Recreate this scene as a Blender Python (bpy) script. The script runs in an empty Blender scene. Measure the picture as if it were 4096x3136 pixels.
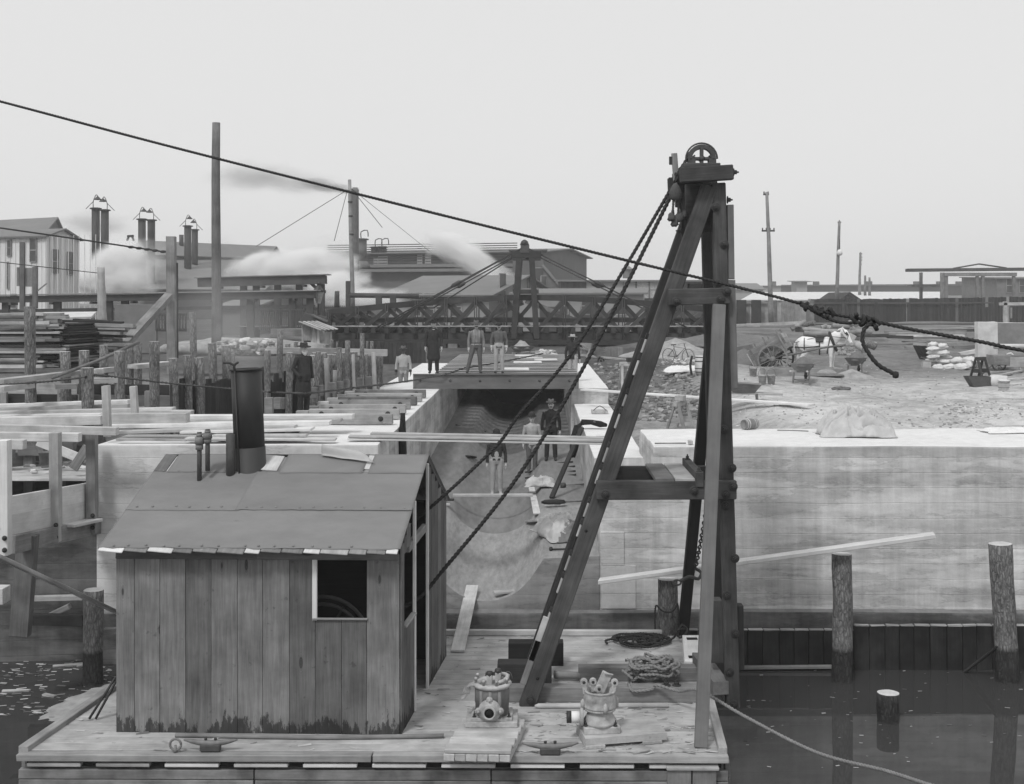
import bpy, bmesh, math, random
from mathutils import Vector, Matrix, noise
from math import radians, sin, cos, pi
RND = random.Random(11)
S = bpy.context.scene
COL = S.collection
# ------------------------------------------------------------------ camera
HC, F, CX, CY = 7.35, 4900.0, 2140.0, 1200.0      # eye height over the water, focal length and axis in photo pixels
cam_d = bpy.data.cameras.new('camera'); cam = bpy.data.objects.new('camera', cam_d); COL.objects.link(cam)
cam.location = (0, 0, HC); cam.rotation_euler = (radians(90), 0, 0)
cam_d.sensor_width = 36; cam_d.lens = 36 * F / 4096
cam_d.shift_x = -(CX - 2048) / 4096; cam_d.shift_y = -(1568 - CY) / 4096
cam_d.clip_start = .1; cam_d.clip_end = 5000
S.camera = cam
# ------------------------------------------------------------------ sky, sun, exposure
SUN_EL, SUN_ROT = radians(52), radians(215)
w = bpy.data.worlds.new('World'); S.world = w; w.use_nodes = True
nt = w.node_tree; nt.nodes.clear()
sky = nt.nodes.new('ShaderNodeTexSky'); sky.sky_type = 'NISHITA'; sky.sun_disc = False
sky.sun_elevation = SUN_EL; sky.sun_rotation = SUN_ROT; sky.dust_density = 4
bw = nt.nodes.new('ShaderNodeRGBToBW'); mixw = nt.nodes.new('ShaderNodeMix'); mixw.data_type = 'RGBA'
mixw.inputs[0].default_value = .86; mixw.inputs[7].default_value = (7.4, 7.4, 7.4, 1)   # flat overcast veil over the sky
bg = nt.nodes.new('ShaderNodeBackground'); bg.inputs[1].default_value = .1
ow = nt.nodes.new('ShaderNodeOutputWorld')
nt.links.new(sky.outputs[0], bw.inputs[0]); nt.links.new(bw.outputs[0], mixw.inputs[6])
nt.links.new(mixw.outputs[2], bg.inputs[0]); nt.links.new(bg.outputs[0], ow.inputs[0])
sun_d = bpy.data.lights.new('sun', 'SUN'); sun_d.energy = 1.5; sun_d.angle = radians(10); sun_d.color = (1, 1, 1)
sun = bpy.data.objects.new('sun', sun_d); COL.objects.link(sun)
sdir = Vector((-.45 * cos(SUN_EL), -.9 * cos(SUN_EL), sin(SUN_EL)))
sun.rotation_euler = (-sdir).to_track_quat('-Z', 'Y').to_euler()
S.view_settings.view_transform = 'Standard'; S.view_settings.look = 'None'
S.view_settings.exposure = .22; S.view_settings.gamma = 1; S.view_settings.use_curve_mapping = False
S.cycles.use_denoising = True; S.cycles.volume_bounces = 4; S.cycles.max_bounces = 6
S.cycles.volume_step_rate = 1.3; S.cycles.volume_max_steps = 64
# ------------------------------------------------------------------ measuring: photo crops -> world points
CR = dict(A=(0,750,2.194), B=(900,650,2.194), C=(1800,850,1.9945), D=(2800,700,1.68), E=(0,1400,2.194), F=(900,1250,2.194),
          G=(1600,1250,2.1), H=(2400,1500,2.194), I=(0,1700,1.68), J=(0,2300,1.567), K=(1300,2300,1.371), L=(2800,2000,1.479),
          M=(2550,550,2.4), N=(2000,1700,1.4), O=(2900,1200,1.8344), V=(0,0,.53564), Q1=(2900,1330,3.6567), Q2=(3500,1150,2.7534),
          Q3=(2300,1250,3.3754), Q4=(3050,1180,3.6567), Q5=(900,1230,2.9253), Q6=(0,1200,3.1343), S1=(1560,2150,2.7425),
          S2=(1740,2680,4.2), S3=(2240,2680,4.2), S4=(2600,2380,3.36), S5=(1500,1780,2.6257), S6=(2450,1900,2.4))
def uv(c, x, y):
    ox, oy, s = CR[c]; return ox + x / s, oy + y / s
def P(c, x, y, d):                       # the point at depth d
    u, v = uv(c, x, y); return Vector(((u - CX) * d / F, d, HC - (v - CY) * d / F))
def PZ(c, x, y, z):                      # the point at height z
    u, v = uv(c, x, y); return P(c, x, y, (HC - z) * F / (v - CY))
def sstep(a, b, t):
    t = min(1, max(0, (t - a) / (b - a))); return t * t * (3 - 2 * t)
def nz(x, y, z=0): return noise.noise(Vector((x, y, z)))
def zg(x, y):                            # height of the earth
    z = 4.27 + .72 * sstep(62, 128, y)
    if x > 1.5:
        z -= .62 * (1 - sstep(4.4, 7.2, x + .8 * nz(y * .3, 3))) * (1 - sstep(44, 52, y)) * sstep(28.2, 29.4, y)
        z += .75 * math.exp(-((x - 11.6) / 2.2) ** 2 - ((y - 66) / 5.0) ** 2)             # spoil heap behind the cart
        z += .55 * math.exp(-((x - 9.2) / 1.6) ** 2 - ((y - 57.5) / 1.8) ** 2)
        z += .35 * math.exp(-((x - 7.4) / 1.6) ** 2 - ((y - 52) / 6.0) ** 2)
        z += .22 * math.exp(-((x - 16.5) / 2.5) ** 2 - ((y - 30.3) / 1.2) ** 2)
        z += .45 * math.exp(-((x - 9) / 3.0) ** 2 - ((y - 77) / 3.0) ** 2)
    if -9.4 < x < -4.5 and y < 58:
        z -= 1.9 * sstep(-9.4, -8.8, x) * (1 - sstep(46, 58, y))
    a = .11 if y < 64 else .16
    if x > 2.5 and y > 29.5: z += .3 * max(0, nz(x * .16 + 3, y * .1)) * min(1, (y - 29.5) / 3) + .05 * abs(nz(x * .25 + y * .1, y * .9)) * min(1, (y - 29.5) / 3)
    if y > 28.4: z += a * nz(x * .45, y * .45) * min(1, (y - 28.3)) + (.05 * nz(x * 1.3, y * 1.9) * min(1, (y - 28.3)) if y < 64 else 0)
    return z
def PG(c, x, y):                         # the point on the earth
    d = 26.0
    for i in range(900):
        p = P(c, x, y, d)
        if p.z <= zg(p.x, p.y): break
        d += .12
    return p
# ------------------------------------------------------------------ objects
WM = {}
def link(name, me, mw=None, parent=None):
    o = bpy.data.objects.new(name, me); COL.objects.link(o)
    mw = mw or Matrix()
    o.matrix_world = mw
    if parent is not None:
        o.parent = parent; o.matrix_parent_inverse = WM[parent.name].inverted(); o.matrix_basis = mw
    WM[o.name] = mw
    return o
def tag(o, label, cat=None, group=None, kind=None):
    if label: o['label'] = label
    if cat: o['category'] = cat
    if group: o['group'] = group
    if kind: o['kind'] = kind
    return o
def thing(name, label, cat, loc=(0, 0, 0), group=None):
    return tag(link(name, None, Matrix.Translation(Vector(loc))), label, cat, group)
def mk(name, vs, fs, mat, parent=None, mw=None, smooth=False, fm=None):
    me = bpy.data.meshes.new(name); me.from_pydata([tuple(v) for v in vs], [], fs)
    for m in (mat if isinstance(mat, (list, tuple)) else [mat]): me.materials.append(M[m])
    if smooth: me.polygons.foreach_set('use_smooth', [True] * len(me.polygons))
    if fm: me.polygons.foreach_set('material_index', fm)
    me.update()
    return link(name, me, mw, parent)
def frame(a, b, up=(0, 0, 1)):           # local X along a->b, Z close to up, origin half-way
    a, b = Vector(a), Vector(b); x = (b - a).normalized(); up = Vector(up)
    if abs(x.dot(up.normalized())) > .98: up = Vector((0, 1, 0)) if abs(x.y) < .9 else Vector((1, 0, 0))
    y = up.cross(x).normalized(); z = x.cross(y)
    m = Matrix((x, y, z)).transposed().to_4x4(); m.translation = (a + b) / 2
    return m
def cbox(l, wd, t, c=.006):              # a box with bevelled edges
    c = min(c, l * .3, wd * .3, t * .3); h = (l / 2, wd / 2, t / 2); vs = []; idx = {}
    for sx in (-1, 1):
        for sy in (-1, 1):
            for sz in (-1, 1):
                for a in range(3):
                    s = (sx, sy, sz); v = [s[i] * (h[i] - (0 if i == a else c)) for i in range(3)]
                    idx[(sx, sy, sz, a)] = len(vs); vs.append(v)
    fs = []
    for a in range(3):
        b, d = (a + 1) % 3, (a + 2) % 3
        for s in (-1, 1):
            q = []
            for sb, sd in ((-1, -1), (1, -1), (1, 1), (-1, 1)):
                k = [0, 0, 0]; k[a] = s; k[b] = sb; k[d] = sd; q.append(idx[(*k, a)])
            fs.append(q if s > 0 else q[::-1])
        for sb in (-1, 1):
            for sd in (-1, 1):           # edge along axis a between faces b and d
                k0 = [0, 0, 0]; k0[a] = -1; k0[b] = sb; k0[d] = sd; k1 = list(k0); k1[a] = 1
                q = [idx[(*k0, b)], idx[(*k1, b)], idx[(*k1, d)], idx[(*k0, d)]]
                fs.append(q if sb * sd < 0 else q[::-1])
    for sx in (-1, 1):
        for sy in (-1, 1):
            for sz in (-1, 1):
                q = [idx[(sx, sy, sz, a)] for a in range(3)]
                fs.append(q if sx * sy * sz > 0 else q[::-1])
    return vs, fs
BC = {}
def beam(name, a, b, wd, t, mat, parent=None, up=(0, 0, 1), c=.008, jit=0):
    m = frame(a, b, up); l = (Vector(b) - Vector(a)).length
    k = (round(l, 2), round(wd, 3), round(t, 3), mat, c)
    if k not in BC or jit:
        vs, fs = cbox(l, wd, t, c)
        if jit: vs = [[v[i] + RND.uniform(-jit, jit) for i in range(3)] for v in vs]
        o = mk(name, vs, fs, mat, parent, m); BC[k] = o.data; return o
    return link(name, BC[k], m, parent)
def box(name, lo, hi, mat, parent=None, c=.01):
    lo, hi = Vector(lo), Vector(hi); d = hi - lo
    vs, fs = cbox(d.x, d.y, d.z, c)
    return mk(name, vs, fs, mat, parent, Matrix.Translation((lo + hi) / 2))
class MB:                                # collects shapes into ONE mesh
    def __init__(s): s.v = []; s.f = []; s.m = []
    def add(s, vs, fs, mw=None, mi=0):
        k = len(s.v); s.v += [(mw @ Vector(v)) if mw else Vector(v) for v in vs]
        s.f += [[i + k for i in f] for f in fs]; s.m += [mi] * len(fs); return s
    def bar(s, a, b, wd, t, up=(0, 0, 1), c=.004, mi=0):
        vs, fs = cbox((Vector(b) - Vector(a)).length, wd, t, c); return s.add(vs, fs, frame(a, b, up), mi)
    def tube(s, pts, r, n=8, mi=0): vs, fs = tube_g(pts, r, n); return s.add(vs, fs, None, mi)
    def lathe(s, prof, n=16, mw=None, mi=0): vs, fs = lathe_g(prof, n); return s.add(vs, fs, mw, mi)
    def build(s, name, mat, parent=None, smooth=False, org=None):
        if org is not None:
            o = Vector(org); return mk(name, [v - o for v in s.v], s.f, mat, parent, Matrix.Translation(o), smooth, s.m)
        return mk(name, s.v, s.f, mat, parent, None, smooth, s.m)
def sweep(pts, section, caps=True):      # section(i, s) -> list of 2-D points; parallel transport
    pts = [Vector(p) for p in pts]; n = len(pts); vs = []; fs = []
    t0 = (pts[1] - pts[0]).normalized(); ref = Vector((0, 0, 1)) if abs(t0.z) < .9 else Vector((1, 0, 0))
    u = ref.cross(t0).normalized(); s = 0
    for i in range(n):
        t = (pts[min(i + 1, n - 1)] - pts[max(i - 1, 0)]).normalized()
        u = (u - t * u.dot(t)).normalized(); v = t.cross(u)
        if i: s += (pts[i] - pts[i - 1]).length
        sec = section(i, s)
        vs += [pts[i] + u * p[0] + v * p[1] for p in sec]
    k = len(sec)
    for i in range(n - 1):
        for j in range(k):
            a = i * k + j; b = i * k + (j + 1) % k; fs.append([a, b, b + k, a + k])
    if caps: fs.append(list(range(k))[::-1]); fs.append(list(range((n - 1) * k, n * k)))
    return vs, fs
def tube_g(pts, r, n=8):
    rr = r if isinstance(r, (list, tuple)) else [r] * len(pts)
    return sweep(pts, lambda i, s: [(rr[i] * cos(2 * pi * j / n), rr[i] * sin(2 * pi * j / n)) for j in range(n)])
def tube(name, pts, r, mat, parent=None, n=8, smooth=True, org=None):
    vs, fs = tube_g(pts, r, n)
    o = Vector(org) if org is not None else Vector(pts[0])
    return mk(name, [v - o for v in vs], fs, mat, parent, Matrix.Translation(o), smooth)
def curve(pts, step=.05):                # Catmull-Rom through the points
    pts = [Vector(p) for p in pts]; out = []
    q = [pts[0] * 2 - pts[1]] + pts + [pts[-1] * 2 - pts[-2]]
    for i in range(1, len(q) - 2):
        n = max(2, int((q[i + 1] - q[i]).length / step))
        for k in range(n):
            t = k / n; a, b, c, d = q[i - 1:i + 3]
            out.append(.5 * ((2 * b) + (c - a) * t + (2 * a - 5 * b + 4 * c - d) * t * t + (3 * b - a - 3 * c + d) * t ** 3))
    return out + [pts[-1]]
def rope_g(pts, r, pitch=None, n=12):
    pitch = pitch or r * 6.5
    def sec(i, s):
        ph = 2 * pi * s / pitch
        return [(r * (.83 + .17 * cos(3 * 2 * pi * j / n)) * cos(2 * pi * j / n + ph), r * (.83 + .17 * cos(3 * 2 * pi * j / n)) * sin(2 * pi * j / n + ph)) for j in range(n)]
    return sweep(pts, sec)
def rope(name, ctrl, r, mat, parent=None, step=None):
    pts = curve(ctrl, step or r * 1.2); vs, fs = rope_g(pts, r); o = pts[0]
    return mk(name, [v - o for v in vs], fs, mat, parent, Matrix.Translation(o), True)
def lathe_g(prof, n=16):                 # profile of (radius, height) about Z
    vs = []; fs = []
    for r, z in prof: vs += [Vector((r * cos(2 * pi * j / n), r * sin(2 * pi * j / n), z)) for j in range(n)]
    for i in range(len(prof) - 1):
        for j in range(n):
            a = i * n + j; b = i * n + (j + 1) % n; fs.append([a, b, b + n, a + n])
    fs.append(list(range(n))[::-1]); fs.append(list(range((len(prof) - 1) * n, len(prof) * n)))
    return vs, fs
def lathe(name, prof, mat, parent=None, mw=None, n=16, smooth=True):
    vs, fs = lathe_g(prof, n); return mk(name, vs, fs, mat, parent, mw, smooth)
def log_mesh(name, a, b, r0, r1, mat=('bark', 'wood_end'), n=14, m=9, rough=.06, seed=None, parent=None, cutz=None):
    a, b = Vector(a), Vector(b); mw = frame(a, b); l = (b - a).length; sd = RND.uniform(0, 90) if seed is None else seed
    vs = []; fs = []; fm = []
    for i in range(m + 1):
        t = i / m; r = r0 + (r1 - r0) * t
        off = (.25 * r0 * nz(t * 1.7, sd), .25 * r0 * nz(t * 1.7, sd + 5))
        for j in range(n):
            an = 2 * pi * j / n; q = r * (1 + rough * 2 * nz(cos(an) * 1.4 + sd, sin(an) * 1.4, t * l * 1.6) + rough * nz(cos(an) * 4, sin(an) * 4 + sd, t * l * 5))
            vs.append(Vector((-l / 2 + l * t, q * cos(an) + off[0], q * sin(an) + off[1])))
    for i in range(m):
        for j in range(n):
            p = i * n + j; q = i * n + (j + 1) % n; fs.append([p, p + n, q + n, q][::-1]); fm.append(0)
    fs.append(list(range(n))[::-1]); fm.append(1); fs.append(list(range(m * n, m * n + n))); fm.append(1)
    me = mk(name, vs, fs, list(mat), parent, mw, False, fm)
    me.data.polygons.foreach_set('use_smooth', [f == 0 for f in fm])
    return me
ORD = 'first second third fourth fifth sixth seventh eighth ninth tenth eleventh twelfth thirteenth fourteenth fifteenth sixteenth seventeenth eighteenth nineteenth twentieth'.split()
ORD += ['twenty-' + x for x in ORD[:9]] + ['thirtieth'] + ['thirty-' + x for x in ORD[:9]] + ['fortieth'] + ['forty-' + x for x in ORD[:9]]
# ------------------------------------------------------------------ materials (grey, as the photograph is)
M = {}
def nodes(name):
    m = bpy.data.materials.new(name); m.use_nodes = True; t = m.node_tree; t.nodes.clear()
    o = t.nodes.new('ShaderNodeOutputMaterial'); b = t.nodes.new('ShaderNodeBsdfPrincipled')
    t.links.new(b.outputs[0], o.inputs[0]); M[name] = m
    def N(tp, **k):
        n = t.nodes.new(tp)
        for a, v in k.items():
            if a.startswith('_'): n.inputs[int(a[1:])].default_value = v
            else: setattr(n, a, v)
        return n
    return m, t, b, N, t.links.new
def g(v): return (v, v, v, 1)
def ramp(N, stops):
    r = N('ShaderNodeValToRGB'); e = r.color_ramp.elements
    while len(e) < len(stops): e.new(.5)
    for i, (p, v) in enumerate(stops): e[i].position = p; e[i].color = g(v)
    return r
def math_n(N, L, op, a, b=None, c=None, clamp=False):
    n = N('ShaderNodeMath', operation=op, use_clamp=clamp)
    for i, q in enumerate((a, b, c)):
        if q is None: continue
        if hasattr(q, 'type') and hasattr(q, 'links'): L(q, n.inputs[i])
        else: n.inputs[i].default_value = q
    return n.outputs[0]
def noise_n(N, L, vec, scale, detail=4, rough=.6):
    n = N('ShaderNodeTexNoise'); L(vec, n.inputs['Vector']); n.inputs['Scale'].default_value = scale
    n.inputs['Detail'].default_value = detail; n.inputs['Roughness'].default_value = rough
    return n.outputs[0]
def mapped(N, L, vec, sc):
    n = N('ShaderNodeMapping'); L(vec, n.inputs[0]); n.inputs['Scale'].default_value = sc; return n.outputs[0]
def coords(N, L, kind='Object'):
    if kind == 'World': return N('ShaderNodeNewGeometry').outputs['Position']
    tc = N('ShaderNodeTexCoord'); oi = N('ShaderNodeObjectInfo')
    m = N('ShaderNodeVectorMath', operation='MULTIPLY_ADD'); L(oi.outputs['Random'], m.inputs[0]); m.inputs[1].default_value = (37, 61, 23)
    L(tc.outputs['Object'], m.inputs[2]); return m.outputs[0]
def bump(N, L, b, h, strength=.3, dist=.01):
    n = N('ShaderNodeBump'); n.inputs['Strength'].default_value = strength; n.inputs['Distance'].default_value = dist
    L(h, n.inputs['Height']); L(n.outputs[0], b.inputs['Normal'])
def wood(name, c, var=.3, piece=.25, rough=.85, stain=.25, splash=None, spots=0, knots=0):
    m, t, b, N, L = nodes(name); v = coords(N, L)
    g1 = noise_n(N, L, mapped(N, L, v, (.55, 9, 9)), 2.2, 6, .65); g2 = noise_n(N, L, mapped(N, L, v, (1.1, 60, 60)), 2.5, 3, .6)
    g3 = noise_n(N, L, v, 1.6, 4); 
    h = math_n(N, L, 'ADD', math_n(N, L, 'MULTIPLY', g1, .6), math_n(N, L, 'MULTIPLY', g2, .4))
    k = math_n(N, L, 'MULTIPLY_ADD', math_n(N, L, 'SUBTRACT', h, .5), var * 4.2, 1)
    k = math_n(N, L, 'MULTIPLY', k, math_n(N, L, 'MULTIPLY_ADD', math_n(N, L, 'SUBTRACT', g3, .5), stain * 4, 1))
    oi = N('ShaderNodeObjectInfo')
    k = math_n(N, L, 'MULTIPLY', k, math_n(N, L, 'MULTIPLY_ADD', oi.outputs['Random'], piece * 2, 1 - piece))
    val = math_n(N, L, 'MULTIPLY', k, c)
    if splash:                           # damp that has soaked up from the foot of the boards, ragged along the grain
        wp = N('ShaderNodeNewGeometry').outputs['Position']; sx = N('ShaderNodeSeparateXYZ'); L(wp, sx.inputs[0])
        n1 = noise_n(N, L, mapped(N, L, wp, (7.5, 7.5, 2.2)), 1, 7, .75); n2 = noise_n(N, L, mapped(N, L, wp, (2.2, 2.2, .3)), 1, 2)
        thr = math_n(N, L, 'MULTIPLY_ADD', math_n(N, L, 'SUBTRACT', sx.outputs[2], splash[0]), splash[1], .36); thr = math_n(N, L, 'ADD', thr, math_n(N, L, 'MULTIPLY', math_n(N, L, 'SUBTRACT', .5, n2), .5))
        e = math_n(N, L, 'MULTIPLY', math_n(N, L, 'SUBTRACT', n1, thr), 22, clamp=True)
        val = math_n(N, L, 'MULTIPLY', val, math_n(N, L, 'MULTIPLY_ADD', e, -.72, 1))
    if knots:
        vo = N('ShaderNodeTexVoronoi'); L(mapped(N, L, v, (1.0, 3.2, 3.2)), vo.inputs['Vector']); vo.inputs['Scale'].default_value = 1.0; kd = vo.outputs['Distance']
        e = math_n(N, L, 'MULTIPLY', math_n(N, L, 'SUBTRACT', .11, kd), 30, clamp=True); rg = math_n(N, L, 'MULTIPLY', math_n(N, L, 'SUBTRACT', .2, kd), 7, clamp=True)
        val = math_n(N, L, 'MULTIPLY', val, math_n(N, L, 'MULTIPLY_ADD', e, -.6, 1)); val = math_n(N, L, 'MULTIPLY', val, math_n(N, L, 'MULTIPLY_ADD', math_n(N, L, 'MULTIPLY', rg, math_n(N, L, 'SINE', math_n(N, L, 'MULTIPLY', kd, 150))), .22, 1))
    if spots:
        n3 = noise_n(N, L, v, 7, 3, .6); e = math_n(N, L, 'MULTIPLY', math_n(N, L, 'SUBTRACT', n3, .66), 14, clamp=True)
        val = math_n(N, L, 'MULTIPLY', val, math_n(N, L, 'MULTIPLY_ADD', e, -spots, 1))
    val = math_n(N, L, 'MAXIMUM', val, .008)
    cc = N('ShaderNodeCombineColor'); [L(val, cc.inputs[i]) for i in range(3)]
    L(cc.outputs[0], b.inputs['Base Color']); b.inputs['Roughness'].default_value = rough; b.inputs['Specular IOR Level'].default_value = .25
    bump(N, L, b, h, .35, .006); return m
def plain(name, c, var=.3, scale=6, rough=.8, spec=.3, bumps=.3, bd=.01, metal=0, aniso=(1, 1, 1), coord='Object'):
    m, t, b, N, L = nodes(name); v = mapped(N, L, coords(N, L, coord), aniso)
    n = noise_n(N, L, v, scale, 5); n2 = noise_n(N, L, v, scale * .22, 3)
    k = math_n(N, L, 'MULTIPLY_ADD', math_n(N, L, 'SUBTRACT', math_n(N, L, 'ADD', math_n(N, L, 'MULTIPLY', n, .6), math_n(N, L, 'MULTIPLY', n2, .4)), .5), var * 5, 1)
    val = math_n(N, L, 'MAXIMUM', math_n(N, L, 'MULTIPLY', k, c), .006)
    cc = N('ShaderNodeCombineColor'); [L(val, cc.inputs[i]) for i in range(3)]
    L(cc.outputs[0], b.inputs['Base Color']); b.inputs['Roughness'].default_value = rough; b.inputs['Metallic'].default_value = metal
    b.inputs['Specular IOR Level'].default_value = spec; bump(N, L, b, n, bumps, bd); return m
wood('wood_shed', .145, .5, .3, stain=.35, knots=1, splash=(.79, .75), spots=.35)
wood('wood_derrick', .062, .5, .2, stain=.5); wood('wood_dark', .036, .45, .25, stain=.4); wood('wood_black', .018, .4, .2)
wood('wood_light', .42, .26, .2, stain=.35, spots=.2); wood('wood_pale', .6, .18, .14, stain=.2, spots=.15); wood('wood_mid', .17, .4, .3, stain=.4); wood('wood_grey', .28, .36, .28, stain=.35)
wood('wood_stay', .15, .2, .1); wood('wood_deck', .38, .24, .05, stain=.4, spots=.35); wood('wood_far', .07, .25, .25); wood('wood_end', .5, .2, .3)
wood('wood_fence', .03, .3, .35); wood('wood_fence_new', .2, .25, .5); wood('wood_hull', .17, .3, .15, stain=.7)
wood('wood_wet', .022, .5, .2, stain=.8)
plain('iron', .03, .3, 12, .55, .4); plain('iron_rust', .07, .35, 9, .7, .3); plain('iron_grey', .17, .35, 10, .6, .35); plain('iron_dusty', .36, .5, 9, .8, .2)
plain('stack_iron', .032, .55, 3.5, .6, .35, aniso=(1, 1, .35)); plain('steel', .13, .35, 5, .55, .4, aniso=(.3, 1, 1))
plain('steel_lit', .36, .35, 5, .55, .4, aniso=(.3, 1, 1)); plain('steel_shaded', .04, .3, 5, .55, .4, aniso=(.3, 1, 1)); plain('tar_paper', .185, .2, 2.2, .8, .25, .5, .012, aniso=(.5, 1, 1)); plain('tar_back', .42, .12, 4)  # floor beams: light painted in, pale lit flange tops and dark shaded webs
plain('rope_dark', .035, .3, 40, .9); plain('rope_tan', .22, .3, 50, .9, .2, .5); plain('rope_grey', .08, .3, 40, .9)
plain('cloth_black', .018, .25, 14, .9, .15); plain('cloth_dark', .035, .3, 12, .9, .15); plain('cloth_mid', .11, .3, 10, .9, .15)
plain('cloth_grey', .2, .3, 9, .9, .15); plain('cloth_light', .36, .22, 9, .9, .15); plain('cloth_white', .7, .08, 9, .9); plain('skin', .46, .12, 14, .6); plain('skin_dark', .09, .15, 14, .6)
plain('hair_grey', .55, .2, 30); plain('hair_dark', .03, .2, 30); plain('canvas', .48, .22, 3.5, .9, .1, .5, .02); plain('sack', .6, .16, 5, .9, .1, .4, .02)
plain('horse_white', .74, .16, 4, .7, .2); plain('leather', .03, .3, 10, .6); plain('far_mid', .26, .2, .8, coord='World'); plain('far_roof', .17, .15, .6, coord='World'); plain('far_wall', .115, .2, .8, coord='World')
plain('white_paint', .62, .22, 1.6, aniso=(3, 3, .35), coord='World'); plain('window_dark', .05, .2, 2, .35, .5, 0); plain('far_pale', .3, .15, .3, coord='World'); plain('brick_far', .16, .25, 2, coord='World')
plain('sand', .15, .25, 14, .95, .1, .8, .02); plain('rubble', .3, .4, 5, .95, .1, .5, .02); plain('slab', .55, .3, 2.2, .9, .1, .4, .01); plain('slab_dark', .2, .3, 2.2); plain('mud', .13, .4, 6, .7, .3, .6, .02)
plain('chip', .45, .3, 3, .9)
def bark():
    m, t, b, N, L = nodes('bark'); v = coords(N, L)
    vo = N('ShaderNodeTexVoronoi', feature='DISTANCE_TO_EDGE'); wv = N('ShaderNodeVectorMath', operation='ADD'); L(mapped(N, L, v, (4.2, 15, 15)), wv.inputs[0]); nv = N('ShaderNodeTexNoise'); L(v, nv.inputs['Vector']); nv.inputs['Scale'].default_value = 9; L(nv.outputs['Color'], wv.inputs[1]); L(wv.outputs[0], vo.inputs['Vector']); vo.inputs['Scale'].default_value = 1.3
    n = noise_n(N, L, mapped(N, L, v, (3, 10, 10)), 2, 5); n2 = noise_n(N, L, v, 1.5, 3)
    h = math_n(N, L, 'ADD', math_n(N, L, 'MULTIPLY', math_n(N, L, 'MINIMUM', vo.outputs[0], .3), 1.5), math_n(N, L, 'MULTIPLY', n, .95))
    k = math_n(N, L, 'MULTIPLY', math_n(N, L, 'ADD', math_n(N, L, 'MULTIPLY', h, .26), -.02), math_n(N, L, 'MULTIPLY_ADD', n2, 1.0, .5))
    sx = N('ShaderNodeSeparateXYZ'); L(N('ShaderNodeNewGeometry').outputs['Position'], sx.inputs[0])
    wet = math_n(N, L, 'MULTIPLY', math_n(N, L, 'SUBTRACT', math_n(N, L, 'MULTIPLY_ADD', n2, .1, .62), sx.outputs[2]), 12, clamp=True)   # the tide mark
    k = math_n(N, L, 'MULTIPLY', math_n(N, L, 'MULTIPLY', k, math_n(N, L, 'MULTIPLY_ADD', wet, -.75, 1)), 1.0)
    k = math_n(N, L, 'MAXIMUM', k, .01)
    cc = N('ShaderNodeCombineColor'); [L(k, cc.inputs[i]) for i in range(3)]
    L(cc.outputs[0], b.inputs['Base Color']); b.inputs['Roughness'].default_value = .9; b.inputs['Specular IOR Level'].default_value = .2
    bump(N, L, b, h, .8, .03)
bark()
def concrete(name, c, lift=.5, streak=.5, var=.45):
    m, t, b, N, L = nodes(name); v = coords(N, L, 'World')
    n1 = noise_n(N, L, mapped(N, L, v, (.35, .35, 1.1)), 1.3, 6, .62); n2 = noise_n(N, L, v, 7, 6, .7); n3 = noise_n(N, L, mapped(N, L, v, (5, 5, .35)), 1, 4)
    sx = N('ShaderNodeSeparateXYZ'); L(v, sx.inputs[0])
    zw = math_n(N, L, 'MULTIPLY_ADD', noise_n(N, L, mapped(N, L, v, (.5, .5, .1)), 1, 4), .10, sx.outputs[2])
    fr = math_n(N, L, 'FRACT', math_n(N, L, 'DIVIDE', zw, .31))
    line = math_n(N, L, 'MULTIPLY', math_n(N, L, 'SUBTRACT', .045, math_n(N, L, 'ABSOLUTE', math_n(N, L, 'SUBTRACT', fr, .5))), 26, clamp=True)
    fr2 = math_n(N, L, 'FRACT', math_n(N, L, 'DIVIDE', math_n(N, L, 'MULTIPLY_ADD', n1, .35, sx.outputs[2]), .62))      # tide-like bands of each day's pour
    k = math_n(N, L, 'MULTIPLY_ADD', math_n(N, L, 'SUBTRACT', n1, .5), var * 3.2, 1)
    k = math_n(N, L, 'ADD', k, math_n(N, L, 'MULTIPLY', math_n(N, L, 'SUBTRACT', n2, .5), .35))
    k = math_n(N, L, 'ADD', k, math_n(N, L, 'MULTIPLY', math_n(N, L, 'SUBTRACT', n3, .5), streak))
    k = math_n(N, L, 'ADD', k, math_n(N, L, 'MULTIPLY', math_n(N, L, 'SUBTRACT', fr2, .5), lift * .35))
    k = math_n(N, L, 'MULTIPLY', k, math_n(N, L, 'MULTIPLY_ADD', math_n(N, L, 'MULTIPLY', line, n1), -.26, 1))
    n4 = noise_n(N, L, mapped(N, L, v, (.4, .4, 1.7)), 1.0, 10, .62); st = N('ShaderNodeMapRange', clamp=True); L(n4, st.inputs[0])
    for i, q in enumerate((.46, .575, 1, 1 - .55 * var)): st.inputs[i + 1].default_value = q
    ct = math_n(N, L, 'MULTIPLY', math_n(N, L, 'SUBTRACT', .012, math_n(N, L, 'ABSOLUTE', math_n(N, L, 'SUBTRACT', n4, .53))), 80, clamp=True); k = math_n(N, L, 'MULTIPLY', k, math_n(N, L, 'MULTIPLY_ADD', ct, -.22, 1))
    n5 = noise_n(N, L, mapped(N, L, v, (.2, .2, 9)), 1, 4); k = math_n(N, L, 'MULTIPLY', math_n(N, L, 'MULTIPLY', k, st.outputs[0]), math_n(N, L, 'MULTIPLY_ADD', n5, .2, .9))
    val = math_n(N, L, 'MINIMUM', math_n(N, L, 'MAXIMUM', math_n(N, L, 'MULTIPLY', k, c), .03), .78)
    cc = N('ShaderNodeCombineColor'); [L(val, cc.inputs[i]) for i in range(3)]
    L(cc.outputs[0], b.inputs['Base Color']); b.inputs['Roughness'].default_value = .92; b.inputs['Specular IOR Level'].default_value = .15
    bump(N, L, b, math_n(N, L, 'ADD', n2, math_n(N, L, 'MULTIPLY', line, -.5)), .35, .02)
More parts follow.
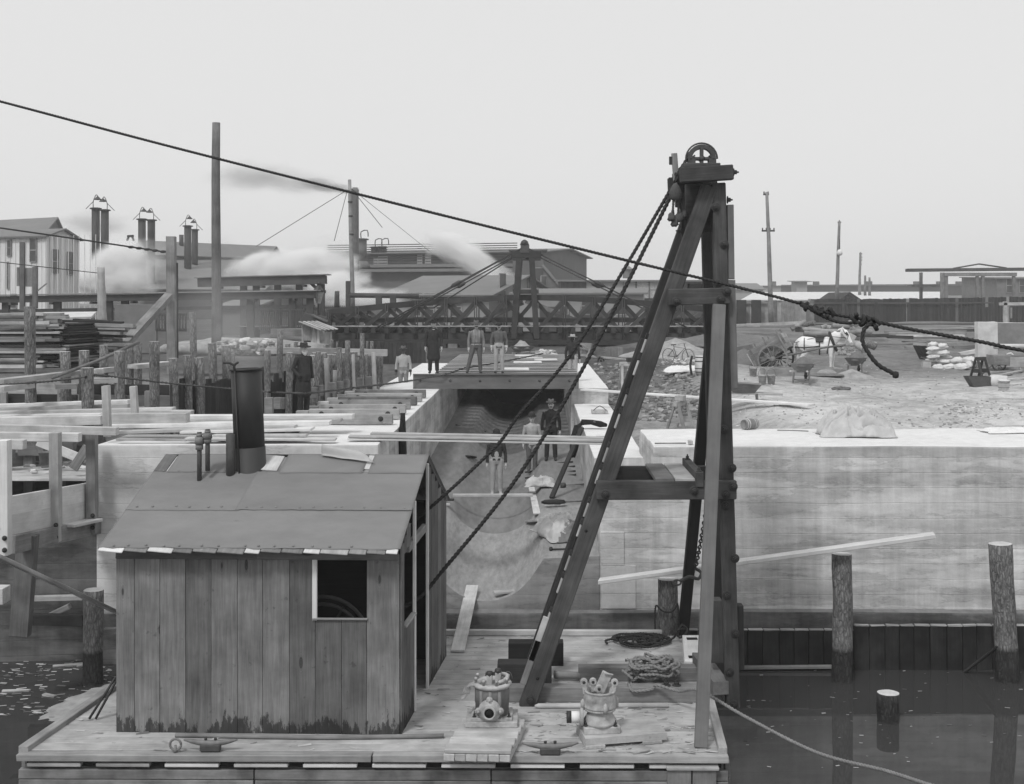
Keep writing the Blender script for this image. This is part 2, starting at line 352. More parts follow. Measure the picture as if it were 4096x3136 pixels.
concrete('concrete', .56, .5, .7, .45); concrete('concrete_new', .6, .2, .25, .25); concrete('concrete_fresh', .52, .2, .2, .2); concrete('concrete_wall', .46, .3, 1.1, .45); concrete('concrete_wet', .16, .5, 1.0, .7)
plain('concrete_top', .66, .13, 5, .95, .1, .4, .02, coord='World'); plain('concrete_apron', .28, .34, 4.5, .85, .2, .6, .04, coord='World', aniso=(2.2, .5, 2.2)); plain('concrete_floor', .19, .34, 3.4, .8, .25, .5, .03, coord='World', aniso=(1.6, .35, 1.6))
def earth():
    m, t, b, N, L = nodes('earth'); v = coords(N, L, 'World')
    n1 = noise_n(N, L, v, .22, 5, .6); n2 = noise_n(N, L, v, 2.6, 6, .7); n3 = noise_n(N, L, v, 16, 3)
    sx = N('ShaderNodeSeparateXYZ'); L(v, sx.inputs[0])
    dry = N('ShaderNodeMapRange', clamp=True); L(math_n(N, L, 'ADD', sx.outputs[1], math_n(N, L, 'MULTIPLY', n1, 10)), dry.inputs[0])
    for i, q in enumerate((44, 60, .48, .17)): dry.inputs[i + 1].default_value = q
    lowx = math_n(N, L, 'MULTIPLY', math_n(N, L, 'SUBTRACT', math_n(N, L, 'MULTIPLY_ADD', n1, 3, 5.4), sx.outputs[0]), .6, clamp=True)   # raw clay by the wall
    c = math_n(N, L, 'MULTIPLY', dry.outputs[0], math_n(N, L, 'MULTIPLY_ADD', lowx, -.45, 1))
    k = math_n(N, L, 'ADD', math_n(N, L, 'MULTIPLY_ADD', math_n(N, L, 'SUBTRACT', n1, .5), 1.7, 1), math_n(N, L, 'MULTIPLY', math_n(N, L, 'SUBTRACT', n2, .5), 1.7))
    k = math_n(N, L, 'ADD', k, math_n(N, L, 'MULTIPLY', math_n(N, L, 'SUBTRACT', n3, .5), .5))
    val = math_n(N, L, 'MINIMUM', math_n(N, L, 'MAXIMUM', math_n(N, L, 'MULTIPLY', k, c), .03), .6)
    cc = N('ShaderNodeCombineColor'); [L(val, cc.inputs[i]) for i in range(3)]
    L(cc.outputs[0], b.inputs['Base Color']); b.inputs['Roughness'].default_value = .95; b.inputs['Specular IOR Level'].default_value = .1
    bump(N, L, b, math_n(N, L, 'ADD', n2, math_n(N, L, 'MULTIPLY', n3, .4)), .8, .13)
earth()
def water():
    m, t, b, N, L = nodes('water'); v = coords(N, L, 'World')
    n = noise_n(N, L, v, 1.1, 2)
    b.inputs['Base Color'].default_value = g(.045); b.inputs['Roughness'].default_value = .03; b.inputs['IOR'].default_value = 1.33; b.inputs['Specular IOR Level'].default_value = .5
    bump(N, L, b, n, .05, .02)
water()
# ================================================================== the setting
def sheet(name, x0, x1, y0, y1, z, mat, nx=1, ny=1):
    vs = [(x0 + (x1 - x0) * i / nx, y0 + (y1 - y0) * j / ny, z) for j in range(ny + 1) for i in range(nx + 1)]
    fs = [[j * (nx + 1) + i, j * (nx + 1) + i + 1, (j + 1) * (nx + 1) + i + 1, (j + 1) * (nx + 1) + i] for j in range(ny) for i in range(nx)]
    return mk(name, vs, fs, mat)
tag(sheet('water', -60, 60, -30, 29.6, 0, 'water'), 'still dark canal water round the barge', kind='structure')
def lin(a, b, st): n = max(1, round((b - a) / st)); return [a + (b - a) * i / n for i in range(n)]
def ground():
    xs = [-600, -400, -200, -120, -80] + lin(-60, -12, 4) + lin(-12, -5.3, .5) + lin(-5.3, 2.5, .8) + lin(2.5, 20, .3) + lin(20, 30, .8) + lin(30, 60, 3) + [60, 80, 120, 200, 400, 600]
    ys = lin(25.2, 28.3, .62) + lin(28.3, 64, .3) + lin(64, 90, 1) + lin(90, 140, 4) + [140, 180, 240, 400, 800]
    vs = []; fs = []; n = len(xs)
    for y in ys:
        for x in xs: vs.append((x, y, zg(x, y)))
    for j in range(len(ys) - 1):
        for i in range(n - 1):
            x = (xs[i] + xs[i + 1]) / 2; y = (ys[j] + ys[j + 1]) / 2
            if -5.3 < x < 2.5 and y < 58.2: continue
            if x > 2.5 and y < 28.3: continue
            if x < -5.3 and y < 29.2: continue
            fs.append([j * n + i, j * n + i + 1, (j + 1) * n + i + 1, (j + 1) * n + i])
    tag(mk('ground', vs, fs, 'earth', smooth=True), 'bare trampled earth of the building yard', kind='structure')
ground()
tag(box('bank', (-60, 28.9, -1), (-9.32, 29.9, 4.12), 'earth', None, .05), 'earth face of the left bank behind the formwork', kind='structure'); tag(box('bank', (-9.3, 28.9, -1), (-5.37, 29.9, 2.2), 'earth', None, .05), 'earth floor edge of the excavation', kind='structure')
# ---- the concrete channel: side walls, benches and trough
XL, XR = -3.2, 1.32
def channel_floor():
    xs = [XL] + lin(XL + .15, -1.9, .3) + lin(-1.9, -.1, .12) + lin(-.1, XR, .28) + [XR]
    ys = lin(25, 33, .25) + lin(33, 58, .5) + [58]
    vs = []; fs = []; n = len(xs)
    def fz(x, y):
        base = 2.02 + .032 * (y - 25); dep = .82 - .2 * sstep(25, 33, y); hw = .98
        t = (x + 1.0) / hw
        z = base + .10 * min(1, abs(x + 1.0) / 2.2)
        if abs(t) < 1.15: z -= dep * max(0, 1 - (abs(t) / 1.15) ** 2.4) ** .8
        return z
    for y in ys:
        for x in xs: vs.append((x, y, fz(x, y)))
    for j in range(len(ys) - 1):
        for i in range(n - 1): fs.append([j * n + i, j * n + i + 1, (j + 1) * n + i + 1, (j + 1) * n + i])
    k = len(vs)                           # the sawn-off front end
    for x in xs: vs.append((x, 25, .9))
    fm = [2 if vs[f[0]][1] < 30.4 + .3 * nz(vs[f[0]][0] * 2, 1) else 0 for f in fs]
    for i in range(n - 1): fs.append([k + i, k + i + 1, i + 1, i]); fm.append(1)
    o = mk('channel_floor', vs, fs, ['concrete_floor', 'concrete_wet2', 'concrete_apron'], None, None, True, fm)
    tag(o, 'smooth concrete floor of the channel with a rounded trough', kind='structure')
    return fz
concrete('concrete_shaded', .13, .4, .8, .75); concrete('concrete_wet2', .2, .3, .5, .5)  # wing wall concrete carries the formwork's shade in its base colour
fz = channel_floor()
def prism(mb, poly, y0, y1, mi=0):        # polygon in (x,z) pulled along y
    n = len(poly); vs = [(x, y0, z) for x, z in poly] + [(x, y1, z) for x, z in poly]
    fs = [list(range(n)), list(range(n, 2 * n))[::-1]] + [[i, i + n, (i + 1) % n + n, (i + 1) % n] for i in range(n)]
    mb.add(vs, fs, None, mi)
def wall_box(name, lo, hi, label, mats=('concrete', 'concrete_top'), sub=10, cat='wall', wob=.012):
    # a cast wall: sides of one finish, the floated top of another, edges slightly uneven
    lo, hi = Vector(lo), Vector(hi); vs, fs = [], []
    bm = bmesh.new(); bmesh.ops.create_cube(bm, size=1)
    for v in bm.verts: v.co = Vector([(lo[i] + hi[i]) / 2 + v.co[i] * (hi[i] - lo[i]) for i in range(3)])
    bmesh.ops.bevel(bm, geom=list(bm.edges), offset=.035, segments=2, affect='EDGES', profile=.6)
    bmesh.ops.subdivide_edges(bm, edges=[e for e in bm.edges if e.calc_length() > .6], cuts=sub, use_grid_fill=True)
    for v in bm.verts: v.co += Vector((nz(v.co.y * 1.3, v.co.z * 1.3, v.co.x), nz(v.co.x * 1.3, v.co.z * 1.3, 4), nz(v.co.x * 1.3, v.co.y * 1.3, 9))) * wob
    me = bpy.data.meshes.new(name)
    for f in bm.faces: f.material_index = 1 if f.normal.z > .7 else 0
    bm.to_mesh(me); bm.free()
    for m in mats: me.materials.append(M[m])
    o = link(name, me); tag(o, label, cat); return o
wall_box('channel_wall', (-5.35, 26.9, 1.2), (XL, 58, 4.36), 'concrete side wall of the channel carrying the row of bolted timbers', ('concrete_wall', 'concrete_top'))
wall_box('channel_wall', (XR, 27.4, 1.2), (2.5, 41.6, 3.83), 'low concrete side wall of the channel with folded dark coat on it', ('concrete_wall', 'concrete_top'))
wall_box('channel_wall', (XR - .1, 41.62, 1.2), (2.5, 58, 4.36), 'covered stretch of channel wall under the right ends of the steel beams', ('concrete_wall', 'concrete_top'))
box('pier', (0, 0, 0), (.1, .1, .1), 'concrete') if False else None
wall_box('quay_wall', (2.42, 25, .9), (30, 28.32, 4.37), 'long stained concrete quay wall with white top facing the water', ('concrete', 'concrete_top'), 22, wob=.035)
wall_box('wall_end', (XR, 25.012, .9), (2.55, 27.38, 3.62), 'stepped concrete end of the channel wall with one pale fresh corner', ('concrete', 'concrete_top'))
wall_box('abutment', (-8.95, 25, -.6), (XL, 26.88, 4.40), 'pale concrete abutment behind the shed roof, planks on top', ('concrete_new', 'concrete_top'))
box('fresh_patch', (XR + .03, 24.988, 1.05), (2.06, 25.02, 1.93), 'concrete_fresh', bpy.data.objects['wall_end'], .008); box('fresh_patch', (XR + .03, 24.986, 1.935), (1.82, 25.02, 2.62), 'concrete_fresh', bpy.data.objects['wall_end'], .008)
wall_box('footing', (-8.9, 24.72, -.8), (30, 25.0, 1.04), 'wet crumbling concrete footing under the quay wall', ('concrete_wet', 'concrete_floor'), 14, wob=.05)
box('end_wall', (-5, 57.6, 1), (2.2, 58.2, 4.3), 'wood_black'); tag(bpy.data.objects['end_wall'], 'black bulkhead closing the covered channel, coloured dark as deep shade', 'wall')  # black colour stands in for the deep shade at the channel's end
# ---- the steel beams laid over the channel
def ibeam(name, a, b, h, fw, tk, mat, parent=None):
    a, b = Vector(a), Vector(b); mb = MB(); z = Vector((0, 0, 1))
    mb.bar(a + z * (h - tk / 2), b + z * (h - tk / 2), fw, tk, c=.003); mb.bar(a + z * tk / 2, b + z * tk / 2, fw, tk, c=.003)
    mb.bar(a + z * h / 2, b + z * h / 2, tk, h - 2 * tk - .004, c=.001)
    if isinstance(mat, list): mb.m = [1 if i < 26 else 0 for i in range(len(mb.f))]  # top flange gets the lit colour, web and bottom flange the shaded one
    return mb.build(name, mat, parent, org=(a + b) / 2)
gb = thing('girder', 'riveted steel edge girder at the front of the beam deck', 'girder', (-1.3, 41.2, 4.36))
ibeam('web', (-4.1, 41.2, 4.365), (1.47, 41.2, 4.365), .5, .17, .02, 'steel', gb)
for i in range(6):
    x = -3.85 + i * 1.0
    lathe('rivet', [(.045, 0), (.04, .02), (.02, .035), (0.001, .04)], 'iron_rust', gb, Matrix.Translation((x, 41.188, 4.64)) @ Matrix.Rotation(pi / 2, 4, 'X'), 8)
box('shade_sheet', (XL + .02, 50.5, 4.362), (XR - .12, 57.9, 4.39), 'wood_black', gb)  # added black sheet, blocks light to darken the covered channel end
NB = 16
for i in range(NB):
    y = 41.95 + i * 1.0
    o = ibeam('steel_beam', (-3.5 + .06 * nz(i, 1), y, 4.365), (1.5 + .08 * nz(i, 5), y, 4.365), .46 + .01 * nz(i * 3, 2), .21, .022, ['steel_shaded', 'steel_lit'])
    tag(o, ORD[i] + ' steel floor beam behind the riveted edge girder, counted from the front', 'steel beam', 'steel floor beams over the channel')
# pale planks lying on the beams
for k, (x0, y0, x1, y1, lab) in enumerate(((850, 478, 1000, 470, 'pair of pale boards nearest the girder on the steel beams'), (955, 422, 1115, 405, 'pale boards in the second row on the steel beams'), (1000, 385, 1130, 376, 'narrow pale boards in the third row on the steel beams'), (1130, 400, 1248, 400, 'square pale board on the steel beams at the right'), (965, 365, 1090, 350, 'farthest pale board on the steel beams'))):
    a = PZ('G', x0, y0, 4.86); b = PZ('G', x1, y1, 4.86); t = thing('board_pair', lab, 'planks', a)
    for q in range(2):
        beam('plank', (a.x, a.y + .12 + q * .52, 4.855), (b.x + .35, a.y + .2 + q * .52, 4.855), .46, .05, 'wood_pale', t, jit=.006)
# ---- the barge
DZ = .79
FL, FR, BR, BL = Vector((-7.5, 17.8, 0)), Vector((2.8, 17.72, 0)), Vector((3.18, 24.02, 0)), Vector((-6.75, 24.1, 0))
bg_ = thing('barge', 'timber deck barge carrying the shed and the derrick', 'barge', (-2, 21, 0))
def at_deck(s, t, z=DZ): a = FL.lerp(FR, s); b = BL.lerp(BR, s); p = a.lerp(b, t); p.z = z; return p
mb = MB(); vs = [*(Vector((p.x, p.y, z)) for z in (-.7, DZ - .075) for p in (FL + Vector((.06, .09, 0)), FR + Vector((-.06, .09, 0)), BR + Vector((-.06, -.09, 0)), BL + Vector((.06, -.09, 0))))]
mb.add(vs, [[3, 2, 1, 0], [4, 5, 6, 7], [0, 1, 5, 4], [1, 2, 6, 5], [2, 3, 7, 6], [3, 0, 4, 7]]); mb.build('hull', 'wood_hull', bg_)
for i in range(22):                      # deck planks run across
    t0 = .012 + .976 * i / 22; t1 = .012 + .976 * (i + 1) / 22 - .0012; tm = (t0 + t1) / 2
    beam('deck_plank', at_deck(.006, tm, DZ - .04 + .004 * nz(i, 3)), at_deck(.994, tm, DZ - .04 + .004 * nz(i, 3)), 6.25 * (t1 - t0), .08, 'wood_deck', bg_, c=.006)
for k, (z, h, m_) in enumerate(((.30, .19, 'wood_hull'), (.12, .17, 'wood_hull'), (-.08, .2, 'wood_hull'), (.475, .14, 'wood_hull'))):
    for q in range(3):                   # strakes of the front in three lengths
        beam('hull_plank', at_deck(q / 3 + .001, 0, z), at_deck((q + 1) / 3 - .001, 0, z), .09, h, 'wood_hull', bg_, jit=.004)
for q in range(2): beam('rub_rail', at_deck(q / 2 + .001, -.004, .735), at_deck((q + 1) / 2 - .001, -.004, .735), .17, .1, 'wood_grey', bg_, jit=.004)
k = 0; x = -7.35
while x < 2.0:                           # white spacer blocks under the rail, a dark slot after each
    l = .78 + .1 * nz(k, 7); s = (x + 7.5) / 10.3
    beam('spacer_block', at_deck(s, -.003, .622), at_deck(s + l / 10.3, -.003, .622), .12, .052, 'wood_grey' if x < -5.6 else 'wood_pale', bg_, jit=.002); x += l + .22; k += 1
beam('slot_backing', at_deck(.01, .006, .62), at_deck(.99, .006, .62), .05, .1, 'wood_black', bg_)
for s_, a_ in ((.93, 0), (.965, 1)): beam('corner_post', at_deck(s_, -.012, -.3), at_deck(s_, -.012, .6), .34, .12, 'wood_hull', bg_, up=(0, 1, 0))
beam('corner_cap', at_deck(.912, -.012, .625), at_deck(.985, -.012, .625), .2, .045, 'wood_light', bg_)
beam('side_rail', at_deck(.006, .0, .80), at_deck(.006, .45, .81), .14, .13, 'wood_grey', bg_, jit=.006)
beam('side_rail', at_deck(.992, .0, .82), at_deck(.992, .42, .82), .13, .12, 'wood_grey', bg_, jit=.006)
beam('back_rail', at_deck(.30, .985, .85), at_deck(.93, .985, .85), .12, .1, 'wood_light', bg_, jit=.004)
for q in range(3): beam('side_plank', at_deck(1.0, .02, .5 - q * .22), at_deck(1.0, .98, .5 - q * .22), .07, .21, 'wood_hull', bg_, jit=.003); beam('side_plank', at_deck(0, .02, .5 - q * .22), at_deck(0, .98, .5 - q * .22), .07, .21, 'wood_hull', bg_, jit=.003)
# shavings and bark chips trodden on the deck: nobody could count them
mb = MB()
for i in range(1000):
    s, t = RND.random(), RND.random()
    if RND.random() < .5: s, t = .62 + .37 * RND.random(), (RND.random() ** 1.5) * .5
    p = at_deck(s, t, DZ + .006); l = .012 + .09 * RND.random() ** 3
    an = RND.uniform(-.7, .7); d = Vector((cos(an), sin(an), RND.uniform(-.1, .1))) * l; q = Vector((-sin(an), cos(an), 0)) * l * RND.uniform(.12, .35)
    mb.add([p - d - q, p + d - q, p + d + q + Vector((0, 0, .008)), p - d + q], [[0, 1, 2, 3]], None, RND.choice((0, 0, 1, 2)))
tag(mb.build('wood_chips', ['chip', 'wood_mid', 'wood_grey']), 'wood chips and shavings strewn over the barge deck', 'chips', kind='stuff')
# ---- the shed
A0, A1, A2, A3 = Vector((-6.36, 18.62, DZ)), Vector((-2.04, 18.5, DZ)), Vector((-1.66, 22.6, DZ)), Vector((-6.0, 22.7, DZ))
EZ, RZ = 3.62, 4.74
sh = thing('engine_shed', 'board shed with tar-paper roof standing on the barge', 'shed', (-4.2, 20.5, DZ))
fx = (A1 - A0).normalized(); fn = Vector((fx.y, -fx.x, 0)); sy = (A2 - A1).normalized(); sn = Vector((sy.y, -sy.x, 0))
Z = Vector((0, 0, 1))
cuts = [0, .28, .67, 1.065, 1.455, 1.855, 2.24, 2.65, 3.04, 3.44, 3.82, 4.32]
for i in range(len(cuts) - 1):
    a, b = cuts[i], cuts[i + 1]; c_ = A0 + fx * (a + b) / 2 + fn * (.012 + .006 * nz(i * 2.2, 4)); top = 2.72
    w_ = b - a - .006
    if i in (8, 9): top = 1.735
    beam('wall_board', c_ + Z * .0, c_ + Z * (top - .003), w_, .026, 'wood_shed', sh, up=fn, c=.004, jit=.002)
wl = A0 + fx * 3.035 + fn * .03
beam('window_jamb', wl + Z * 1.72, wl + Z * 2.66, .075, .04, 'wood_pale', sh, up=fn)
beam('window_sill', A0 + fx * 3.0 + fn * .035 + Z * 1.745, A0 + fx * 3.84 + fn * .035 + Z * 1.745, .05, .03, 'wood_grey', sh)
for q in range(2): beam('header_board', A0 + fx * (q * 2.15 + .003) + fn * .04 + Z * 2.7, A0 + fx * (q * 2.15 + 2.16) + fn * .04 + Z * 2.7, .03, .125, 'wood_shed', sh, jit=.004)
# right-hand wall: boards with a window, then the door gap, then boards again
def side_board(y0, y1, z0, z1, m_='wood_shed', off=0):
    c_ = A1 + sy * (y0 + y1) / 2 + sn * (.014 + off); beam('wall_board', c_ + Z * z0, c_ + Z * z1, y1 - y0 - .006, .026, m_, sh, up=sn, c=.004, jit=.002)
gab = lambda y: 2.80 + 1.08 * (1 - abs(y - 2.05) / 2.05)
side_board(0, .2, 0, gab(.1)); side_board(.2, .42, 0, 1.55); side_board(.42, .7, 0, 1.55); side_board(.7, 1.0, 0, 1.55); side_board(.2, .42, 2.68, gab(.25)); side_board(.42, .72, 2.72, gab(.5))
beam('window_sill', A1 + sy * .2 + sn * .02 + Z * 1.57, A1 + sy * 1.02 + sn * .02 + Z * 1.57, .09, .04, 'wood_grey', sh)
beam('door_jamb', A1 + sy * 1.05 + sn * .02, A1 + sy * 1.05 + sn * .02 + Z * gab(1.05), .07, .05, 'wood_pale', sh, up=sn)
beam('door_jamb', A1 + sy * 2.2 + sn * .02, A1 + sy * 2.2 + sn * .02 + Z * gab(2.2), .06, .05, 'wood_pale', sh, up=sn)
beam('lintel', A1 + sy * .72 - sn * .03 + Z * 2.66, A1 + sy * 2.2 - sn * .03 + Z * 2.72, .08, .13, 'wood_grey', sh)
beam('rafter', A1 + sy * .1 - sn * .05 + Z * 2.78, A1 + sy * 2.05 - sn * .05 + Z * 3.84, .09, .1, 'wood_mid', sh); beam('rafter', A1 + sy * 4.0 - sn * .05 + Z * 2.78, A1 + sy * 2.05 - sn * .05 + Z * 3.84, .09, .1, 'wood_mid', sh)
yb = [2.24, 2.55, 2.87, 3.2, 3.52, 3.83, 4.1]
for i in range(6): side_board(yb[i], yb[i + 1], 0, gab((yb[i] + yb[i + 1]) / 2) + .02, off=.004 * (i % 2))
for i in range(12):                      # back and left walls
    c_ = A3 + fx * (.18 + .36 * i); beam('wall_board', c_, c_ + Z * 2.8, .355, .026, 'wood_shed', sh, up=fn)
for i in range(11):
    c_ = A0.lerp(A3, (i + .5) / 11); beam('wall_board', c_, c_ + Z * (gab((i + .5) / 11 * 4.1)), .37, .026, 'wood_shed', sh, up=Vector((1, 0, 0)))
# roof: sheathing boards, then lapped sheets of tar paper
def roof_pt(u, v, up=0):                  # u along the ridge 0..1, v 0 eave .. 1 ridge, front slope
    e = (A0 - fx * .16 - sy * .28).lerp(A1 + fx * .03 - sy * .28, u); e.z = EZ; r = (A0.lerp(A3, .5) - fx * .03).lerp(A1.lerp(A2, .5) + fx * .05, u); r.z = RZ
    p = e.lerp(r, v); n_ = Vector((0, -(RZ - EZ), (r.y - e.y))).normalized(); return p + n_ * up
def roof_back(u, v, up=0):
    e = (A3 - fx * .16 + sy * .25).lerp(A2 + fx * .03 + sy * .25, u); e.z = EZ; r = (A0.lerp(A3, .5) - fx * .03).lerp(A1.lerp(A2, .5) + fx * .05, u); r.z = RZ
    return e.lerp(r, v) + Vector((0, .4, .9)) * up
u0 = 0
k = 0
while u0 < 1:
    wd = RND.uniform(.2, .42) / 4.4; u1 = min(1, u0 + wd); um = (u0 + u1) / 2
    beam('roof_board', roof_pt(um, -.03 + .02 * RND.random(), -.015), roof_pt(um, .985, -.015), (u1 - u0) * 4.42 - .006, .024, RND.choice(('wood_grey', 'wood_light', 'wood_mid', 'wood_mid', 'wood_pale')), sh, up=(0, -.5, .8)); u0 = u1; k += 1
for i in range(11): beam('roof_board', roof_back((i + .5) / 11, 0, -.012), roof_back((i + .5) / 11, .97, -.012), .39, .024, 'wood_mid', sh)
def paper(name, f, ua, ub, va, vb, lift, nx=60, ny=36, mat='tar_paper', curl=None, edge=0):
    vs = []; fs = []
    for j in range(ny + 1):
        for i in range(nx + 1):
            u = ua + (ub - ua) * i / nx; v = va + (vb - va) * j / ny
            if edge and j == 0: v += edge * nz(u * 30, lift * 99)
            wr = .006 * nz(u * 9, v * 42, lift * 50) + .022 * max(0, nz(u * 4, v * 9, 7)) * nz(u * 13, v * 70, 2)
            vs.append(f(u, v, lift + wr))
    for j in range(ny):
        for i in range(nx): a = j * (nx + 1) + i; fs.append([a, a + 1, a + nx + 2, a + nx + 1])
    if curl: curl(vs, nx, ny)
    o = mk(name, vs, fs, mat, sh, None, True); sm = o.modifiers.new('s', 'SOLIDIFY'); sm.thickness = .004; return o
paper('roof_paper', roof_pt, -.003, 1.006, .012, .40, .006, edge=.012); paper('roof_paper', roof_pt, -.003, .4, .38, .80, .014, edge=.006); paper('roof_paper', roof_pt, .385, 1.006, .385, .80, .02, edge=.006)
paper('roof_paper', roof_pt, .05, .27, .785, 1.0, .024, 12, 8, edge=.008); paper('roof_paper', roof_pt, .47, .78, .78, 1.0, .028, 16, 8, edge=.008); paper('roof_paper', roof_pt, .80, 1.006, .78, 1.0, .026, 12, 8, edge=.008); paper('roof_paper', roof_back, -.003, 1.006, 0, 1.0, .01, 10, 6)
beam('bare_board', roof_pt(.4, .82, .012), roof_pt(.4, .99, .012), .5, .02, 'wood_light', sh, up=(0, -.5, .8)); beam('bare_board', roof_pt(.79, .83, .012), roof_pt(.79, .99, .012), .24, .02, 'wood_pale', sh, up=(0, -.5, .8)); beam('bare_board', roof_pt(.02, .8, .012), roof_pt(.02, .995, .012), .2, .02, 'wood_mid', sh, up=(0, -.5, .8))
# the flap of paper that has torn loose and curls over the roof
vs = []; fs = []
for j in range(11):
    for i in range(13):
        s = j / 10; t = i / 12; p = roof_pt(.60 + .12 * t + .03 * s * t, 1.02 - .13 * s * (.35 + .65 * t), 0); n_ = Vector((0, -.45, .89))
        hgt = .05 + .16 * sin(pi * min(1, s * 1.15)) * (1 - .55 * t) + .02 * nz(t * 4, s * 4)
        vs.append(p + n_ * hgt + Vector((.28 * s * t, -.05 * s, 0)))
for j in range(10):
    for i in range(12): a = j * 13 + i; fs.append([a, a + 1, a + 14, a + 13])
o = mk('loose_flap', vs, fs, 'tar_back', sh, None, True); o.modifiers.new('s', 'SOLIDIFY').thickness = .005
o['label'] = 'pale torn flap of roof paper curling up'
for i in range(46):                      # nail washers along the laps
    u = (i % 16 + .5) / 16 + .05 * nz(i * 3.7, 2); v = (.412, .797, .03)[i // 16] + .012 * nz(i * 2.3, 8)
    lathe('nail_washer', [(.02, 0), (.018, .003), (.006, .005), (.001, .006)], 'iron_grey', sh, Matrix.Translation(roof_pt(min(.99, u), v, .024)) @ Matrix.Rotation(.5, 4, 'X'), 8)
box('shade_lining', (-5.9, 22.3, DZ + .02), (-1.85, 22.36, 3.7), 'wood_black', sh); box('shade_lining', (-6.2, 18.9, DZ + .02), (-6.14, 22.2, 3.6), 'wood_black', sh)  # black sheets added to keep the shed interior dark
# inside: dark engine flywheel seen through the window
fw = thing('flywheel', 'large dark engine flywheel glimpsed through the shed window', 'flywheel', (-3.3, 19.6, DZ))
c_ = Vector((-3.35, 19.3, DZ + 1.15))
for r_ in (.62, .74): tube('rim', [c_ + Vector((r_ * cos(q * pi / 16), 0, r_ * sin(q * pi / 16))) for q in range(33)], .03, 'iron_rust', fw, 6)
for q in range(6): beam('spoke', c_, c_ + Vector((.66 * cos(q * pi / 3), 0, .66 * sin(q * pi / 3))), .04, .05, 'iron', fw, up=(0, 1, 0))
beam('bearing', (-3.35, 19.4, DZ), (-3.35, 19.4, DZ + 1.2), .3, .25, 'iron', fw, up=(0, 1, 0))
# smokestack and pipes
st = thing('smokestack', 'black riveted boiler smokestack rising through the shed roof', 'smokestack', (-4.75, 20.3, DZ))
sb = Vector((-4.70, 20.35, 3.9)); sp = Vector((-4.80, 20.35, 6.2)); mwst = Matrix.Translation(sb) @ (sp - sb).to_track_quat('Z', 'X').to_matrix().to_4x4(); L_ = (sp - sb).length
lathe('lower_pipe', [(.262, -.6), (.262, L_ * .44)], 'stack_iron', st, mwst, 32); lathe('upper_pipe', [(.252, L_ * .43), (.249, L_)], 'stack_iron', st, mwst, 32); lathe('rim', [(.25, L_ - .02), (.268, L_ - .015), (.268, L_ + .015), (.24, L_ + .015)], 'stack_iron', st, mwst, 32)
lathe('mouth', [(.235, L_ + .012), (.2, L_ + .018), (.001, L_ + .018)], 'cloth_black', st, mwst, 24)
tube('damper_rod', [mwst @ Vector((-.13, -.245, .12)), mwst @ Vector((-.13, -.24, L_ + .02))], .013, 'iron', st, 6); tube('damper_horn', curve([mwst @ Vector((-.13, -.24, L_)), mwst @ Vector((-.14, -.24, L_ + .08)), mwst @ Vector((-.22, -.25, L_ + .13)), mwst @ Vector((-.31, -.25, L_ + .13))], .03), .02, 'iron', st, 6); tube('damper_horn', curve([mwst @ Vector((-.14, -.24, L_ + .03)), mwst @ Vector((-.12, -.24, L_ + .1)), mwst @ Vector((-.06, -.25, L_ + .13))], .03), .02, 'iron', st, 6)
lathe('bracket', [(.05, -.01), (.05, .02)], 'iron', st, mwst @ Matrix.Translation((-.13, -.25, .15)), 8)
for (vx, y0, y1, lab) in ((1750, 985, 720, 'steam pipe with couplings nearest the roof edge, left of the pair'), (1822, 900, 695, 'steam pipe with couplings behind its twin on the shed roof')):
    a = P('E', vx, y0, 19.95); b = P('E', vx, y1, 19.95); t = thing('steam_pipe', lab, 'pipe', a, 'steam pipes on the roof'); tube('pipe', [a - Z * .3, b], .038, 'iron_rust', t, 10)
    for q, (f0, f1, r_) in enumerate(((.42, .6, .062), (.6, .84, .075), (.84, .95, .05))): lathe('coupling', [(r_, 0), (r_, (b.z - a.z) * (f1 - f0))], 'iron_grey', t, Matrix.Translation(a.lerp(b, f0)), 12)
a = P('E', 2024, 975, 20.1); b = P('E', 2022, 738, 20.1); o = tube('vent_pipe', [a - Z * .25, b], .075, 'iron_rust', None, 12); tag(o, 'plain upright vent pipe just left of the smokestack', 'pipe')
# ================================================================== the derrick and what stands on the deck
dk = thing('derrick', 'tall dark timber derrick with sheave head on the barge side', 'derrick', (2.6, 20.5, DZ))
YF, YB = 19.9, 21.2
def bolt(p, d=(0, -1, 0), r=.05, parent=None, mat='iron'):
    d = Vector(d); mw = Matrix.Translation(Vector(p)) @ d.to_track_quat('Z', 'X').to_matrix().to_4x4(); mb = MB()
    mb.lathe([(r * 1.25, 0), (r * 1.25, .012), (r * .9, .018)], 14, mw); mb.lathe([(r * .7, .018), (r * .7, .055), (r * .5, .06)], 6, mw); mb.lathe([(r * .3, .06), (r * .28, .09)], 8, mw)
    return mb.build('bolt', mat, parent)
def fp(c, x, y): return P(c, x, y, YF)
def back(p): return Vector((p.x, YB, p.z))
pt, pb = fp('M', 772, 440), fp('N', 1302, 1575)
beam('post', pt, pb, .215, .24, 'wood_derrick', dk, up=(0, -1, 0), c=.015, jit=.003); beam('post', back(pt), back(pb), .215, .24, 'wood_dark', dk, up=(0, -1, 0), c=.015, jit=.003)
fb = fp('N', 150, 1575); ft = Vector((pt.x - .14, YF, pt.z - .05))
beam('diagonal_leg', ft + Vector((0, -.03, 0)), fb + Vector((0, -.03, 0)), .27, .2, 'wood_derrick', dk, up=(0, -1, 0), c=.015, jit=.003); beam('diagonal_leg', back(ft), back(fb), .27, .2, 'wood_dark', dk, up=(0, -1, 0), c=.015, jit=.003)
dv = (ft - fb).normalized(); ln = Vector((-dv.z, 0, dv.x))       # out to the upper left of the leg
l_ = (ft - fb).length
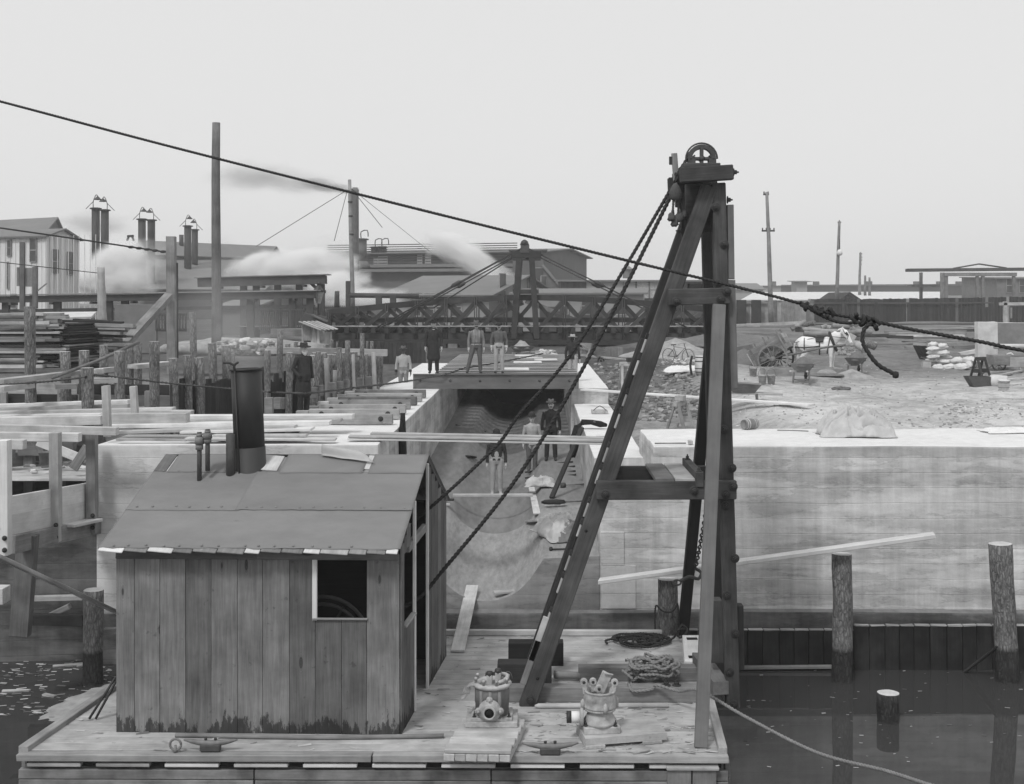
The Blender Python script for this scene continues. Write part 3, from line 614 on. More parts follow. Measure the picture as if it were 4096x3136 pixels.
beam('ladder_rail', fb + dv * 1.0 + ln * .185 + Vector((0, .03, 0)), fb + dv * (l_ * .70) + ln * .185 + Vector((0, .03, 0)), .05, .09, 'wood_dark', dk, up=ln)
k = 0; s = 1.35
while s < l_ * .685:
    e = RND.uniform(.20, .26); beam('ladder_cleat', fb + dv * s + ln * .152 + Vector((0, -.06, 0)), fb + dv * (s + e) + ln * .152 + Vector((0, -.06, 0)), .07, .035, 'wood_light' if k % 2 else 'wood_grey', dk, up=ln); beam('ladder_block', fb + dv * (s + e + .01) + ln * .155 + Vector((0, -.07, 0)), fb + dv * (s + e + .1) + ln * .155 + Vector((0, -.07, 0)), .08, .05, 'wood_dark', dk, up=ln)
    s += e + .33 - .2 * (k % 2); k += 1
for q in (.35, .75): beam('cleat_strip', fb + dv * q + ln * .19 + Vector((0, -.1, 0)), fb + dv * (q + .75) + ln * .19 + Vector((0, -.1, 0)), .05, .1, 'wood_light' if q > .5 else 'wood_mid', dk, up=ln)
# crossbeams
a, b = fp('N', 535, 353), fp('N', 1310, 350)
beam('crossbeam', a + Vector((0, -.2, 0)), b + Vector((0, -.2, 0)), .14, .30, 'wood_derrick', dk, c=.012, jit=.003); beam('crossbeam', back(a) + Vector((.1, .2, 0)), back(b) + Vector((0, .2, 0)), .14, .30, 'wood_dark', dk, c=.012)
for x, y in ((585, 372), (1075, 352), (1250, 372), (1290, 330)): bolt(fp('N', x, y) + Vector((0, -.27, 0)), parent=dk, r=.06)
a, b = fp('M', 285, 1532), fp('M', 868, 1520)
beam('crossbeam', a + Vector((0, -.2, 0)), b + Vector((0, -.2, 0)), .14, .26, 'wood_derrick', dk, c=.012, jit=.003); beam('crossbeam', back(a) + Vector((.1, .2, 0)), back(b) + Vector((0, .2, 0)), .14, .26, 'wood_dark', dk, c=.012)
for x, y in ((355, 1573), (775, 1557), (833, 1480)): bolt(fp('M', x, y) + Vector((0, -.27, 0)), parent=dk, r=.06)
beam('block', fp('M', 490, 1438), fp('M', 612, 1438), .3, .12, 'wood_dark', dk)
for c_, x, y in (('M', 738, 675), ('M', 820, 1030), ('M', 755, 1400), ('N', 1248, 20), ('N', 1292, 235), ('N', 1258, 445), ('N', 1308, 738), ('N', 1262, 945), ('N', 1310, 1158), ('N', 1278, 1372), ('N', 1302, 1550)): bolt(fp(c_, x, y) + Vector((0, -.12, 0)), parent=dk, r=.06)
bolt(fp('N', 172, 1525) + Vector((0, -.13, 0)), parent=dk, r=.06)
for x, y in ((480, 585), (210, 1405)): lathe('plug', [(.025, 0), (.025, .004)], 'wood_black', dk, Matrix.Translation(fp('N', x, y) + Vector((0, -.131, 0))) @ Matrix.Rotation(pi / 2, 4, 'X'), 10)
# fender boards up the water side of the post
a, b = fp('D', 193, 200), fp('D', 205, 700); beam('fender_board', a + Vector((.02, 0, 0)), b, .1, .22, 'wood_stay', dk, up=(0, -1, 0), jit=.008)
a, b = fp('D', 205, 706), fp('D', 222, 1430); beam('fender_board', a, b, .12, .22, 'wood_stay', dk, up=(0, -1, 0), jit=.008)
beam('fender_plank', fp('S4', 1220, 150) + Vector((0, .12, 0)), fp('S4', 1232, 1020) + Vector((0, .12, 0)), .1, .2, 'wood_dark', dk, up=(0, -1, 0)); beam('fender_plank', fp('S4', 935, 150) + Vector((0, .5, 0)), fp('S4', 955, 1010) + Vector((0, .5, 0)), .2, .25, 'wood_derrick', dk, up=(0, -1, 0))
beam('sill_block', fp('S4', 935, 1215) + Vector((0, -.15, 0)), fp('S4', 935, 1215) + Vector((-.12, 1.5, 0)), .26, .22, 'wood_mid', dk, jit=.008)
# stays: pale board to the front edge, dark timber to the back edge
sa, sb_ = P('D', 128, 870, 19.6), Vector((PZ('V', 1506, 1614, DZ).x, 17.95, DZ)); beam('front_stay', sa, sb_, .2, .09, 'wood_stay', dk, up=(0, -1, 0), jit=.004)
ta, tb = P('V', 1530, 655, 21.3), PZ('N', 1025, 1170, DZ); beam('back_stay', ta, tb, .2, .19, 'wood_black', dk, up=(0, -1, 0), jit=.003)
# platform between the frames
for x0, x1, m_ in ((862, 970, 'wood_mid'), (972, 1085, 'wood_grey')):
    a = fp('N', x0, 312); b = fp('N', x1, 312); beam('platform_plank', (a.x + .05, YF - .26, a.z + .04), (a.x + .05, YB + .2, a.z + .04), 0, .07, 'wood_mid', dk) if False else box('platform_plank', (a.x, YF - .26, a.z + .005), (b.x - .01, YB + .26, a.z + .075), m_, dk)
a = fp('N', 1105, 285); beam('stop_block', (a.x, YF - .3, a.z - .02), (a.x, YB + .2, a.z - .02), .13, .24, 'wood_derrick', dk); bolt((a.x, YF - .2, a.z + .1), (0, 0, 1), .04, dk); bolt((a.x, YB, a.z + .1), (0, 0, 1), .04, dk)
# head: cap timbers, sheave and its cheeks
hx0, hx1 = fp('M', 390, 0).x, fp('M', 890, 0).x; hz0, hz1 = fp('M', 0, 438).z, fp('M', 0, 300).z
beam('cap_timber', (hx0, YF - .25, (hz0 + hz1) / 2 - .02), (hx1, YF - .25, (hz0 + hz1) / 2 + .03), .22, hz1 - hz0, 'wood_derrick', dk, c=.012, jit=.004); beam('cap_timber', (hx0, YB + .2, (hz0 + hz1) / 2), (hx1, YB + .2, (hz0 + hz1) / 2 + .03), .22, hz1 - hz0, 'wood_dark', dk, c=.012)
a0, a1 = fp('M', 400, 560), fp('M', 830, 470)
box('cheek_plate', (fp('M', 468, 0).x, YF + .14, fp('M', 0, 900).z), (fp('M', 720, 0).x, YF + .22, hz0 - .004), 'wood_derrick', dk); box('cheek_plate', (hx0 + .08, YB - .22, fp('M', 0, 620).z), (hx1 - .05, YB - .14, hz0 - .004), 'wood_dark', dk)
beam('side_batten', fp('M', 455, 560) + Vector((0, .3, 0)), fp('M', 480, 1040) + Vector((0, .3, 0)), .1, .12, 'wood_derrick', dk, up=(0, -1, 0))
box('cap_board', (fp('M', 430, 0).x, YF - .2, hz1), (fp('M', 780, 0).x, YB + .2, hz1 + .075), 'wood_derrick', dk); bolt(fp('M', 900, 345) + Vector((0, -.2, 0)), (1, 0, 0), .05, dk); bolt(fp('M', 860, 598), (1, 0, 0), .05, dk); bolt(fp('M', 440, 885) + Vector((0, .3, 0)), (-1, 0, 0), .04, dk)
sc = P('M', 615, 205, YF + .35); RS = .23
whl = thing('sheave', 'grooved iron sheave in its bracket on top of the derrick', 'sheave', sc); mwy = Matrix.Translation(sc) @ Matrix.Rotation(pi / 2, 4, 'X')
rim = MB(); N_ = 32
def ringp(mb, r0, r1, y0, y1, n=32, a0=0, a1=2 * pi):
    vs = []; fs = []; full = abs(a1 - a0 - 2 * pi) < 1e-6; m_ = n if full else n + 1
    for i in range(m_):
        an = a0 + (a1 - a0) * i / n
        for r, y in ((r0, y0), (r1, y0), (r1, y1), (r0, y1)): vs.append(sc + Vector((r * cos(an), y, r * sin(an))))
    for i in range(n):
        for q in range(4): p = i * 4; p2 = ((i + 1) % m_) * 4; fs.append([p + q, p2 + q, p2 + (q + 1) % 4, p + (q + 1) % 4])
    mb.add(vs, fs)
ringp(rim, .17, .235, -.05, -.03); ringp(rim, .17, .235, .03, .05); ringp(rim, .16, .2, -.031, .031); rim.build('rim', 'iron_rust', whl)
for q in range(4): an = q * pi / 2; beam('spoke', sc + Vector((.03 * cos(an), 0, .03 * sin(an))), sc + Vector((.175 * cos(an), 0, .175 * sin(an))), .05, .14, 'iron_rust', whl, up=(0, 1, 0))
lathe('hub', [(.05, -.07), (.05, .07)], 'iron_rust', whl, mwy, 12)
for sx in (-1, 1): mb = MB(); mb.bar(sc + Vector((sx * .17, 0, -.16)), sc + Vector((sx * .17, 0, .0)), .12, .2, up=(0, 1, 0)); mb.bar(sc + Vector((sx * .2, 0, -.02)), sc + Vector((sx * .12, 0, .05)), .03, .2, up=(0, 1, 0)); mb.build('bearing_block', 'iron_rust', whl)
mb = MB(); mb.bar(sc + Vector((-.24, 0, -.15)), sc + Vector((.27, 0, -.15)), .24, .05); mb.build('bed_plate', 'iron_rust', whl)
tube('strap', [sc + Vector((.26 * cos(a_), 0, .26 * sin(a_))) for a_ in [pi * q / 14 for q in range(15)]], .016, 'iron_rust', whl, 6)
o = beam('signal_board', P('M', 352, 150, 20.3), P('M', 372, 420, 20.3), .1, .025, 'wood_mid', dk, up=(0, -1, 0)); beam('signal_batten', P('M', 320, 182, 20.3), P('M', 320, 262, 20.3), .06, .03, 'wood_dark', dk, up=(0, -1, 0))
# ---- hauling ropes of the derrick
pA = [P('M', 735, 165, YF + .33), P('M', 705, 118, YF + .33), P('M', 615, 96, YF + .33), P('M', 520, 130, YF + .33), P('M', 462, 230, YF + .32), P('M', 400, 330, YF + .3), P('M', 330, 480, YF + .2), P('V', 1239, 736, 20.05), P('V', 1112, 889, 20.4), P('V', 1056, 963, 20.6), P('S5', 470, 750, 20.9), P('S5', 350, 850, 20.9) + Vector((-.4, .1, -.2))]
tag(rope('hoist_rope', pA, .034, 'rope_dark', None, .026), 'upper thick hoisting rope from the derrick head into the shed door', 'rope')
pB = [P('M', 375, 340, YF + .05), P('M', 372, 430, YF + .02), P('M', 335, 530, YF + .1), P('V', 1265, 760, 19.95), P('V', 1110, 1020, 20.3), P('S1', 560, 385, 20.7), P('S1', 330, 650, 20.7), P('S1', 300, 680, 20.7) + Vector((-.5, .1, -.3))]
tag(rope('hoist_rope', pB, .038, 'rope_dark', None, .026), 'lower thick twisted rope from the derrick head into the shed door', 'rope')
bt = thing('rope_tassels', 'bunch of frayed knotted rope ends hanging at the derrick head', 'rope ends', P('M', 370, 500, YF - .1))
for q, (x0, x1, y1) in enumerate(((345, 325, 750), (350, 355, 800), (375, 385, 760), (395, 405, 745), (375, 440, 720), (400, 432, 735))):
    a = P('M', x0, 520 + 10 * q, YF - .12 + .04 * q); b = P('M', x1, y1, YF - .12 + .04 * q); r_ = rope('strand', [a, a.lerp(b, .5) + Vector((.02 * (-1) ** q, 0, 0)), b], .02, 'rope_grey', bt)
    vs, fs = lathe_g([(.02, .05), (.05, .02), (.055, -.02), (.07, -.06), (.04, -.09), (.001, -.09)][::-1], 9); mk('tassel', [v * (1 + .25 * nz(v.x * 60, v.y * 60, q)) for v in vs], fs, 'rope_grey', r_, Matrix.Translation(b), True)
vs, fs = lathe_g([(.03, .12), (.07, .06), (.1, -.03), (.085, -.12), (.04, -.17), (.001, -.17)][::-1], 11); mk('frayed_bundle', [v * (1 + .2 * nz(v.x * 40, v.y * 40, 3)) for v in vs], fs, 'rope_grey', bt, Matrix.Translation(P('M', 365, 510, YF - .1)), True)
# ---- long guy rope crossing in front of everything, knotted at the right
gp = [P('V', 0, 217, 9.2) + (P('V', -420, 108, 9.6) - P('V', 0, 217, 9.2)) * 9, P('V', -420, 108, 9.6), P('V', 0, 217, 9.2), P('V', 370, 315, 8.8), P('V', 880, 444, 8.3), P('V', 1290, 545, 7.9), P('V', 1600, 620, 7.6), P('V', 1720, 652, 7.5), P('V', 1780, 672, 7.48), P('V', 1850, 684, 7.45), P('V', 1880, 690, 7.43), P('V', 1960, 707, 7.35), P('V', 2100, 732, 7.2), P('V', 2194, 752, 7.1), P('V', 2500, 810, 6.8), P('V', 2194, 752, 7.1) + (P('V', 2500, 810, 6.8) - P('V', 2194, 752, 7.1)) * 7]
gt = thing('guy_rope', 'long dark guy rope stretched across the whole view, knotted twice', 'rope', gp[7]); rope('line', gp[:11], .0115, 'rope_dark', gt, .013); rope('line', gp[9:], .0135, 'rope_dark', gt, .016)
def coil(c_, ax, R_, turns, pitch, r, ph=0, n=18):
    ax = Vector(ax).normalized(); u = ax.orthogonal().normalized(); v = ax.cross(u); return [c_ + (u * cos(2 * pi * t / n + ph) + v * sin(2 * pi * t / n + ph)) * R_ + ax * (t / n - turns / 2) * pitch for t in range(int(turns * n) + 1)]
ax = (gp[10] - gp[7]).normalized()
for (t, R_, n_, tx, tz) in ((.03, .018, 1.2, .3, .5), (.2, .026, 1.2, -.5, .6), (.36, .022, 1.1, .6, .3), (.7, .024, 1.3, -.2, .5), (.82, .03, 1.2, .5, -.3), (.97, .034, 1.1, .1, .9)): rope('knot_turn', coil(gp[7].lerp(gp[10], t) + Vector((0, 0, -.012)), ax + Vector((tx, .8 * tx, tz)), R_, n_, .034, .013, t * 9), .0135, 'rope_dark', gt, .012)
rope('knot_bight', [gp[7] + Vector((-.02, -.01, .015)), gp[7].lerp(gp[9], .25) + Vector((0, 0, -.035)), gp[7].lerp(gp[9], .6) + Vector((0, -.02, -.055)), gp[9] + Vector((0, -.02, -.02)), gp[10] + Vector((.0, -.01, -.03))], .0125, 'rope_dark', gt, .02)
rope('loose_end', [P('V', 1868, 690, 7.4), P('V', 1852, 705, 7.4), P('V', 1848, 730, 7.38), P('V', 1858, 752, 7.36), P('V', 1882, 782, 7.33), P('V', 1918, 802, 7.3)], .0155, 'rope_dark', gt, .02)
vs, fs = lathe_g([(.001, -.022), (.017, -.017), (.02, 0), (.017, .017), (.001, .022)], 9); mk('rope_end', vs, fs, 'rope_dark', gt, Matrix.Translation(P('V', 1919, 803, 7.3)), True)
# ---- sills, blocks and gear on the deck
for (yy, lab, x0, x1) in ((19.95, 'front sill timber of the derrick with bolt heads on top', -.45, 3.05), (21.05, 'rear sill timber of the derrick beneath the tangled rope', .75, 3.05)):
    t = thing('sill_timber', lab, 'timber', (1.3, yy, DZ)); beam('timber', (x0, yy + .12, DZ + .125), (x1, yy + .12, DZ + .125), .24, .24, 'wood_mid', t, c=.012, jit=.004)
    for x in (2.32, 2.05): bolt((x if x > 2.2 else 2.15, yy + .12, DZ + .245), (0, 0, 1), .06, t)
def block(name, c_, x0, y0, x1, y1, z, dep, mat, lab):
    a = PZ(c_, x0, y1, z); b = P(c_, x1, y0, a.y); o = box(name, (a.x, a.y, z), (b.x, a.y + dep, b.z), mat, None, .012); tag(o, lab, 'timber block'); return o
block('foot_block', 'K', 945, 490, 1243, 622, DZ + .002, .34, 'wood_dark', 'heavy stained block at the derrick foot with chalk ring'); block('foot_block', 'K', 1005, 375, 1308, 500, DZ + .002, .3, 'wood_black', 'black block behind the stained one at the derrick foot'); block('foot_block', 'K', 878, 550, 944, 625, DZ + .002, .2, 'wood_dark', 'small dark wedge block left of the stained block')
o = tube('chalk_ring', [PZ('K', 1015, 575, DZ) * 0 + Vector((bpy.data.objects['foot_block'].location.x - .28 + .09 * cos(q * pi / 10) * .8, 0, 0)) + Vector((0, bpy.data.objects['foot_block'].location.y - .172, DZ + .17 + .12 * sin(q * pi / 10))) for q in range(20)], .004, 'cloth_grey', bpy.data.objects['foot_block'], 4)
a = PZ('K', 1255, 545, DZ + .1); b = PZ('K', 1400, 550, DZ + .1); tag(log_mesh('round_billet', a + Vector((0, 0, .0)), b, .07, .06, ('wood_mid', 'wood_end'), 10, 5, .03), 'short round billet lying by the stained block', 'billet')
a = PZ('K', 1150, 718, DZ + .04); b = PZ('K', 1880, 714, DZ + .04); tag(tube('pole', [a, a.lerp(b, .03), b], [.015, .04, .042], 'wood_light', None, 10), 'pale round pole lying along the front sill', 'pole')
a = PZ('K', -20, 890, DZ + .035); b = PZ('K', 652, 882, DZ + .035); c0 = PZ('J', 1100, 1003, DZ + .035); tag(tube('pole', curve([c0, a, b], .3), .034, 'wood_mid', None, 10), 'long thin pole lying along the front of the shed', 'pole')
# plank leaning from the deck into the trough
a, b = PZ('S1', 740, 1250, DZ + .03), P('S1', 905, 440, 25.6); b.z = fz(b.x, 25.3) + .12
tag(beam('gangplank', a, b, .26, .045, 'wood_light', None, jit=.004), 'pale gangplank leading from the deck into the channel trough', 'plank')
# hydraulic machines on their boards
def quad_slab(name, c_, pts, z, t, mat, parent): 
    p = [PZ(c_, x, y, z) for x, y in pts]; vs = [v + Z * 0 for v in p] + [v - Z * t for v in p]
    return mk(name, vs, [[0, 1, 2, 3][::-1], [4, 5, 6, 7], [0, 1, 5, 4], [1, 2, 6, 5], [2, 3, 7, 6], [3, 0, 4, 7]], mat, parent)
mA = thing('machine_bed', 'two-layer board platform under the round bolted machine', 'platform', PZ('S2', 800, 1200, DZ))
bq = [(140, 1335), (1262, 1355), (1525, 820), (480, 800)]
tp = [PZ('S2', x, y, DZ + .17) for x, y in bq]
for q in range(5):
    f0, f1 = q / 5 + .002, (q + 1) / 5 - .002; e0, e1 = tp[0].lerp(tp[3], (f0 + f1) / 2), tp[1].lerp(tp[2], (f0 + f1) / 2); wdt = (tp[3] - tp[0]).length * (f1 - f0)
    beam('top_board', e0 - Z * .03, e1 - Z * .03, wdt * .96, .055, 'wood_light', mA, jit=.002)
for q in range(6): f = (q + .5) / 6; e0, e1 = tp[0].lerp(tp[1], f), tp[3].lerp(tp[2], f); beam('under_board', e0 - Z * .115, e1 - Z * .115, (tp[1] - tp[0]).length / 6 * .97, .1, 'wood_light', mA, jit=.004)
def machine_one():
    c0 = PZ('S2', 955, 900, DZ + .17) + Vector((0, .12, 0)); t = thing('hydraulic_machine', 'round bolted iron machine with spout handle on board platform', 'machine', c0); T = Matrix.Translation
    beam('base_plate', c0 + Vector((-.39, 0, .04)), c0 + Vector((.39, 0, .04)), .62, .08, 'iron_dusty', t); beam('base_flange', c0 + Vector((-.31, 0, .1)), c0 + Vector((.31, 0, .1)), .5, .05, 'iron_dusty', t)
    lathe('drum', [(.255, .1), (.255, .3), (.262, .3), (.262, .54), (.25, .56)], 'iron_grey', t, T(c0), 28); lathe('rim', [(.25, .54), (.29, .545), (.3, .575), (.285, .6), (.24, .605), (.2, .58), (.19, .5), (.001, .5)], 'iron_dusty', t, T(c0), 28)
    for q in range(8): an = q * pi / 4 + .3; lathe('stud', [(.02, 0), (.02, .06), (.026, .06), (.026, .09), (.01, .1)], 'iron_dusty', t, T(c0 + Vector((.255 * cos(an), .255 * sin(an), .59))), 6)
    for q in range(3): an = -2.2 + q * .55; lathe('rib', [(.03, .12), (.03, .52)], 'iron_grey', t, T(c0 + Vector((.262 * cos(an), .262 * sin(an), 0))), 8)
    pr = MB(); pts = [(-.25, .58), (-.33, .58), (-.37, .54), (-.39, .44), (-.42, .385), (-.46, .37)]
    for q in range(len(pts) - 1): pr.bar(c0 + Vector((pts[q][0], -.08, pts[q][1])), c0 + Vector((pts[q + 1][0], -.08, pts[q + 1][1])), .1, .03, c=.006)
    pr.build('handle', 'iron_dusty', t)
    fl = MB(); mw = T(c0 + Vector((-.03, -.30, .24))) @ Matrix.Rotation(pi / 2, 4, 'X'); fl.lathe([(.17, -.06), (.17, -.02), (.12, .0), (.1, .08), (.1, .1), (.072, .1), (.07, -.02)], 24, mw); 
    for an in (.0, 2.09 + 1.05, pi / 2): fl.lathe([(.05, -.05), (.05, -.01)], 12, mw @ T((.165 * cos(an), .165 * sin(an), 0))); fl.lathe([(.025, -.01), (.022, .03)], 6, mw @ T((.165 * cos(an), .165 * sin(an), 0)))
    fl.build('outlet_flange', 'iron_dusty', t, True); lathe('outlet_bore', [(.072, .0), (.001, .005)], 'cloth_black', t, mw @ T((0, 0, .082)), 16)
    for q, (dx, h_) in enumerate(((-.04, .2), (.09, .24))): m_ = MB(); m_.bar(c0 + Vector((dx, .02, .5)), c0 + Vector((dx, .02, .5 + h_)), .09, .1, c=.012, up=(0, 1, 0)); m_.build('lug', 'iron_dusty', t); lathe('lug_cap', [(.05, 0), (.055, .04), (.045, .075), (.01, .08)], 'iron', t, T(c0 + Vector((dx, .02, .5 + h_ - .03))), 12)
    tube('lever', [c0 + Vector((-.12, -.12, .56)), c0 + Vector((.08, -.14, .57))], .02, 'iron_dusty', t, 8); tube('hose', curve([c0 + Vector((.1, -.08, .6)), c0 + Vector((.18, -.05, .63)), c0 + Vector((.23, .03, .66)), c0 + Vector((.2, .12, .67)), c0 + Vector((.1, .16, .66))], .03), .03, 'iron_dusty', t, 8)
    for sx in (-.26, .26): bolt(c0 + Vector((sx, -.19, .12)), (0, 0, 1), .025, t)
machine_one()
mB_ = thing('machine_bed', 'single tilted board under the pot-shaped machine, propped on blocks', 'platform', PZ('S3', 1000, 1100, DZ))
tp = [PZ('S3', x, y, DZ + .15) for x, y in ((430, 1160), (1795, 1055), (1590, 790), (360, 1035))]
tp[3] = tp[0] + (tp[2] - tp[1]) 
vs = tp + [v - Z * .1 for v in tp]; mk('bed_board', vs, [[0, 1, 2, 3], [7, 6, 5, 4], [0, 4, 5, 1], [1, 5, 6, 2], [2, 6, 7, 3], [3, 7, 4, 0]], 'wood_light', mB_)
for f in (.12, .82): e = tp[0].lerp(tp[1], f); e2 = tp[3].lerp(tp[2], f); beam('prop_block', Vector((e.x, e.y - .02, DZ + .026)), Vector((e2.x, e2.y, DZ + .026)), .3, .05, 'wood_grey', mB_)
def machine_two():
    c0 = tp[0].lerp(tp[1], .24).lerp(tp[3].lerp(tp[2], .24), .52); c0.z = DZ + .15; t = thing('pipe_machine', 'pot-shaped dusty iron machine with pipe stub on tilted board', 'machine', c0); T = Matrix.Translation
    beam('base_plate', c0 + Vector((-.27, -.03, .05)), c0 + Vector((.27, .03, .05)), .46, .1, 'iron_dusty', t)
    lathe('pedestal', [(.26, .1), (.25, .14), (.2, .22), (.18, .27), (.2, .29), (.235, .3), (.24, .33)], 'iron_dusty', t, T(c0), 28); lathe('pot', [(.24, .33), (.245, .36), (.235, .37), (.25, .46), (.235, .54), (.225, .56), (.24, .575), (.23, .59), (.19, .58), (.18, .5), (.001, .5)], 'iron_dusty', t, T(c0), 28)
    for an in (-1.3, -3.0, .3): lathe('clamp_bolt', [(.035, 0), (.035, .12), (.025, .125), (.012, .15)], 'iron_dusty', t, T(c0 + Vector((.26 * cos(an), .26 * sin(an), .31))), 10)
    for (dx, dy, h_) in ((-.24, .02, .7), (.22, .03, .69), (-.02, -.1, .64), (-.1, .1, .68)):
        m_ = MB(); m_.bar(c0 + Vector((dx * .9, dy, .52)), c0 + Vector((dx, dy, h_)), .07, .05, up=(0, 1, 0), c=.01); m_.lathe([(.05, -.035), (.055, -.02), (.055, .02), (.05, .035)], 14, T(c0 + Vector((dx, dy, h_))) @ Matrix.Rotation(pi / 2, 4, 'X')); m_.build('lug', 'iron_dusty', t)
        lathe('pin', [(.025, 0), (.02, .01)], 'iron', t, T(c0 + Vector((dx, dy - .036, h_))) @ Matrix.Rotation(pi / 2, 4, 'X'), 8)
    m_ = MB(); m_.bar(c0 + Vector((-.02, .06, .52)), c0 + Vector((.12, .08, .82)), .16, .04, up=(0, -1, .2), c=.008); m_.bar(c0 + Vector((.06, .02, .83)), c0 + Vector((.2, .03, .8)), .03, .02); m_.build('hinged_plate', 'iron_dusty', t)
    mw = T(c0 + Vector((-.25, -.06, .2))) @ Matrix.Rotation(-pi / 2, 4, 'Y'); lathe('pipe_flange', [(.14, 0), (.14, .04), (.1, .06)], 'iron_dusty', t, mw, 18); lathe('pipe_stub', [(.085, .04), (.085, .2)], 'cloth_white', t, mw, 18); lathe('pipe_band', [(.088, .18), (.088, .25)], 'iron', t, mw, 18); lathe('pipe_bore', [(.07, .251), (.001, .2515)], 'cloth_black', t, mw, 14)
    for sx in (-.22, .22): bolt(c0 + Vector((sx, -.17, .1)), (0, 0, 1), .025, t)
machine_two()
def cleat(c_, x, y, L_, lab):
    p = PZ(c_, x, y, DZ); t = thing('mooring_cleat', lab, 'cleat', p, 'iron cleats on the front of the deck'); mb = MB()
    n = 9; pts = [p + Vector((L_ * (q / (n - 1) - .5), 0, .13 + .055 * (abs(q / (n - 1) - .5) * 2) ** 1.6 - .015)) for q in range(n)]; rr = [.012 + .04 * (1 - abs(q / (n - 1) - .5) * 2) ** .6 for q in range(n)]
    vs, fs = tube_g(pts, rr, 10); mk('horns', [v - p for v in vs], fs, 'iron_grey', t, Matrix.Translation(p), True)
    mb.bar(p + Vector((-.15, 0, .055)), p + Vector((.15, 0, .055)), .1, .11, c=.02); mb.build('foot', 'iron_rust', t)
    for sx in (-.07, .07): lathe('bolt_head', [(.022, 0), (.022, .03)], 'iron', t, Matrix.Translation(p + Vector((sx, 0, .165))), 6)
cleat('J', 1320, 1105, .78, 'iron mooring cleat in front of the shed, beside the ring bolt'); cleat('K', 1235, 985, .82, 'iron mooring cleat between the two machines')
p = PZ('J', 1100, 1110, DZ); t = thing('ring_bolt', 'iron ring bolt standing on the deck before the shed', 'ring bolt', p); tube('ring', [p + Vector((.08 * cos(q * pi / 10), 0, .11 + .08 * sin(q * pi / 10))) for q in range(21)], .018, 'iron_grey', t, 8); lathe('eye_bolt', [(.03, 0), (.03, .05), (.018, .06), (.018, .1)], 'iron_grey', t, Matrix.Translation(p), 10)
# coiled ropes
def tangle(lab, c0, R_, r, n, mat, hgt, extra=None, seed=1):
    rr = random.Random(seed); t = thing('rope_coil', lab, 'rope', c0)
    for q in range(n):
        cx, cy = c0.x + rr.uniform(-.35, .35) * R_, c0.y + rr.uniform(-.3, .3) * R_; ra, rb = R_ * rr.uniform(.45, 1), R_ * rr.uniform(.3, .6); ph = rr.uniform(0, 6); z0 = c0.z + r + hgt * q / n; e = rr.uniform(1.3, 2) * pi
        rope('turn', [Vector((cx + ra * cos(ph + e * k / 9), cy + rb * sin(ph + e * k / 9), z0 + hgt * .35 * abs(sin(k * 1.3 + q)))) for k in range(10)], r, mat, t)
    if extra: rope('running_part', extra, r, mat, t)
    return t
c0 = PZ('S4', 130, 1000, DZ + .02)
tangle('big tangle of tan rope heaped over the derrick sills', Vector((PZ('N', 850, 1400, DZ + .25).x, 20.75, DZ + .1)), .46, .03, 13, 'rope_tan', .3, [P('N', 720, 1450, 20.05), P('N', 745, 1490, 19.9), P('N', 850, 1480, 19.9), P('N', 880, 1462, 19.9) + Vector((0, -.05, .03)), P('N', 1000, 1490, 19.6), P('V', 1500, 1480, 19.0), P('V', 1600, 1537, 18.2), P('V', 1750, 1612, 17.0), P('V', 1900, 1652, 15.8), P('V', 2000, 1684, 14.8), P('V', 2150, 1720, 13.6)], 3)
tangle('dark rope flaked down on deck at the foot of the rear stay', PZ('N', 800, 1225, DZ + .01), .55, .026, 9, 'rope_dark', .05, [PZ('N', 870, 1220, DZ + .03), PZ('N', 960, 1200, DZ + .04), P('N', 1000, 1150, 23.4), P('N', 1020, 1120, 23.5), P('N', 1050, 1150, 23.5), P('N', 1010, 1190, 23.4), P('N', 985, 1150, 23.7), P('N', 1040, 1140, 23.8)], 5)
# white notched chock at the barge's back corner
a, b = PZ('S4', 600, 890, DZ + .2), PZ('S4', 560, 540, DZ + .2); t = thing('chock', 'whitewashed notched timber chock on the far corner of the deck', 'chock', a); beam('timber', a - Z * .1, b - Z * .1, .36, .2, 'wood_pale', t, jit=.01)
for f in (.15, .85): c_ = a.lerp(b, f); beam('notch', c_ + Vector((-.1, 0, .004)), c_ + Vector((.1, 0, .004)), .14, .01, 'wood_black', t)
# chain with hook on the derrick
ch = thing('chain', 'iron chain with hook hanging beside the dark rear stay', 'chain', P('S6', 900, 270, 20.9)); pts = curve([P('S6', 908, 265, 20.4), P('S6', 885, 430, 20.7), P('S6', 850, 620, 21.2), P('S6', 820, 780, 21.7), P('S6', 795, 895, 22.0)], .05)
acc = 0; k = 0; last = pts[0]
for p in pts[1:]:
    if (p - last).length >= .085:
        d = (p - last).normalized(); mw = frame(last, p, (0, 1, 0)); sp_ = []
        for q in range(12): an = q * pi / 6; sp_.append(mw @ (Vector((.062 * cos(an), .03 * sin(an), 0)) if k % 2 else Vector((.062 * cos(an), 0, .03 * sin(an)))))
        tube('link', sp_ + [sp_[0]], .0125, 'iron', ch, 5); last = p; k += 1
hk = P('S6', 800, 900, 22.0); tube('hook', curve([hk, hk + Vector((.09, -.05, -.06)), hk + Vector((.03, -.1, -.16)), hk + Vector((-.12, -.1, -.12)), hk + Vector((-.3, -.1, -.2))], .04), .03, 'iron_rust', ch, 8); tube('ring', [hk + Vector((-.35 + .07 * cos(q * pi / 7), -.12, -.22 + .045 * sin(q * pi / 7))) for q in range(15)], .018, 'iron_rust', ch, 6)
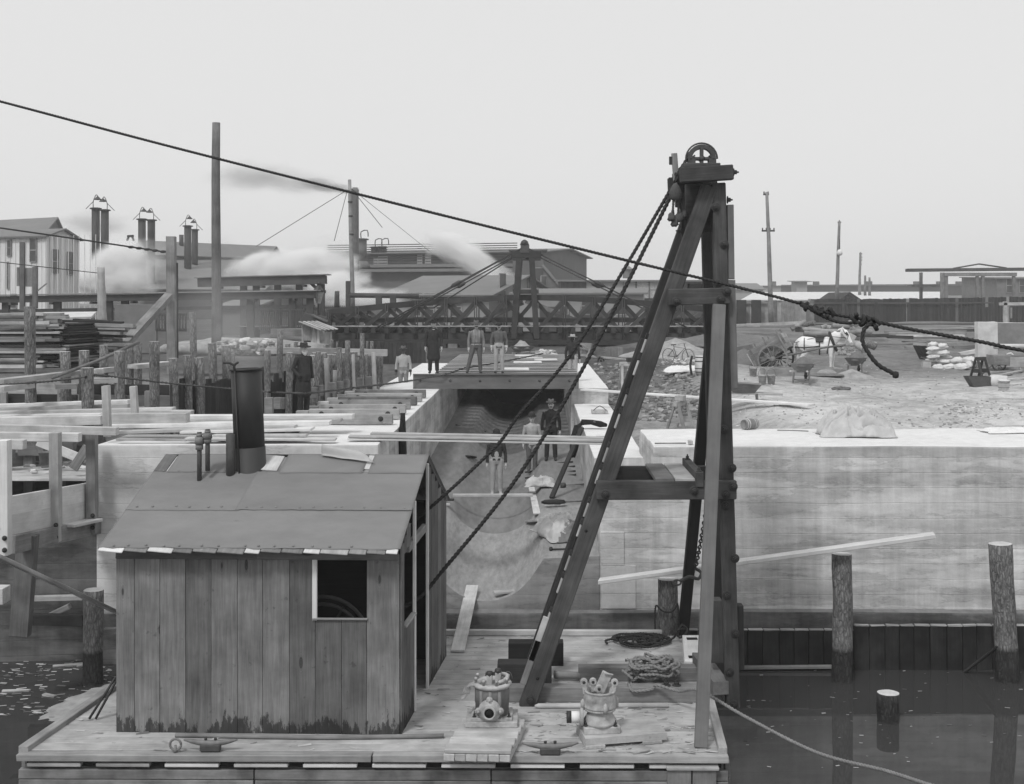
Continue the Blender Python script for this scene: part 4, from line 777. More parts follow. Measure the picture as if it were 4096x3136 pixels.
# ================================================================== piles and the water's edge
def pile(c_, xl, xr, yt, ztop, d, lab, lean=0, z0=-1.2, mat=('bark', 'wood_end'), group=None, rough=.05, name='timber_pile'):
    a = P(c_, (xl + xr) / 2, yt, d); r = (uv(c_, xr, 0)[0] - uv(c_, xl, 0)[0]) * d / F / 2
    o = log_mesh(name, (a.x + lean, d, z0), (a.x, d, a.z), r * 1.0, r, mat, 16, 12, rough); tag(o, lab, 'pile', group); return o
pile('N', 886, 996, 862, 0, 24.3, 'bark-covered pile behind the derrick with rope round it', -.02)
pile('L', 783, 900, 318, 0, 23.65, 'tall bark-covered pile in the water carrying the long plank', -.03)
pile('L', 1718, 1850, 258, 0, 23.65, 'tall leaning pile with pale sawn top at the right edge', .16)
pile('L', 1057, 1180, 1140, 0, 21.4, 'short stump of a pile standing low in open water', 0, mat=('bark', 'wood_end'))
pile('I', 565, 697, 1108, 0, 23.5, 'pale-topped pile in the dark water left of the shed', -.02)
a, b = P('N', 555, 882, 24.25), P('V', 1998, 1153, 23.65); b.z += .02
a = P('N', 555, 880, 24.3); c1 = P('N', 940, 848, 24.3); d_ = P('L', 840, 312, 23.65); dirv = (d_ - c1).normalized(); tag(beam('walkway_plank', a + Z * .02, a + dirv * ((P('V', 1998, 1153, 23.4) - a).length) + Z * .02, .3, .075, 'wood_pale', None, jit=.006), 'long pale plank resting across two piles before the quay wall', 'plank')
t = thing('mooring_line', 'dark rope looped round the pile behind the derrick', 'rope', P('N', 870, 1020, 24.1)); rope('loop', [P('N', 870, 1155, 24.02), P('N', 868, 1060, 24.05), P('N', 875, 1010, 24.05), P('N', 900, 1035, 24.05), P('N', 940, 1050, 24.03), P('N', 975, 1035, 24.05), P('N', 992, 1000, 24.06), P('N', 1000, 1050, 24.05), P('N', 998, 1160, 24.03)], .022, 'rope_dark', t)
a, b = P('L', 1768, 862, 23.6), PZ('L', 1565, 1018, 0); tag(beam('floating_board', a, b, .14, .04, 'wood_dark', None), 'dark board slanting from the right pile into the water', 'board')
# sheet piling along the quay
sp_ = thing('sheet_piling', 'row of dark upright sheet-pile planks along the quay at waterline', 'sheet piling', (8, 24.4, 0)); x = 2.95; k = 0
while x < 12.2:
    wd = RND.uniform(.28, .34); zt = .77 + (.0 if x < 6.3 else .1) + .02 * nz(k * 3, 2); y = 24.42 + .02 * nz(k * 5, 1) - (.0 if x < 6.3 else .05)
    beam('plank', (x + wd / 2 + .02 * nz(k, 9), y, -1), (x + wd / 2 - .02, y, zt), wd - .012, .09, 'wood_wet', sp_, up=(0, -1, 0), jit=.004)
    beam('plank_top', (x + .01, y, zt + .012), (x + wd - .012, y, zt + .012 + .02 * nz(k, 4)), .1, .028, 'wood_grey', sp_, jit=.008); x += wd; k += 1
beam('waling', (2.95, 24.30, .05), (5.9, 24.32, .07), .1, .06, 'wood_mid', sp_)
# flotsam on the water
mb = MB()
for i in range(330):
    if i < 240: p = PZ('J', RND.uniform(0, 720), RND.uniform(480, 900), .006)
    else: p = PZ('L', RND.uniform(240, 1900), RND.uniform(1000, 1600), .006)
    l = RND.uniform(.015, .09) * (1 if i < 240 else .5); an = RND.uniform(-.5, .5); d = Vector((cos(an), sin(an), 0)) * l; q = Vector((-sin(an), cos(an), 0)) * l * RND.uniform(.15, .5); mb.add([p - d - q, p + d - q, p + d + q, p - d + q], [[0, 1, 2, 3]], None, RND.choice((0, 0, 1)))
tag(mb.build('flotsam', ['chip', 'wood_mid']), 'chips and scum floating on the dark water', 'flotsam', kind='stuff')
for k, (x, y, l, an, lab) in enumerate(((350, 525, .55, .25, 'pale slab floating beside the pale-topped pile'), (100, 725, .5, .1, 'floating lath at the left edge of the picture'), (480, 560, .9, .35, 'long floating board near the back of the shed'), (310, 755, .28, -.4, 'pale floating chunk of wood by the barge side'), (660, 545, 1.1, .5, 'thin pole floating along the barge side'))):
    p = PZ('J', x, y, .01); d = Vector((cos(an), sin(an), 0)) * l / 2; tag(beam('driftwood', p - d, p + d, .09, .04, 'wood_light', None, jit=.01), lab, 'driftwood')
vs = []; fs = []; n = 22
for j in range(n + 1):
    for i in range(n + 1): u, v = i / n * 2 - 1, j / n * 2 - 1; r2 = u * u + v * v; vs.append((-7.7 + u * .95 + .35 * v, 22.5 + v * 1.25, .055 * (1 - r2 * .95) + .02 * nz(u * 6, v * 6) + .008 * nz(u * 25, v * 25)))
for j in range(n):
    for i in range(n): a = j * (n + 1) + i; fs.append([a, a + 1, a + n + 2, a + n + 1])
tag(mk('mud_bank', vs, fs, 'rubble', None, None, True), 'pale gravelly scum bank lying against the barge side', kind='stuff')
a = PZ('J', 560, 905, DZ); t = thing('tongs', 'pair of dark iron rods leaning on the shed corner', 'rods', a)
for q in range(2): tube('rod', [PZ('J', 560 + 40 * q, 900, DZ + .02), P('J', 725, 640 + 30 * q, 19.2)], .022, 'iron', t, 6)
# ================================================================== left: wing wall, formwork, stacked boards
wg = thing('wing_wall', 'stained lower wing wall, coloured dark for the shade under the timber formwork', 'wall', (-9.5, 23, 0)); d0, d1 = Vector((-8.93, 25.02, 0)), Vector((-18, 24.4, 0)); nrm = Vector((1, .0, 0))
vs = [d0 + Z * -.6, d1 + Z * -.6, d1 + Z * 2.9, d0 + Z * 2.9]; vs += [v + Vector((-.2, 1.5, 0)) for v in vs]; mk('face', vs, [[0, 1, 2, 3], [7, 6, 5, 4], [3, 2, 6, 7], [0, 3, 7, 4], [1, 0, 4, 5], [2, 1, 5, 6]], 'concrete_shaded', wg)
fmw = thing('formwork', 'pale board formwork with bolted posts beside the water at left', 'formwork', (-9.3, 22, 2.9))
fl, fr = P('I', 60, 740, 21.9), P('I', 600, 720, 24.9)
def fw(x, y, t=None):                     # a point of the formwork face: depth follows from the crop column
    d = 21.6 + (x - 60) / 540 * 3.2; return P('I', x, y, d)
for y0, y1 in ((500, 615), (618, 745)): 
    a, b = fw(50, (y0 + y1) / 2), fw(600, (y0 + y1) / 2 - 105); beam('form_board', a, b, .05, .40 if y0 == 500 else .42, 'wood_pale', fmw, jit=.004)
a, b = fw(60, 800), fw(640, 672); beam('waler', a + Vector((.06, -.05, 0)), b + Vector((.06, -.05, 0)), .18, .32, 'wood_mid', fmw, jit=.004)
a, b = fw(410, 665), fw(602, 625); beam('ledge_strip', a + Vector((.2, -.2, 0)), b + Vector((.2, -.2, 0)), .3, .06, 'wood_pale', fmw)
for (x0, yt, yb_, wd, m_, d) in ((30, 100, 872, 68, 'wood_pale', 21.2), (372, 50, 785, 62, 'wood_light', 23.2), (617, 55, 722, 62, 'wood_grey', 24.6)):
    a, b = P('I', x0, yt, d), P('I', x0 + 4, yb_, d); beam('post', a, b, wd / 1.68 * d / F, .2, m_, fmw, up=(0, -1, 0), jit=.004); bolt(P('I', x0 + 20, yb_ - 40, d) + Vector((0, -.11, 0)), parent=fmw, r=.035); bolt(P('I', x0 + 20, yb_ - 120, d) + Vector((0, -.11, 0)), parent=fmw, r=.035)
beam('post', P('I', 190, 735, 22.2), P('I', 135, 1415, 22.2), .34, .2, 'wood_mid', fmw, up=(0, -1, 0), jit=.005)
beam('cap_beam', P('E', -30, 686, 24.2), P('E', 1032, 712, 24.2), .2, .155, 'wood_light', fmw, jit=.004); beam('cap_beam', P('E', -30, 758, 23.6), P('E', 705, 765, 23.6), .18, .17, 'wood_light', fmw, jit=.004); beam('cap_beam', P('E', -30, 825, 22.4), P('E', 220, 828, 22.4), .18, .175, 'wood_light', fmw, jit=.004)
for (x, yt, yb_, d, lab) in ((930, 312, 760, 25.3, 'pale upright post standing behind the formwork, nearer of two'), (1170, 318, 565, 27.3, 'pale upright post rising behind the big squared timber')):
    tag(beam('upright_post', P('E', x, yt, d), P('E', x + 15, yb_, d), .14, .14, 'wood_light', None, up=(0, -1, 0), jit=.006), lab, 'post')
tag(beam('squared_timber', P('E', 965, 618, 26.3), P('E', 1650, 612, 26.3), .3, .3, 'wood_light', None, jit=.006), 'big squared pale timber lying on the abutment', 'timber')
k = 0
for (x0, y0, x1, y1, d, wd, th, m_) in ((-40, 500, 1140, 460, 29.5, .3, .14, 'wood_pale'), (-40, 530, 1140, 492, 28.9, .3, .12, 'wood_light'), (-40, 562, 1530, 528, 28.2, .3, .13, 'wood_light'), (-40, 596, 900, 580, 27.4, .3, .13, 'wood_pale'), (-40, 628, 905, 612, 26.6, .28, .2, 'wood_light'), (1210, 545, 1690, 550, 28.0, .3, .1, 'wood_light'), (1650, 590, 3100, 582, 27.6, .4, .1, 'wood_pale'), (1650, 622, 3000, 612, 27.3, .4, .07, 'wood_light'), (970, 665, 2900, 640, 26.2, .4, .09, 'wood_pale'), (1040, 715, 2600, 668, 25.9, .45, .06, 'wood_light')):
    tag(beam('stacked_plank', P('E', x0, y0, d), P('E', x1, y1, d), wd, th, m_, None, jit=.006), ORD[k] + ' long plank laid across the left bank, counting forward from the trench', 'plank', 'planks across the left bank'); k += 1
for (x0, y0, x1, y1, d, wd, lab) in ((1610, 715, 2745, 690, 25.75, .55, 'wide board end jutting past the smokestack'), (1890, 745, 2700, 742, 25.5, .4, 'dark-edged board under the wide board by the smokestack'), (1640, 775, 2950, 782, 25.25, .3, 'stack of laths at the very edge of the abutment'), (1025, 783, 1635, 790, 25.2, .12, 'thin pale batten on the abutment edge')):
    z = P('E', x0, y0, d).z; tag(beam('abutment_board', P('E', x0, y0, d), P('E', x1, y1, d), wd, .05, 'wood_pale' if wd > .5 else 'wood_light', None, jit=.005), lab, 'board')
# white planks and timbers across the channel
zt = 4.36
for (y0, z_, x0, x1, th, lab) in ((25.55, 4.46, -3.9, 1.58, .085, 'doubled pale plank spanning the channel, the nearer one'), (26.0, 4.47, -3.5, 1.5, .1, 'doubled pale plank spanning the channel, the farther one')):
    t = thing('span_plank', lab, 'plank', (-1, y0, z_)); beam('plank', (x0, y0, z_), (x1, y0, z_ - .1), .28, th * .45, 'wood_pale', t, jit=.003); beam('plank', (x0 + .02, y0, z_ + .05), (x1, y0, z_ - .05), .27, th * .45, 'wood_light', t, jit=.003)
for k in range(7):                        # bolted timbers on the left wall
    x0, y0, x1, y1 = ((830, 935, 1475, 932), (830, 888, 1530, 890), (915, 846, 1587, 848), (1000, 805, 1630, 805), (1078, 772, 1683, 775), (1150, 742, 1728, 745), (1222, 710, 1760, 715))[k]
    z_ = 4.5; a, b = PZ('F', x0, y0, z_), PZ('F', x1, y1, z_); yy = (a.y + b.y) / 2; a.y = b.y = yy; a.x -= .25
    t = thing('bolted_timber', ORD[k] + ' bolted timber on the left channel wall, counted from the camera', 'timber', (a.x, yy, 4.37), 'bolted timbers on the left channel wall')
    beam('timber', a, b, .2, .24, 'wood_mid' if k in (4, 6) else 'wood_grey', t, jit=.005); beam('end_block', a + Vector((-.32, 0, -.02)), a + Vector((-.01, 0, -.02)), .2, .2, 'wood_light', t); bolt(b + Vector((-.28, -.102, .01)), parent=t, r=.05)
    if k: bolt(a + Vector((.32, -.102, .01)), parent=t, r=.05)
# ---- excavation: rows of piles with walings
def pl(x0, yt, w_, d, yb_=None): return (x0, yt, w_, d)
rows = [(645, 260, 72, 36, 'tall'), (757, 528, 80, 33.5, ''), (830, 400, 55, 41, ''), (1030, 560, 62, 33.8, ''), (1095, 515, 58, 34.4, ''), (1185, 595, 62, 35.2, 'peeled'), (1285, 735, 50, 35.8, 'cut'), (1335, 470, 60, 36.4, ''), (1435, 390, 62, 37.4, ''), (1500, 550, 38, 38, 'peeled'), (1607, 303, 52, 38.8, ''), (1655, 545, 36, 39.6, ''), (1735, 525, 50, 40.2, 'peeled'), (1800, 490, 28, 41, ''), (1665, 395, 26, 43, ''), (1720, 395, 42, 43.5, ''), (1250, 380, 44, 44, ''), (1310, 400, 20, 44.5, ''), (500, 500, 75, 33, ''), (735, 425, 60, 42, '')]
for k, (x, yt, w_, d, kd) in enumerate(rows):
    r = w_ / 2.9253 * d / F / 2; a = P('Q5', x, yt, d); zb = 2.2 if d < 41.5 else 3.9
    lab = {'tall': 'tallest bark pile left of the bearded man', 'peeled': 'smooth peeled pile in the excavation, ' + ORD[k] + ' of the row', 'cut': 'low cut pile with hollowed top in the excavation row', '': ORD[k] + ' bark-covered pile of the excavation row behind the bearded man'}[kd]
    o = log_mesh('excavation_pile', (a.x + (.12 if kd == 'peeled' else -.03), d, zb), a, r * 1.05, r, ('wood_grey', 'wood_end') if kd in ('peeled', 'cut') else ('bark', 'wood_end'), 12, 9, .06); tag(o, lab, 'pile', 'piles of the excavation')
for k in range(18):
    x = 960 + k * 50 + 14 * nz(k * 3.3, 1); d = 35.5 + k * .42; a = P('Q5', x, 560 + 60 * nz(k * 2.1, 6) - k * 4, d); o = log_mesh('excavation_pile', (a.x - .05, d, 2.2), a, .12, .11, ('bark', 'wood_end'), 10, 7, .06); tag(o, ORD[k] + ' slim pile in the second excavation row, counting towards the bridge', 'pile', 'slim piles of the second row')
left = [(372, 80, 135, 29.5), (812, 645, 130, 31), (1055, 632, 128, 31.5), (1090, 850, 150, 28.5), (1300, 565, 105, 33), (1500, 640, 130, 29.8), (1620, 550, 92, 33.5), (1733, 540, 92, 35), (1925, 520, 130, 30.2)]
for k, (x, yt, w_, d) in enumerate(left):
    r = w_ / 3.1343 * d / F / 2; a = P('Q6', x, yt, d); o = log_mesh('bank_pile', (a.x + .05, d, 2.2), a, r * .95, r, ('bark', 'wood_end'), 14, 10, .06)
    tag(o, ('tall bark pile before the lumber stack', 'broad short pile before the lumber stack, left of the sloping pole', 'short pile before the lumber stack, behind the sloping pole', 'notched pile with split pale top nearest the bank timbers', 'pale-scarred pile at the end of the lumber stack', 'crooked pile rising where the sloping pole crosses it', 'grey pile just behind the crooked pile', 'slim pile behind, between the crooked pile and the broad one', 'broad tall bark pile left of the squared post')[k], 'pile', 'piles along the left bank')
left2 = [(1515, 72, 78, 30.5), (1640, 45, 75, 31), (1745, 68, 85, 31.3), (1860, -60, 75, 33), (1985, -40, 80, 33.5), (1690, -335, 60, 36), (2030, 30, 60, 35)]
for k, (x, yt, w_, d) in enumerate(left2):
    r = w_ / 2.194 * d / F / 2; a = P('E', x, yt, d); o = log_mesh('bank_pile', (a.x + .1, d, 2.2), a, r, r, ('bark', 'wood_end'), 12, 9, .06); tag(o, ORD[k] + ' of the bark piles in the haze just left of the smokestack', 'pile', 'piles along the left bank')
for (x0, y0, x1, y1, d, h_, lab) in ((490, 500, 1900, 530, 40.5, .22, 'long waling beam along the tops of the excavation piles'), (690, 505, 1310, 512, 39, .2, 'short waling beam behind the bearded man'), (470, 1145, 560, 1145, 31, .4, 'short bolted waling block at the foot of the piles')): tag(beam('waling_beam', P('Q5', x0, y0, d), P('Q5', x1, y1, d), .2, h_, 'wood_grey', None, jit=.006), lab, 'beam')
for k, (x, y, d) in enumerate(((615, 1120, 32.5), (665, 1120, 33), (1040, 1000, 33.6), (1110, 970, 34.3), (1260, 940, 35.3), (1340, 925, 36), (1420, 905, 37), (1580, 880, 38.4), (1680, 860, 39.2))):
    tag(beam('waling_block', P('Q5', x - 40, y, d - .25), P('Q5', x + 40, y, d - .25), .2, .3, 'wood_mid', None, jit=.006), ORD[k] + ' waling block bolted low on the excavation piles', 'timber block', 'waling blocks')
sk = thing('sheeting', 'close upright sheeting boards lining the excavation', 'sheeting', (-7.4, 36, 2.5))
for k in range(64):
    f = k / 63; a = Vector((-9.0 + 3.55 * f, 30.5 + 12.5 * f, 0)); zt = 5.25 - .3 * f + .45 * nz(k * 1.7, 3); beam('board', (a.x, a.y, 1.9), (a.x, a.y, zt), .24, .06, 'wood_dark', sk, up=(.97, -.26, 0))
bw_ = thing('bank_boarding', 'tiers of long horizontal bank boards behind the left piles', 'boarding', (-12, 31.5, 3.5))
for r in range(7):
    for q in range(3): x0 = -18.5 + q * 3.25; beam('board', (x0, 33.2 - .5 * q, 3.3 + r * .285 + .03 * nz(r, q)), (x0 + 3.22, 32.7 - .5 * q, 3.3 + r * .285 + .03 * nz(q, r)), .06, .27, ('wood_mid', 'wood_grey', 'wood_dark')[(r * 2 + q) % 3], bw_, jit=.008)
for q in range(12): x0 = -18 + q * .8; beam('stud', (x0, 33.0 - .123 * (x0 + 18.5) / .8, 3.0), (x0, 33.0 - .123 * (x0 + 18.5) / .8, 5.0 + .3 * nz(q * 2.1, 4)), .16, .14, 'wood_grey', bw_, up=(0, -1, 0), jit=.006)
sk = thing('bulkhead', 'dark stained plank bulkhead closing the excavation behind the pale-jacketed man', 'bulkhead', (-8, 59.5, 2.5))
for k in range(30): x = -11.2 + k * .2; beam('board', (x, 59.5 + .02 * nz(k, 3), 2.0), (x, 59.5, 5.3 + .1 * nz(k * 2.3, 5)), .19, .08, 'wood_dark', sk, up=(0, -1, 0))
for k in range(9): x = -9.2 - k * .45; d = 29 - k * .55; tag(beam('bank_block', (x - .28, d, 4.25 - .04 * k), (x + .28, d, 4.25 - .04 * k), .2, .26, 'wood_mid', None, jit=.008), ORD[k] + ' squared block on the left bank trestle, counting to the left', 'timber block', 'blocks on the left bank')
bk = thing('bank_trestle', 'board bank wall with upright posts at far left', 'trestle', (-11, 27, 3))
for k in range(9): x = -9.3 - k * .45; d = 29.1 - k * .55; beam('post', (x, d, 2.0), (x, d, 4.1 - .04 * k), .2, .18, 'wood_grey' if k % 2 else 'wood_mid', bk, up=(0, -1, 0))
beam('backing_board', (-9.0, 29.8, 3.4), (-13.6, 24.4, 3.1), .05, 1.5, 'wood_mid', bk)
for k, (x0, y0, x1, y1, d0, d1, lab) in enumerate(((-30, 1030, 1010, 905, 27.5, 31, 'long bowed board on the bank, uppermost'), (-30, 1115, 360, 1075, 26.5, 28, 'pale bowed board on the bank, lowest at the left'), (1230, 890, 1440, 865, 32, 33, 'short pale lath lying beyond the crooked pile'), (1660, 835, 2100, 795, 33, 35, 'pale lath lying by the squared post'), (1170, 1010, 1480, 1005, 29.6, 29.8, 'thick board behind the notched pile'), (690, 1085, 960, 1080, 28.6, 28.8, 'squared bank board left of the notched pile'))):
    tag(beam('bank_board', P('Q6', x0, y0, d0), P('Q6', x1, y1, d1), .3, .12, 'wood_light' if k < 4 else 'wood_grey', None, jit=.008), lab, 'board')
a, b = P('Q6', 660, 975, 29), P('Q6', 1740, 530, 33); tag(tube('sloping_pole', [a, a.lerp(b, .5) + Z * -.04, b], .045, 'wood_mid', None, 8), 'slender pole sloping up over the bank piles', 'pole')
tag(rope('boom_rope', [P('Q6', -60, 1068, 27), P('Q6', 500, 1030, 27.8), P('Q6', 1010, 975, 28.3), P('Q6', 1190, 945, 28.6), P('Q6', 1500, 970, 29.3), P('Q6', 2194, 1050, 30), P('Q5', 460, 985, 30.5), P('Q5', 760, 1000, 31), P('Q5', 1020, 998, 31.5), P('Q5', 1500, 940, 34), P('Q5', 1990, 882, 39), P('G', 100, 570, 41.0), P('G', 380, 520, 41.1), P('G', 540, 468, 42.4), P('G', 800, 425, 45), P('G', 1200, 345, 53)], .035, 'rope_grey', None, .08), 'long slack line running from the left bank to the beam deck', 'rope')
tag(beam('blurred_spar', P('I', -20, 880, 17.5), P('I', 800, 1265, 21.0), .09, .06, 'wood_grey', None), 'pale spar slanting down to the shed corner at left', 'spar')
# debris inside the formwork
fl_ = thing('board_platform', 'pale board floor with offcuts inside the formwork', 'floor boards', (-11.5, 25.5, 3.6))
for k in range(8): beam('board', (-14, 25.3 + k * .42, 3.66), (-9.0, 25.3 + k * .42, 3.66), .4, .05, 'wood_light', fl_, jit=.01)
for k in range(26):
    p = Vector((RND.uniform(-12.4, -9.6), RND.uniform(25.4, 27.5), 3.71 + .05 * (k % 3))); an = RND.uniform(0, 3.1); l = RND.uniform(.1, .35); d = Vector((cos(an), sin(an), .0)) * l / 2; tag(beam('offcut', p - d, p + d, RND.uniform(.06, .16), .04, RND.choice(('wood_pale', 'wood_light', 'wood_mid')), None, jit=.006), 'small sawn offcut lying on the floor inside the formwork', 'offcut', 'offcuts inside the formwork')
for k, (x0, y0, x1, y1, d, lab) in enumerate(((330, 800, 700, 950, 26, 'pale board leaning down inside the formwork'), (770, 850, 640, 1045, 25.4, 'dark board propped against the formwork post'), (275, 805, 370, 955, 26, 'thin rod leaning inside the formwork'))): tag(beam('leaning_board', P('E', x0, y0, d), P('E', x1, y1, d), .2 if k < 2 else .03, .04 if k < 2 else .03, ('wood_pale', 'wood_mid', 'wood_mid')[k], None, up=(0, -1, 0)), lab, 'board')
t = thing('bucket', 'dark bucket standing among offcuts in the formwork', 'bucket', P('E', 400, 1010, 25.8)); lathe('pail', [(.11, 0), (.14, .28), (.15, .28), (.13, .26), (.1, .05), (.001, .04)], 'iron_grey', t, Matrix.Translation(P('E', 400, 1010, 25.8)), 14)
# wreckage in the dark under the wing wall
for k, (x0, y0, x1, y1, d, lab) in enumerate(((200, 1165, 555, 1158, 24.3, 'pale-edged waling under the wing wall'), (290, 1300, 470, 1215, 24.2, 'slanting strut under the wing wall'), (195, 1305, 560, 1310, 24.0, 'wet timber at the waterline under the wing wall'), (700, 1385, 790, 1380, 24.0, 'pale wet ledge board beside the shed corner'))): tag(beam('wet_timber', P('I', x0, y0, d), P('I', x1, y1, d), .15, .1 if k != 2 else .22, 'wood_grey' if k != 2 else 'wood_wet', None, jit=.008), lab, 'timber')
tag(beam('end_timber', P('I', -40, 1140, 20), P('I', 45, 1140, 20), .3, .26, 'wood_light', None), 'sawn pale timber end at the left picture edge', 'timber')
# ================================================================== the yard on the right
def blob(name, loc, size, mat, parent=None, rz=0, seed=0, amp=.18, fr=2.2, n=(14, 9), flat=.35, tilt=0):
    vs = []; fs = []; a, b = n                # a soft heap or sack: squashed, lumpy ellipsoid
    for j in range(b + 1):
        th = pi * j / b
        for i in range(a):
            ph = 2 * pi * i / a; d = Vector((sin(th) * cos(ph), sin(th) * sin(ph), cos(th)))
            d = Vector((math.copysign(abs(d.x) ** .8, d.x), math.copysign(abs(d.y) ** .8, d.y), d.z))
            q = 1 + amp * nz(d.x * fr + seed, d.y * fr, d.z * fr + seed) + amp * .4 * nz(d.x * fr * 3, d.y * fr * 3 + seed, d.z * 5)
            z = d.z if d.z > 0 else d.z * flat
            vs.append(Vector((d.x * size[0] * q, d.y * size[1] * q, z * size[2] * q)))
    for j in range(b):
        for i in range(a): p = j * a + i; r = j * a + (i + 1) % a; fs.append([p, p + a, r + a, r])
    return mk(name, vs, fs, mat, parent, Matrix.Translation(Vector(loc)) @ Matrix.Rotation(rz, 4, 'Z') @ Matrix.Rotation(tilt, 4, 'Y'), True)
def cone(name, loc, r, h, mat, label, cat, seed=0, ry=None):
    vs = []; fs = []; n, m = 26, 9; ry = ry or r
    for j in range(m + 1):
        t = j / m
        for i in range(n):
            an = 2 * pi * i / n; q = 1 + .16 * nz(cos(an) * 1.3 + seed, sin(an) * 1.3, t); x, y = loc[0] + r * (1 - t) * cos(an) * q, loc[1] + ry * (1 - t) * sin(an) * q
            vs.append((x, y, loc[2] - .12 + h * (t ** 1.25) + .12 * min(1, t * 6) + .03 * h * nz(x * 4, y * 4)))
    for j in range(m):
        for i in range(n): p = j * n + i; k = j * n + (i + 1) % n; fs.append([p, k, k + n, p + n])
    o = mk(name, vs, fs, mat, None, None, True); tag(o, label, cat); return o
def tilt_m(loc, rz): return Matrix.Translation(Vector(loc)) @ Matrix.Rotation(rz, 4, 'Z')
def wheel_parts(parent, c_, axis, R_, nsp, mat, rim=.05, hub=.09, hl=.16, group=None):
    axis = Vector(axis).normalized(); u = Vector((0, 0, 1)); v = axis.cross(u).normalized(); w_ = mk_ring('wheel', c_, axis, R_, rim, mat, parent)
    mw = Matrix.Translation(Vector(c_)) @ axis.to_track_quat('Z', 'X').to_matrix().to_4x4(); lathe('hub', [(hub * .5, -hl), (hub * .9, -hl * .8), (hub, 0), (hub * .9, hl * .8), (hub * .5, hl)], mat, w_, mw, 14)
    for q in range(nsp): an = 2 * pi * q / nsp + .1; d = u * cos(an) + v * sin(an); beam('spoke', Vector(c_) + d * hub * .7, Vector(c_) + d * (R_ - rim * .5), .035 * R_ / .6, .055 * R_ / .6, mat, w_, up=axis)
    return w_
def mk_ring(name, c_, axis, R_, rim, mat, parent, wd=None, n=36):
    wd = wd or rim * 1.1; axis = Vector(axis).normalized(); u = Vector((0, 0, 1)); v = axis.cross(u).normalized(); vs = []; fs = []
    for i in range(n):
        an = 2 * pi * i / n; d = u * cos(an) + v * sin(an)
        for r, y in ((R_ - rim, -wd / 2), (R_, -wd / 2), (R_, wd / 2), (R_ - rim, wd / 2)): vs.append(d * r + axis * y)
    for i in range(n):
        for q in range(4): p = i * 4; p2 = ((i + 1) % n) * 4; fs.append([p + q, p + (q + 1) % 4, p2 + (q + 1) % 4, p2 + q])
    return mk(name, vs, fs, mat, parent, Matrix.Translation(Vector(c_)))
def barrow(lab, loc, rz, heap=None, mat='wood_mid', k=1.0, tip=0, group='wheelbarrows about the site'):
    t = thing('wheelbarrow', lab, 'wheelbarrow', loc, group); mw = tilt_m(loc, rz) @ Matrix.Rotation(tip, 4, 'Y') @ Matrix.Scale(k, 4)
    def pt(x, y, z): return mw @ Vector((x, y, z))
    fl, z0, z1 = (-.3, .32), .42, .74                 # wheel in front at +x, handles behind
    b4 = [(-.28, -.22, z0), (.34, -.2, z0), (.34, .2, z0), (-.28, .22, z0)]; t4 = [(-.5, -.42, z1), (.62, -.38, z1 - .02), (.62, .38, z1 - .02), (-.5, .42, z1)]
    vs = [pt(*p) for p in b4 + t4] + [pt(p[0] * .94, p[1] * .93, p[2] + (.03 if p[2] == z0 else -.0)) for p in b4 + t4]
    fs = [[3, 2, 1, 0], [8, 9, 10, 11]] + [[i, (i + 1) % 4, (i + 1) % 4 + 4, i + 4] for i in range(4)] + [[i + 8, i + 12, (i + 1) % 4 + 12, (i + 1) % 4 + 8] for i in range(4)] + [[i + 4, (i + 1) % 4 + 4, (i + 1) % 4 + 12, i + 12] for i in range(4)]
    mk('tray', vs, fs, mat, t)
    for s in (-1, 1):
        beam('handle', pt(.85, s * .1, .36), pt(-1.15, s * .3, .5), .05 * k, .06 * k, 'wood_light', t); beam('leg', pt(-.38, s * .27, .45), pt(-.45, s * .3, 0), .06 * k, .07 * k, mat, t)
    beam('brace', pt(-.43, -.3, .16), pt(-.43, .3, .16), .05 * k, .05 * k, mat, t)
    ax = (mw.to_3x3() @ Vector((0, 1, 0))).normalized(); wheel_parts(t, pt(.78, 0, .22), ax, .22 * k, 6, 'wood_dark', .045, .05, .07)
    if heap:
        vs, fs = lathe_g([(1.0, -.1), (1.0, .0), (.86, .06), (.6, .16), (.34, .25), (.14, .295), (.001, .31)], 22); q_ = RND.uniform(0, 9)
        mk('load', [Vector((.06 + v.x * .53, v.y * .38, z1 - .05 + v.z * (1 + .25 * nz(v.x * 3 + q_, v.y * 3)) + .02 * nz(v.x * 9, v.y * 9, q_))) for v in vs], fs, heap, t, mw, True)
    return t
def bucket(lab, p, h=.3, r=.15, mat='iron_dusty', up=True):
    t = thing('bucket', lab, 'bucket', p, 'buckets in the yard'); T = Matrix.Translation(Vector(p)); lathe('pail', [(r * .8, 0), (r, h), (r * 1.05, h), (r * 1.05, h - .02), (r * .95, h - .03), (r * .78, .03), (.001, .02)], mat, t, T, 16)
    for z in (.25, .7): lathe('hoop', [(r * (.8 + .2 * z) * 1.03, h * z), (r * (.81 + .2 * z) * 1.03, h * z + .02)], 'iron_grey', t, T, 16)
    pts = [Vector(p) + Vector((r * cos(a_), 0, h + (.22 if up else .02) * sin(a_))) for a_ in [pi * q / 12 for q in range(13)]]; tube('bail', pts if up else [v + Vector((0, -.18 * sin(pi * i / 12), -.1 * sin(pi * i / 12))) for i, v in enumerate(pts)], .009, 'iron_grey', t, 5)
barrow('wheelbarrow heaped with sand standing before the mortar trough', PG('Q1', 1140, 742), radians(70), 'sand'); barrow('wheelbarrow heaped with sand right of the mortar trough', PG('Q1', 1920, 625), radians(68), 'sand'); barrow('empty tilted wheelbarrow beside the derrick post', PG('Q1', 260, 1085), radians(172), None, 'wood_mid', 1, -.08)
